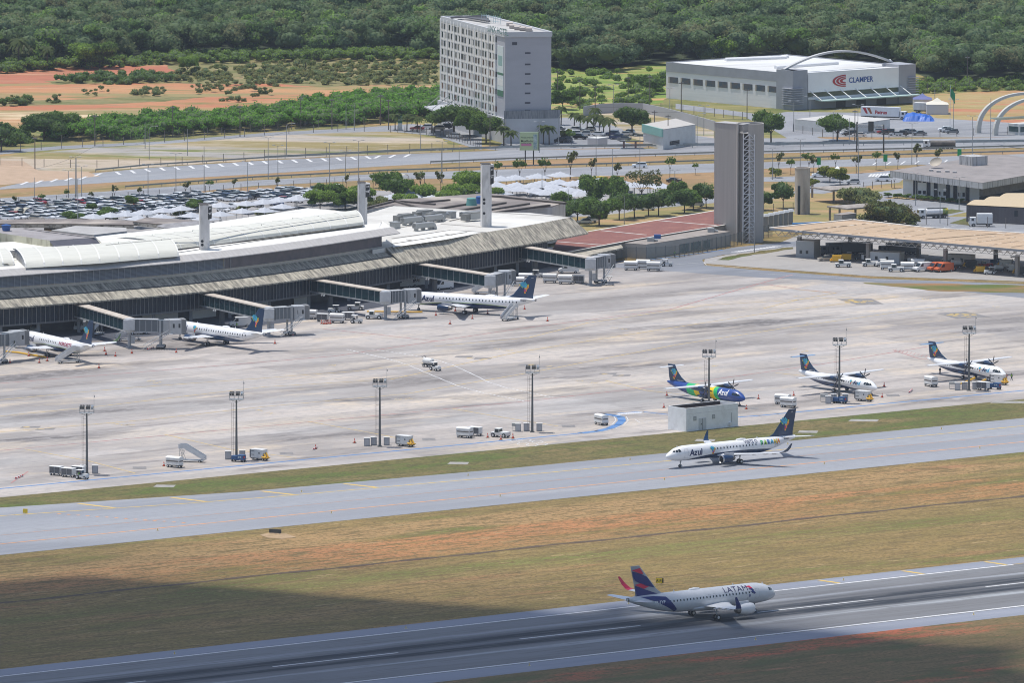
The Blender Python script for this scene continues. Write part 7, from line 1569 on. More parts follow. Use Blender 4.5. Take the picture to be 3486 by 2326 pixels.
def tk(t,L):
    b = B()
    for s in (-.5,.5): b.tube((-L/2+.3,s,2.85),(L/2-2.5,s,2.85),.06,n=5)
    b.box(-L/2+.5,L/2-2.6,-.45,.45,2.7,2.76); part('top_rail',b,dark_steel,t); part('green_end',B().lathe([(.95,-L/2+.05),(.95,-L/2+1.6)],'x',16,0,(0,0,1.9)),M('tank_green',(.02,.2,.09),.5,col2=(.5,.4,.05),sc=1),t)
lorry(3175,743,195,8.6,3.0,'tank_lorry','white tank lorry with green tank end on the road left of the brown warehouse',plane_white,'tank',extra=tk)
lorry(3197,506,181,9.8,2.7,'tipper_lorry','old lorry with red and white cab and dark cone shaped body on the highway',M('old_body',(.12,.11,.10),.8,col2=(.25,.22,.19),sc=.6),'tank')
lorry(3338,771,182,6.4,3.6,'box_lorry','small white box lorry parked before the brown warehouse',white,'box')
def pt(t,L):
    lettering('lettering','Patrus',1.5,M('patrus_red',(.45,.015,.03),.5),t,(-2.6,-1.28,1.7),0,.04)
    for s,c_ in ((0,'patrus_red'),(1.4,'patrus_brown')): b = B(); b.add([(-6.6+s,-1.28,3.5),(-5.6+s,-1.28,3.5),(-4.9+s,-1.28,1.7),(-5.5+s,-1.28,1.7)],[(0,1,2,3)]); part('logo_stroke',b,M(c_,(.35,.1,.03),.5),t)
lorry(3010,405,-18,14.4,3.8,'semi_trailer','white semi trailer with red Patrus lettering in the factory yard',plane_white,'box',extra=pt)['label'] = 'long white trailer with red lettering docked in the factory yard'
lorry(3150,384,-20,7,3.2,'box_lorry','white box lorry between the tents and the blue tarpaulin',white_old,'box')
# vehicles under the shed
for pr,x,y,a,l,c_ in ((van,3140,924,215,'white service van in front of the vehicle shed between lifts and orange trucks',None),(van,3188,924,215,'orange service truck left of the other orange truck at the shed',orange),(van,3212,926,215,'orange service truck right one of the pair at the shed',orange),(closed,3020,918,0,'grey white dolly left of the slatted carts at the shed front',None),(closed,3090,923,-10,'large white slatted cart with yellow bar at the shed front',None),(closed,3125,913,-10,'white slatted cart behind the white van at the shed',None),
    (tug,3000,908,200,'small tractor by the grey container in the shed',None),(tug,3370,935,190,'white tractor parked at the right of the shed front',None),(gpu,3335,930,180,'yellow machine left of the white tractor at the shed',yellow),(gpu,2846,893,180,'yellow loader behind the flat white loader at the shed',yellow),(gpu,2880,888,180,'yellow topped lift unit at the shed bus bay',yellow),
    (push,2870,910,180,'low wide white loader in front of the shed',None),(push,2962,907,185,'small white tow vehicle left of the grey container',None),(push,3050,925,180,'low white tow vehicle before the slatted carts',None),(gpu,3420,915,175,'white power unit under the right of the shed',None),(tank,3255,912,180,'orange tank trailer behind the orange trucks',orange),(bluec,3390,900,0,'blue cart deep under the right part of the shed',None),(lift,3150,900,0,'scissor lift behind the white van in the shed',None),(lift,3450,905,0,'scissor lift at the far right under the shed',None)):
    pr.put(G(x,y),R(a),l,None,recolor={'body': c_} if c_ else None,sc=.75 if c_ is yellow else None)
dk_ = M('dark_machine',(.07,.075,.08),.6); rnd_ = random.Random(8)
for k,(pr,x,y,c_,l) in enumerate(((tug,2925,884,dk_,'dark tractor'),(curtain,2950,889,None,'curtained cart'),(gpu,3040,893,dk_,'dark power unit'),(push,3075,896,dk_,'dark tow vehicle'),(tank,3105,900,None,'pale tank trailer'),(curtain,3220,905,None,'curtained cart'),(tug,3240,920,orange,'orange tractor'),(gpu,3300,912,dk_,'dark generator'),(push,3355,910,red,'red machine'),(tank,3400,925,dk_,'dark tank trailer'),(closed,3440,925,None,'white cart'),(gpu,3470,935,dk_,'dark power unit'),(bluec,3170,905,None,'blue cart'),(tug,2890,880,yellow,'yellow tractor'))):
    pr.put(G(x,y),R(rnd_.choice((170,190,205,100))),'%s under the vehicle shed roof, %s bay' % (l,'left' if x < 2960 else 'middle' if x < 3200 else 'right'),None,sc=.85,recolor={'body': c_} if c_ else None)
put_car(G(2812,888),R(195),'parked under the left of the vehicle shed',None,'sedan','beige');
for x,l in ((2855,'left'),(2900,'middle'),(3060,'right')): lorry(x,868,200,11,3.3,'apron_bus','dark windowed apron bus deep in the shed shade, %s one' % l,M('bus_body',(.1,.12,.14),.5),'box',cabc=MC['bus_body'])
# ---- poles
def mk_pole(kind,h):
    def mk():
        t = thing('street_lamp','','street lamp'); pm = galv if kind != 'wood' else M('wood_pole',(.16,.13,.11),.9)
        part('pole',B().tube((0,0,0),(0,0,h),.13 if kind != 'wood' else .17,.07 if kind != 'wood' else .12,6),pm,t)
        if kind == 'double':
            b = B(); b.tube((-1.1,0,h+.3),(0,0,h),.05,n=4); b.tube((1.1,0,h+.3),(0,0,h),.05,n=4); part('arm',b,galv,t)
            for s in (-1.3,1.3): part('lamp_head',B().box(s-.4,s+.4,-.15,.15,h+.25,h+.4),M('lamp_pale',(.6,.6,.6),.4),t)
        elif kind == 'curved': b = B(); b.tube((0,0,h),(.6,0,h+.7),.06,n=5); b.tube((.6,0,h+.7),(1.9,0,h+.9),.05,n=5); part('arm',b,galv,t); part('lamp_head',B().box(1.8,2.6,-.15,.15,h+.82,h+.95),M('lamp_pale'),t)
        elif kind == 'wood': part('cross_arm',B().box(-.9,.9,-.08,.08,h-.7,h-.55),pm,t); part('insulators',B().box(-.7,.7,-.05,.05,h-.55,h-.35),galv,t)
        return t
    return mk
poles = {(k,h): Proto(mk_pole(k,h)) for k,h in (('double',9),('double',12),('curved',9),('wood',9.5),('plain',8),('plain',13))}
P_L = [('plain',13,'tall thin pole'),]
for kd,h,x,y in (('plain',13,260,693),('double',12,257,682),('double',9,278,676),('plain',9-1,117,700),('double',9,233,690),('double',9,504,670),('double',12,599,668),('plain',13,695,653),('double',9,843,660),('double',12,913,610),('double',12,946,640),('double',12,1122,630),('double',9,1176,622),('double',12,1221,622),('double',12,1505,625),('curved',12-3,1563,612),
    ('curved',9,508,542),('plain',8,494,505),('curved',9,975,532),('plain',8,638,530),('wood',9.5,588,466),('wood',9.5,323,497),('wood',9.5,119,575),('wood',9.5,1024,435),('wood',9.5,817,465),('wood',9.5,1130,440),('wood',9.5,1295,425),('wood',9.5,1323,442),('plain',8,1178,440),('plain',8,1206,445),('plain',8,1432,512),('wood',9.5,1668,500),('double',9,1503,620),
    ('curved',9,1902,500),('wood',9.5,1974,374),('wood',9.5,2026,394),('wood',9.5,2138,362),('wood',9.5,2212,358),('double',9,2088,388),('wood',9.5,1898,342),('double',9,2280,400),('wood',9.5,2319,380),('double',9,2396,462),('wood',9.5,2228,482),('wood',9.5,2274,497),('curved',9,2373,497),('wood',9.5,2543,405),('double',9,2702,447),('double',9,2757,430),('curved',9,2836,483),('plain',8,2891,492),('double',9,3246,440),('plain',8,3182,382),
    ('double',12,2029,605),('double',12,2085,650),('double',12,2178,606),('double',9,2297,690),('plain',8,1845,676),('double',9,2630,612),('double',9,2724,580),('double',12,2922,610),('double',12,3104,560),('double',12,3310,535),('double',9,3117,700),('double',9,3265,715),('double',9,3200,760),('plain',8,2568,860),('wood',9.5,3293,290),('wood',9.5,2910,480),('plain',13,3372,480),('plain',8,2125,765),('plain',8,1934,742),('curved',9,1715,470),('double',9,1836,520),('double',12,2920,495),('plain',13,265,770),('plain',8,1140,700)):
    z_ = 'by the left car park' if x < 1400 and y > 600 else 'along the service road before the thicket' if x < 1700 and y < 520 else 'on the left highway verge' if x < 1700 else 'near the hotel and its car park' if x < 2240 and y < 520 else 'before the factory' if y < 520 else 'beside the shaded car park' if x < 2400 else 'on the campus roads at the right'
    nm = {'plain': 'plain grey pole','double': 'lamp post with two heads','curved': 'lamp post with one curved arm','wood': 'brown utility pole with cross arm'}[kd]; h = h if (kd,h) in poles else (8 if kd == 'plain' else 9)
    r = poles[(kd,h)].put(G(x,y),R(random.uniform(-15,15)),nm+' '+z_,nm+'s '+z_,cat='utility pole' if kd in ('wood','plain') else 'street lamp')
    if kd in ('wood','plain'): r.name = 'utility_pole'
b = B()
for (x0,y0),(x1,y1) in (((119,575),(323,497)),((323,497),(588,466)),((588,466),(817,465)),((817,465),(1024,435)),((1024,435),(1295,425)),((1898,342),(2138,362)),((2138,362),(2319,380)),((2319,380),(2543,405))):
    P = [G(x0,y0,9).lerp(G(x1,y1,9),k/8)-Vector((0,0,.9*math.sin(math.pi*k/8))) for k in range(9)]
    for p,q in zip(P[:-1],P[1:]): b.tube(p,q,.035,n=3,caps=False)
tag(solo('power_line',b,dark_steel,'thin sagging power lines strung between the brown utility poles','power line'))
# ---- guard rails and fences
rail_m = M('rail_grey',(.30,.33,.33),.6,col2=(.22,.24,.24),sc=.5)
def guard(label,pts,dy=0):
    P = [G(x,y+dy) for x,y in pts]; t = thing('guard_rail',label,'guard rail',P[0]); b = B(); base = P[0]
    for p,q in zip(P[:-1],P[1:]):
        F2 = Face(p,q,base); F2.box(b,0,F2.L,.55,.98,.08,.05)
    part('rail',b,rail_m,t); n = 0
    for p,q in zip(P[:-1],P[1:]):
        L = (q-p).length; k = max(1,int(L/6))
        for j in range(k):
            if n < 100: c_ = p.lerp(q,j/k)-base; part('post',B().at(c_.x,c_.y,0).box(-.08,.08,0,.15,0,.6),rail_m,t); n += 1
guard('guard rail along the far edge of the far carriageway',[(325,586),(505,569),(900,544),(1320,524),(1760,508.5),(2432,501),(2597,499),(3486,489)])
guard('guard rail along the median side of the far carriageway',[(1465,559),(1760,546.5),(2432,527),(2597,524.5),(3486,504)])
guard('guard rail along the median side of the near carriageway',[(426,643),(860,611),(1320,588),(1720,574),(2065,565),(2432,553.5),(2597,549),(3045,534),(3486,522)])
guard('second parallel guard rail behind the far carriageway',[(900,542),(1320,521),(1760,505.5),(2432,497.5),(2597,495.5),(3486,485)])
def mesh_mat(name,col,a):
    m = bpy.data.materials.new(name); m.use_nodes = True; m.node_tree.nodes['Principled BSDF'].inputs['Base Color'].default_value = (*col,1); m.node_tree.nodes['Principled BSDF'].inputs['Alpha'].default_value = a; return m
net = mesh_mat('chain_link',(.2,.2,.2),.10); net2 = mesh_mat('dense_mesh',(.16,.19,.18),.42)
def fence(label,pts,h=2.2,sp=3.2,m=None,nm=net,post=.09):
    P = [G(x,y) for x,y in pts]; t = thing('fence',label,'fence',P[0]); base = P[0]; b = B(); pm = m or M('fence_post',(.22,.19,.17),.9)
    for p,q in zip(P[:-1],P[1:]): F2 = Face(p,q,base); b.at(F2.p.x,F2.p.y,0,F2.an).add([(0,0,.05),(F2.L,0,.05),(F2.L,0,h),(0,0,h)],[(0,1,2,3)])
    part('wire_mesh',b,nm,t); n = 0; tot = sum((q-p).length for p,q in zip(P[:-1],P[1:])); sp = max(sp,tot/98)
    for p,q in zip(P[:-1],P[1:]):
        k = max(1,int((q-p).length/sp))
        for j in range(k):
            if n < 100: c_ = p.lerp(q,j/k)-base; part('post',B().at(c_.x,c_.y,0).box(-post,post,-post,post,0,h+.15),pm,t); n += 1
fence('post fence between the vacant lot and the far carriageway, left part',[(0,562),(150,568),(330,572),(620,560),(900,540)],sp=6)
fence('post fence between the vacant lot and the far carriageway, right part',[(900,536),(1320,518),(1620,508)],sp=6)
fence('post fence between the vacant lot and the service road',[(0,520),(210,505),(560,484),(900,460),(1150,447),(1330,448)],sp=7)
fence('dark rail fence curving along the hotel driveway',[(1330,450),(1500,462),(1620,498),(1640,508)],2,2.5)
fence('fence between the highway and the left car park',[(0,702),(383,685),(700,660),(1000,642),(1500,622)],sp=5)
fence('fence between the near carriageway and the shaded car park',[(1760,640),(2000,626),(2240,632),(2400,636)],sp=5)
fence('fence in front of the factory side wall',[(2250,378),(2400,392),(2560,412)],2.4,4); fence('fence along the factory yard road front',[(2700,448),(2800,466),(2910,472),(3200,466),(3486,455)],2.2,5)
fence('fence at the forest edge right of the factory',[(3110,318),(3300,306),(3486,296)],3,5); fence('fence along the foot of the green thicket',[(210,486),(560,470),(900,448),(1130,430),(1400,415)],2.2,5)
fence('tall grey security fence along the apron road past the double tower',[(1925,872),(2030,882),(2200,886),(2298,880),(2486,842),(2600,812),(2630,806)],3.4,2.6,M('security_post',(.16,.16,.155),.8),net2)
fence('fence behind the vehicle shed along the campus road',[(3080,762),(3300,772),(3486,780)],2.8,5); fence('low fence right of the small white tent',[(2940,645),(3000,640),(3070,635)],2,3); fence('fence on the slope behind the round tower',[(2600,722),(2700,715),(2760,712)],2,3)
def mk_panel():
    t = thing('ribbed_panel','','panel'); b = B(); b.box(-.75,.75,-.1,.1,0,4.2)
    for k in range(4): b.box(-.7+k*.4,-.6+k*.4,-.18,-.1,0,4.2)
    part('slab',b,M('panel_rib_grey',(.26,.27,.28),.7),t); part('cap',B().box(-.8,.8,-.7,.5,4.2,4.9,tx=.15,ty=.3),white,t); return t
pp = Proto(mk_panel)
for k in range(6): pp.put(G(2606+k*17,789-k*3.4),R(35),'grey ribbed panel with white cap in the row beside the double tower','ribbed panels beside the double tower')
# ---- shade sails
def mk_sail(n=9):
    def mk():
        t = thing('shade_sail','','shade sail'); b = B(); s = 3.2; vs = []
        for j in range(n):
            for i in range(n): x,y = -1+2*i/(n-1),-1+2*j/(n-1); r = max(abs(x),abs(y)); pin = 1-.16*(1-min(abs(x),abs(y))/max(r,1e-3))*r; vs.append((x*s*pin,y*s*pin,2.3+1.35*(1-r)**1.15+.12*(abs(x)*abs(y))))
        b.add(vs,[(j*n+i,j*n+i+1,(j+1)*n+i+1,(j+1)*n+i) for j in range(n-1) for i in range(n-1)]); part('sail',b,M('sail_white',(.46,.48,.52),.75,col2=(.38,.40,.44),sc=.4),t); b = B(); b.tube((0,0,0),(0,0,3.3),.08,n=6)
        part('mast',b,galv,t)
        for x,y in ((-s,-s),(s,-s),(s,s),(-s,s)): part('post',B().tube((x*.97,y*.97,0),(x*.97,y*.97,2.45),.06,n=5),galv,t)
        return t
    return mk
sail = Proto(mk_sail())
for x,y in ((318,756),(376,752),(428,748),(485,742),(556,735),(617,728),(752,718),(838,712),(896,706),(950,699),(1010,693),(551,757),(651,752),(750,748),(824,738),(900,735),(700,762),(960,722),(470,762),(1060,684)):
    sail.put(G(x,y+14),R(50+random.uniform(-4,4)),'pale shade sail over cars in the open lot near the leftmost stack','shade sails of the open lot')
for x,y in ((1705,628),(1756,624),(1831,620),(1908,614),(1690,648),(1760,650),(1812,652),(1846,643),(1904,640),(1950,645),(2045,634),(2103,636),(2010,652),(1885,655),(1770,664),(1824,668),(1880,668),(1935,666),(1990,668),(1980,640),(2160,650),(2210,648),(2255,654),(1720,662),(1860,676),(1925,680),(1970,680),(1700,676),(1640,644),(1420,690),(1470,695),(1380,672),(1340,690)):
    sail.put(G(x,y+14),R(20+random.uniform(-6,6)),'white peaked shade sail in the crowded car park behind the terminal','shade sails of the shaded car park',sc=(1.05,1.2,1.05))
def hoop(x,y,l,c_=None):
    t = thing('hoop_shelter',l,'shelter',G(x,y),R(20)); b = B(); b.loft([[(1.3*math.cos(math.pi*k/8),yy,1.1+1.5*math.sin(math.pi*k/8)) for k in range(2,9)] for yy in (-1.5,1.5)],0,False,False); part('cover',b,c_ or M('hoop_beige',(.42,.40,.33),.8),t)
    for yy in (-1.5,1.5): part('post',B().tube((-1.3,yy,0),(-1.3,yy,1.3),.05,n=5),galv,t)
hoop(66,738,'beige hoop shelter at the left car park entrance, left one'); hoop(93,739,'beige hoop shelter at the left car park entrance, right one'); hoop(1375,622,'beige hoop shelter beside the near carriageway above the trees')
# ================================================================ VEGETATION
def translu(m,f=.42):                           # light passing through thin leaves
    if m.get('tl'): return m
    n = m.node_tree.nodes; l = m.node_tree.links; p = n['Principled BSDF']; out = [q for q in n if q.type == 'OUTPUT_MATERIAL'][0]
    t = n.new('ShaderNodeBsdfTranslucent'); x = n.new('ShaderNodeMixShader'); x.inputs[0].default_value = f; hs = n.new('ShaderNodeHueSaturation'); hs.inputs['Value'].default_value = 1.7
    if p.inputs['Base Color'].is_linked: l.new(p.inputs['Base Color'].links[0].from_socket,hs.inputs['Color'])
    else: hs.inputs['Color'].default_value = p.inputs['Base Color'].default_value
    l.new(hs.outputs[0],t.inputs[0]); l.new(p.outputs[0],x.inputs[1]); l.new(t.outputs[0],x.inputs[2]); l.new(x.outputs[0],out.inputs[0]); m['tl'] = 1; return m
def leaf_mat(name,c1,c2,c3=None,isl=.4):
    m = M(name,c1,.75,col2=c2,sc=.35,lo=.38,hi=.62,isl=isl,spec=.15,col3=c3,sc3=.25); return translu(m)
def leaves(pts,nrm,size,rg):                  # many small leaf clump faces: pts (n,3), outward normals
    n = len(pts); nr = nrm+rg.normal(0,.45,(n,3)); nr /= np.linalg.norm(nr,axis=1)[:,None]
    a = np.cross(nr,rg.normal(0,1,(n,3))); a /= np.linalg.norm(a,axis=1)[:,None]; c = np.cross(nr,a)
    s = size*rg.uniform(.6,1.3,(n,1)); V = np.empty((n,4,3)); f = s*rg.uniform(.5,1,(n,1))
    V[:,0] = pts-a*s; V[:,1] = pts-c*f; V[:,2] = pts+a*s; V[:,3] = pts+c*f
    return V.reshape(-1,3)
def np_mesh(name,quads,mats,core=None):
    me = bpy.data.meshes.new(name); nq = len(quads)//4; V = quads; fi = np.arange(nq*4); ls = np.arange(0,nq*4,4); lt = np.full(nq,4)
    if core is not None:
        cv,cf = core; V = np.concatenate([quads,cv]); fi = np.concatenate([fi,(cf+nq*4).ravel()]); ls = np.concatenate([ls,nq*4+np.arange(len(cf))*3]); lt = np.concatenate([lt,np.full(len(cf),3)])
    me.vertices.add(len(V)); me.vertices.foreach_set('co',V.astype(np.float32).ravel()); me.loops.add(len(fi)); me.loops.foreach_set('vertex_index',fi.astype(np.int32)); me.polygons.add(len(ls)); me.polygons.foreach_set('loop_start',ls.astype(np.int32)); me.polygons.foreach_set('loop_total',lt.astype(np.int32))
    for m in mats: me.materials.append(m)
    if core is not None and len(mats) > 1: me.polygons.foreach_set('material_index',np.concatenate([np.zeros(nq,np.int32),np.ones(len(core[1]),np.int32)]))
    me.update(calc_edges=True); return me
_ic = bmesh.new(); bmesh.ops.create_icosphere(_ic,subdivisions=2,radius=1); ICV = np.array([v.co[:] for v in _ic.verts]); ICF = np.array([[v.index for v in f.verts] for f in _ic.faces]); _ic.free()
def crown(rg,R_,H_,zc,nlobe,nleaf,size,flat=1.0):      # a crown of several uneven lobes
    Q = []; CV = []; CF = []; off_ = 0
    for k in range(nlobe):
        if k == 0: c = np.array([rg.uniform(-.1,.1)*R_,0,zc]); r = R_*.62
        else: a = rg.uniform(0,6.28); d = R_*rg.uniform(.35,.85); c = np.array([d*math.cos(a),d*math.sin(a),zc+rg.uniform(-.5,.5)*H_]); r = R_*rg.uniform(.2,.46)
        rz = r*H_/R_*flat; d = rg.normal(0,1,(nleaf,3)); d /= np.linalg.norm(d,axis=1)[:,None]; d = d[d[:,2] > -.55]
        rad = rg.uniform(.78,1.22,(len(d),1))*(1+.16*np.sin(d[:,:1]*6+k)*np.cos(d[:,1:2]*5+2*k)); p = c+d*rad*np.array([r,r,rz]); nn = d/np.array([1,1,rz/r]); nn /= np.linalg.norm(nn,axis=1)[:,None]
        Q.append(leaves(p,nn,size,rg)); w = 1+.12*np.sin(ICV[:,:1]*5+k)*np.cos(ICV[:,1:2]*4); CV.append(c+ICV*w*np.array([r,r,rz])*.84); CF.append(ICF+off_); off_ += len(ICV)
    return np.concatenate(Q),(np.concatenate(CV),np.concatenate(CF))
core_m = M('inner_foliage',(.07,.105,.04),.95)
trunk_m = M('bark',(.11,.085,.065),.95,col2=(.07,.055,.045),sc=2)
def mk_tree(name,seed,R_,H_,zc,nl,nleaf,size,mat,tr=.16,limbs=5,gaps=False):
    def mk():
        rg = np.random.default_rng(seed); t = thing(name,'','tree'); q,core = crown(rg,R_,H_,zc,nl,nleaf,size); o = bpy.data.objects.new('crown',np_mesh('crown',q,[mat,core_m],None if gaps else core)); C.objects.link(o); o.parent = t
        b = B(); b.tube((0,0,0),(.1,0,zc*.6),tr,tr*.75,7)
        for k in range(limbs): a = k*6.28/limbs+rg.uniform(-.4,.4); b.tube((.05,0,zc*.45),(R_*.55*math.cos(a),R_*.55*math.sin(a),zc+rg.uniform(-.2,.3)*H_),tr*.5,tr*.2,5)
        part('trunk',b,trunk_m,t); return t
    return mk
g_dark = leaf_mat('leaf_dark',(.065,.12,.034),(.11,.165,.045)); g_mid = leaf_mat('leaf_mid',(.08,.14,.03),(.12,.185,.04)); g_lime = leaf_mat('leaf_lime',(.13,.21,.035),(.18,.26,.05)); g_olive = leaf_mat('leaf_olive',(.085,.10,.035),(.12,.125,.045)); g_grey = leaf_mat('leaf_grey',(.16,.19,.075),(.21,.22,.09))
T = {'round': Proto(mk_tree('round_tree',1,3.2,2.7,3.6,9,420,.26,g_dark)),'round2': Proto(mk_tree('round_tree',2,3.3,2.8,3.5,10,420,.26,g_mid)),'lime': Proto(mk_tree('broad_tree',3,5.0,2.9,4.2,12,520,.3,g_lime,.2)),'mid': Proto(mk_tree('broad_tree',4,4.6,2.8,4.0,12,520,.3,g_mid,.2)),
     'big': Proto(mk_tree('broad_tree',5,6.0,3.6,6.0,15,520,.34,g_dark,.3)),'big2': Proto(mk_tree('broad_tree',6,5.2,4.4,6.2,14,520,.32,g_mid,.28)),'small': Proto(mk_tree('young_tree',7,1.2,.95,3.2,6,90,.2,g_mid,.06,3,True)),'small2': Proto(mk_tree('young_tree',8,1.0,1.1,3.0,5,60,.2,g_olive,.06,4,True)),
     'yellow': Proto(mk_tree('broad_tree',9,2.7,1.9,2.6,8,300,.24,leaf_mat('leaf_yellow',(.16,.19,.03),(.2,.21,.04)),.13)),'bushy': Proto(mk_tree('round_bush',10,6.8,3.6,2.6,14,620,.3,leaf_mat('leaf_rusty',(.075,.085,.025),(.10,.12,.03),(.14,.09,.03)),.3)),'feather': Proto(mk_tree('round_bush',12,4.6,2.4,1.8,12,560,.26,g_grey,.2)),'sparse': Proto(mk_tree('sparse_tree',13,3.4,2.6,4.6,8,160,.22,g_olive,.12,6,True))}
def mk_palm():
    t = thing('palm_tree','','palm'); part('trunk',B().tube((0,0,0),(.15,0,5),.2,.14,7),trunk_m,t); b = B(); rd = random.Random(4)
    for k in range(18):
        a = k*.35+rd.uniform(-.1,.1); up = rd.uniform(.1,1.3); L = rd.uniform(2.0,2.8); pts = []
        for j in range(6): f = j/5; r = L*f; z = 5+up*f*1.6-1.9*f*f*(1.4-up*.3); pts.append(Vector((r*math.cos(a)+.15,r*math.sin(a),z)))
        s = Vector((-math.sin(a),math.cos(a),0))
        for j in range(5):
            w0,w1 = (.12,.5,.6,.5,.3,.05)[j:j+2]; b.add([pts[j]-s*w0-Vector((0,0,w0*.5)),pts[j],pts[j+1],pts[j+1]-s*w1-Vector((0,0,w1*.5))],[(0,1,2,3)]); b.add([pts[j]+s*w0-Vector((0,0,w0*.5)),pts[j],pts[j+1],pts[j+1]+s*w1-Vector((0,0,w1*.5))],[(3,2,1,0)])
    part('fronds',b,leaf_mat('palm_leaf',(.07,.10,.03),(.10,.13,.04),isl=.25),t); return t
T['palm'] = Proto(mk_palm)
random.seed(9)
def tr(k,x,y,label,group=None,sc=1.0): T[k].put(G(x,y),random.uniform(0,6),label,group,sc=(sc*random.uniform(.85,1.15),sc*random.uniform(.85,1.15),sc*random.uniform(.85,1.12)))
gt = 'round trees in front of the shaded car park'
for k,x,y,s in (('round2',1905,735,.9),('round',1965,757,1.15),('round',2010,745,1.0),('round2',2040,770,1.2),('round',2108,748,1.05),('round',2160,742,.98),('round2',2035,705,1.2),('round',2208,736,1.05),('round',2242,736,1.08),('round',2330,725,1.05),('round2',2360,715,.9),('round',2404,709,1.0),('round2',1930,750,.8),('round2',2110,700,1.05),('sparse',2185,690,1.3),('round2',2300,690,.8)):
    tr(k,x,y,'leafy %s tree between the terminal right wing and the double tower' % ('dark round' if k == 'round' else 'wispy' if k == 'sparse' else 'mid green round'),gt,s*1.2)
for k,x,y,s in (('mid',1135,698,1.1),('mid',1175,712,.9),('lime',1090,720,.9),('lime',1225,715,1.0),('mid',1345,688,1.15),('feather',1300,706,.8),('lime',1445,700,.95),('lime',1560,700,1.0),('lime',1600,680,1.15),('lime',1525,710,.8),('lime',1670,690,.7),('lime',1380,712,.7),('yellow',1215,705,1.0)):
    tr(k,x,y,'bright bushy tree behind the vaulted terminal roof, among the stacks','bright trees behind the terminal roof',s)
for x,y,s in ((50,705,.9),(140,700,1),(227,690,.95),(310,688,.9),(390,683,1.1),(475,676,.9),(632,668,1.25),(713,655,1.0),(796,650,1),(945,650,1.0),(1180,640,.9),(1270,640,1.3),(1345,640,1.4),(1430,645,1.5),(1432,640,1.2),(1500,648,1.4)):
    tr(random.choice(('small','small2')),x,y,'young tree between the highway and the left car park fence','young trees by the car park fence',s)
for k,x,y,s in (('small',1770,622,2.0),('small',1856,618,1.9),('small2',1943,610,2.0),('small2',2014,608,1.4),('small2',2102,618,1.3),('small',2280,605,1.5),('small',2367,595,1.0),('small',1690,615,1.4),('small2',2652,588,1.5),('small',2692,594,1.3),('small',2755,586,1.7),('small2',2770,590,1.2),('small',2845,580,1.4),('small2',2915,590,1.3),('small',2982,578,1.3),('small2',3056,575,1.4),('small2',3122,565,1.6),('small2',3190,570,1.5),('small',3045,640,1.3)):
    tr(k,x,y,'small young tree on the verge beside the near carriageway','young trees on the highway verge',s)
for k,x,y,s,l in (('big2',2625,487,1.02,'large bright green round tree by the highway, left of the factory tower'),('big2',2850,480,.92,'large glossy tree in front of the white site office'),('big',2152,458,.92,'wide flat topped dark tree beside the aqua trimmed building'),('big',1545,462,1.15,'wide layered tree in front of the hotel, left one'),('big2',1600,474,.95,'layered tree in front of the hotel, middle one'),('big2',1655,488,.85,'layered tree in front of the hotel, right one near the corner'),('mid',1765,470,.7,'dark shrubby tree against the hotel podium'),
    ('round',2667,710,1.25,'dark round tree left of the round tower'),('round',2598,715,1.1,'dark tree just right of the double tower foot'),('bushy',3022,768,1.3,'big rounded rusty green bush behind the shed roof'),('feather',2922,698,1.4,'feathery grey green bush between the two covered walkways'),('yellow',2860,630,1.25,'yellow green shrub tree below the small tent, right one'),('yellow',2825,620,1.1,'yellow green shrub tree below the small tent, left one'),('yellow',2640,605,.7,'yellow shrub near the highway left of the round tower'),('yellow',2765,640,.6,'small green shrub right of the round tower'),
    ('big',5,515,.9,'dark tree cut by the left frame edge beside the dirt track'),('big',150,478,.95,'dark tree at the near left end of the thicket, left one'),('big2',205,470,1.0,'dark tree at the near left end of the thicket, right one'),('yellow',50,488,.9,'yellow green shrub by the dirt track'),('mid',1915,372,.9,'dark tree right of the hotel wall'),('mid',1960,350,.7,'small dark tree beside utility poles right of the hotel'),('mid',2215,320,.9,'green shrub tree left of the factory corner'),('yellow',1925,480,.9,'yellow green tree inside the hotel car park'),('small',1945,500,1.3,'young tree by the hotel car park wall'),('small',1790,485,1.2,'young tree before the billboard'),('mid',250,760,.55,'low bright bush behind the left canopy'),('mid',360,757,.6,'low bush between the shade sails, left'),('mid',450,708,.5,'low bush in the left car park'),('mid',660,720,.55,'low bush left of the leftmost stack'),('mid',312,722,.4,'tiny bush among parked cars'),('yellow',830,722,.7,'yellow green bush among the sails'),('feather',905,735,.7,'grey green bush behind the white upper roof'),('yellow',610,742,.6,'small palm like bush near the angular canopy')):
    tr(k,x,y,l,None,s)
for x,y,l in ((1345,442,0),(1385,446,0),(1420,448,0),(1470,452,0),(1480,450,0),(1910,425,1),(1955,435,1),(1975,450,1),(1998,455,1),(2020,450,1),(2040,455,1),(2055,460,1),(2075,470,1),(2025,430,1),(1740,500,2),(1715,495,2),(1850,490,1),(1870,492,1),(1865,480,1)):
    tr('palm',x,y,('feathery palm on the island at the hotel entrance','feathery palm in the hotel car park','palm at the foot of the hotel corner')[l],('palms at the hotel entrance','palms in the hotel car park','palms at the hotel corner')[l],1.0)
for k in range(9): T['mid'].put(G(3025+k*30,672+k*2.6),k,'clipped low bush in the row along the concrete office wall','clipped bushes along the office',sc=(.28,.28,.22))
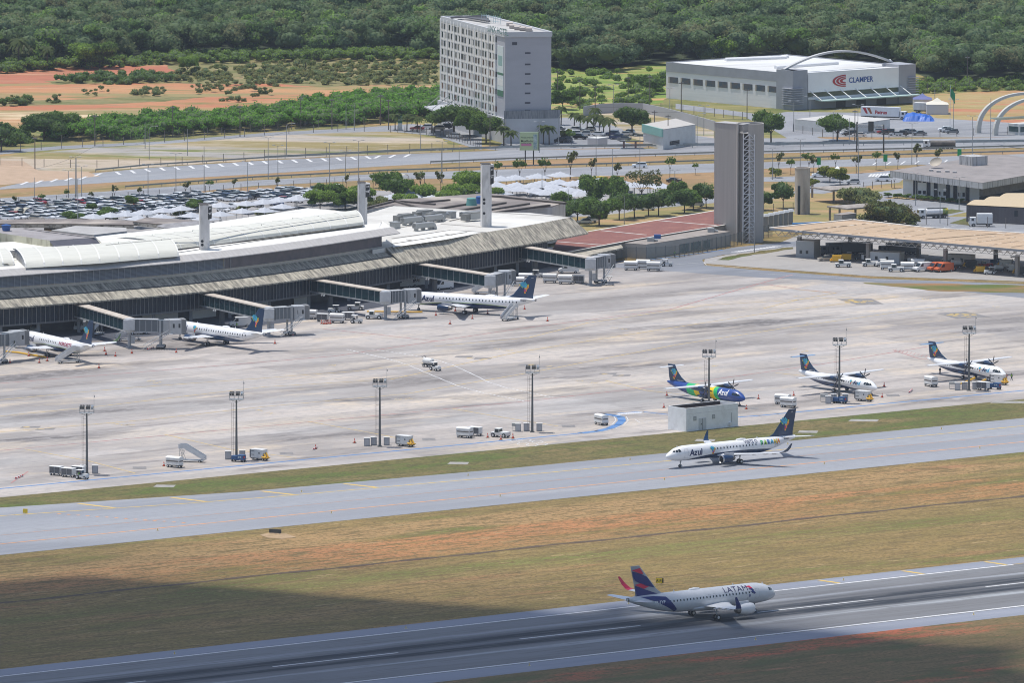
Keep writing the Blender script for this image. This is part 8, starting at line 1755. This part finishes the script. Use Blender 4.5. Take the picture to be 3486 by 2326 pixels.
# ---- thickets, forest edge and forest: crowds of crowns nobody could count
def crowd(name,label,cat,pts,mat,seed,hmin,hmax,rmin,rmax,nleaf,size,leafscale=1.0,core=True):
    rg = np.random.default_rng(seed); Q = []; CV = []; CF = []; o_ = 0; ML_ = mat if isinstance(mat,list) else [mat]; MI = []
    for p in pts:
        mi = int(rg.choice(len(ML_),p=[.42,.2,.14,.24] if len(ML_) == 4 else None))
        r = rg.uniform(rmin,rmax); h = rg.uniform(hmin,hmax); k = rg.integers(3,6)
        for j in range(k):
            if j == 0: c = np.array([p[0],p[1],h-r*.55]); rr = r*.75
            else: a = rg.uniform(0,6.28); c = np.array([p[0]+r*.6*math.cos(a),p[1]+r*.6*math.sin(a),h-r*rg.uniform(.45,1.1)]); rr = r*rg.uniform(.3,.55)
            n = int(nleaf*(rr/r)**1.3); d = rg.normal(0,1,(n,3)); d[:,2] = np.abs(d[:,2])*1.0-.25; d[:,1] -= .35; d /= np.linalg.norm(d,axis=1)[:,None]
            q = c+d*rg.uniform(.8,1.2,(n,1))*(1+.15*np.sin(d[:,:1]*6+j)*np.cos(d[:,1:2]*5+p[0]))*np.array([rr,rr,rr*.72]); Q.append(leaves(q,d,size,rg)); MI += [mi]*n
            if core: CV.append(c+ICV[:,:]*np.array([rr,rr,rr*.72])*.86); CF.append(ICF+o_); o_ += len(ICV)
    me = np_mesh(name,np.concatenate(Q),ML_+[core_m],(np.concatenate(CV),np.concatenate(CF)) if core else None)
    me.polygons.foreach_set('material_index',np.array(MI+[len(ML_)]*(len(me.polygons)-len(MI)),np.int32)); o = bpy.data.objects.new(name,me); C.objects.link(o); return tag(o,label,cat,kind='stuff')
def scatter(poly,sp,seed,jit=.45):
    rd = random.Random(seed); P = [G(x,y) for x,y in poly]; xs = [p.x for p in P]; ys = [p.y for p in P]; out = []; y = min(ys)
    def ins(x,y):
        c = False
        for i in range(len(P)):
            a,b_ = P[i],P[i-1]
            if (a.y > y) != (b_.y > y) and x < (b_.x-a.x)*(y-a.y)/(b_.y-a.y)+a.x: c = not c
        return c
    while y < max(ys):
        x = min(xs)
        while x < max(xs):
            u,v = x+rd.uniform(-jit,jit)*sp,y+rd.uniform(-jit,jit)*sp
            if ins(u,v): out.append((u,v))
            x += sp
        y += sp
    return out
def forest_mat(name,c1,c2,c3,sc=.07):
    m = M(name,c1,.8,col2=c2,sc=sc,lo=.44,hi=.56,det=2,isl=.32,spec=.1,col3=c3,sc3=.055); return translu(m)
edge_pts = [(-120,252),(0,236),(260,226),(520,208),(900,198),(1300,192),(1600,200),(1870,236),(2000,252),(2150,235),(2300,215),(2700,215),(3060,235),(3200,290),(3620,285)]
gs('forest_ground',[(x,y-9) for x,y in edge_pts]+[(4200,270),(4200,-140),(-700,-140),(-700,250)],.0,forest_floor)
fo = [forest_mat('forest_leaf_a',(.09,.14,.06),(.12,.165,.07),(.11,.18,.06)),forest_mat('forest_leaf_b',(.15,.18,.08),(.18,.185,.095),(.12,.16,.065)),forest_mat('forest_leaf_c',(.135,.225,.055),(.17,.26,.065),(.11,.18,.05)),forest_mat('forest_leaf_d',(.06,.10,.055),(.08,.125,.06),(.09,.14,.07))]
crowd('forest','deep dark green forest filling the background behind the fields','forest',scatter(edge_pts+[(3620,-70),(-120,-70)],5.6,1),fo,2,7,13,2.5,6.3,210,.46)
crowd('forest_edge','bright green shrub belt along the foot of the forest','shrubs',scatter([(-100,262),(0,252),(250,239),(520,222),(900,213),(1500,208),(1500,190),(900,195),(520,204),(250,220),(0,232),(-100,244)],3.4,3),g_lime,4,2.2,4.2,1.6,2.6,90,.28)
crowd('thicket','dense bright green thicket between the orange field and the service road','thicket',scatter([(100,470),(200,452),(330,440),(560,418),(850,408),(950,395),(1090,360),(1300,345),(1520,338),(1560,400),(1400,412),(1130,428),(900,446),(560,468),(240,484)],3.6,5),leaf_mat('thicket_leaf',(.11,.24,.03),(.16,.30,.045),(.06,.15,.03)),6,3.2,5.6,2.0,3.4,150,.3)
crowd('thicket','bright green thicket left of the dark trees by the dirt track','thicket',scatter([(-100,455),(60,458),(120,475),(60,500),(-60,510)],3.4,8),g_mid,9,1.5,3,1.8,2.8,120,.28)
crowd('shrub_patch','scrub and green bushes between the hotel and the factory hall','shrubs',scatter([(1885,260),(2080,250),(2260,262),(2262,352),(2180,366),(2000,372),(1885,385)],7.0,10,.9),g_lime,11,1.0,3.4,1.0,2.8,110,.26)
crowd('shrub_patch','pale tall grass and bushes scattered over the orange field, left','shrubs',scatter([(180,282),(330,262),(560,262),(640,275),(420,288)],3.6,12)+scatter([(0,350),(140,345),(100,362),(0,360)],4,13),g_mid,14,1.4,3.2,1.4,2.4,100,.25)
crowd('shrub_patch','olive scrub scattered on the right of the orange field before the forest','shrubs',scatter([(480,272),(700,240),(1000,222),(1480,218),(1500,285),(1300,292),(1150,290),(900,282),(650,285)],3.6,15,.9),leaf_mat('scrub_leaf',(.20,.21,.075),(.26,.24,.10),(.15,.21,.05)),16,.5,2.6,.7,1.9,60,.25)
clus = []; rd_ = random.Random(6)
for cx_,cy_,n_ in ((330,318,7),(520,320,14),(470,322,10),(700,312,12),(750,298,12),(840,300,16),(900,285,14),(880,320,10),(60,352,12),(180,345,8),(950,250,10),(1100,262,14),(1250,270,14),(700,262,12),(1400,280,10),(820,345,6)):
    for _ in range(n_): p_ = G(cx_+rd_.gauss(0,26),cy_+rd_.gauss(0,4.5)); clus.append((p_.x,p_.y))
crowd('shrub_patch','loose clumps of small bushes on the bare orange ground','shrubs',clus,g_grey,18,.6,2.4,.5,1.6,60,.24)
crowd('shrub_patch','rough green scrub at the forest foot right of the factory','shrubs',scatter([(3110,290),(3600,270),(3600,305),(3300,312),(3110,325)],4.0,19),g_lime,20,1.2,3.0,1.4,2.6,100,.28)
random.seed(31)
for x,y,s,l in ((62,238,1.9,'big palm standing at the forest edge at the left'),(160,238,1.4,'smaller palm at the forest edge right of the big one'),(1040,240,.8,'thin palm in the scrub of the orange field')): tr('palm',x,y,l,None,s)
tr('lime',640,252,'lone bushy tree on the orange field before the forest',None,.8); tr('lime',290,232,'bright rounded tree mass at the forest edge on the left',None,1.3); tr('mid',340,232,'green rounded tree at the forest edge, right of the bright mass',None,1.2)
tr('lime',2450,210,'light green tree at the forest edge behind the factory roof',None,1.15)
# ================================================================ CLOUD over the near left of the field, AIR
def cloud():
    H0 = 950.0; b = B(); rd = random.Random(4)
    edge = [(-900,1908),(0,1912),(500,1918),(900,1932),(1335,1962),(1650,1985),(2000,2010),(2300,2000),(2700,2035),(2850,2110),(3100,2165),(3486,2185),(4300,2200),(4300,2900),(1700,3300),(-900,2900)]
    t = thing('cloud','loose grey white cloud drifting above the near end of the field','cloud',(0,0,0)); t['kind'] = 'structure'
    del t['category']; del t['label']
    P = [G(x,y) for x,y in edge]; c = sum(P,Vector())/len(P)
    m = bpy.data.materials.new('cloud_vapour'); m.use_nodes = True; n = m.node_tree.nodes; l = m.node_tree.links; n.clear()
    o = n.new('ShaderNodeOutputMaterial'); tr = n.new('ShaderNodeBsdfTransparent'); df = n.new('ShaderNodeBsdfTranslucent'); df.inputs[0].default_value = (.9,.9,.9,1); x = n.new('ShaderNodeMixShader'); tc = n.new('ShaderNodeTexCoord'); nz = n.new('ShaderNodeTexNoise'); nz.inputs['Scale'].default_value = .012; nz.inputs['Detail'].default_value = 4
    mr = n.new('ShaderNodeMapRange'); mr.inputs['To Min'].default_value = 0.0; mr.inputs['To Max'].default_value = .125; mr.inputs['From Min'].default_value = .3; mr.inputs['From Max'].default_value = .6
    l.new(tc.outputs['Object'],nz.inputs['Vector']); l.new(nz.outputs['Fac'],mr.inputs['Value']); l.new(mr.outputs[0],x.inputs[0]); l.new(tr.outputs[0],x.inputs[1]); l.new(df.outputs[0],x.inputs[2]); l.new(x.outputs[0],o.inputs[0])
    for k in range(5):
        b = B(); Q = []; inset = -26+k*22
        for i,p in enumerate(P):
            q = P[(i+1) % len(P)]; L = (q-p).length; d = (q-p).normalized(); nn = Vector((-d.y,d.x,0)); s_ = 1 if (c-p).dot(nn) > 0 else -1
            for j in range(max(1,int(L/26))):
                f = j/max(1,int(L/26)); Q.append(p.lerp(q,f)+nn*s_*(inset+rd.uniform(-9,9)))
        zz = H0+k*12; sh = Vector((-sd.x/sd.z,-sd.y/sd.z,0))*-1
        sh = Vector((sd.x,sd.y,0))*(-(zz)/abs(sd.z))
        lo_ = [Vector((q.x+sh.x,q.y+sh.y,zz)) for q in Q]; cc = sum(lo_,Vector())/len(lo_)
        up = [cc+(q-cc)*.93+Vector((0,0,9+rd.uniform(-2,2))) for q in lo_]
        b.loft([lo_,up]); o_ = part('vapour_layer',b,m,t)
cloud()
lo = Vector((-700,-60,-1.0)); hi = Vector((700,4300,285))
b = B(); b.box(lo.x,hi.x,lo.y,hi.y,lo.z,hi.z)
hz = bpy.data.materials.new('haze'); hz.use_nodes = True; n = hz.node_tree.nodes; n.clear(); o = n.new('ShaderNodeOutputMaterial'); v = n.new('ShaderNodeVolumePrincipled')
v.inputs['Color'].default_value = (.78,.87,1,1); v.inputs['Density'].default_value = HAZE; v.inputs['Anisotropy'].default_value = .2
hz.node_tree.links.new(v.outputs[0],o.inputs['Volume'])
tag(struct('haze',b,hz),kind='stuff')
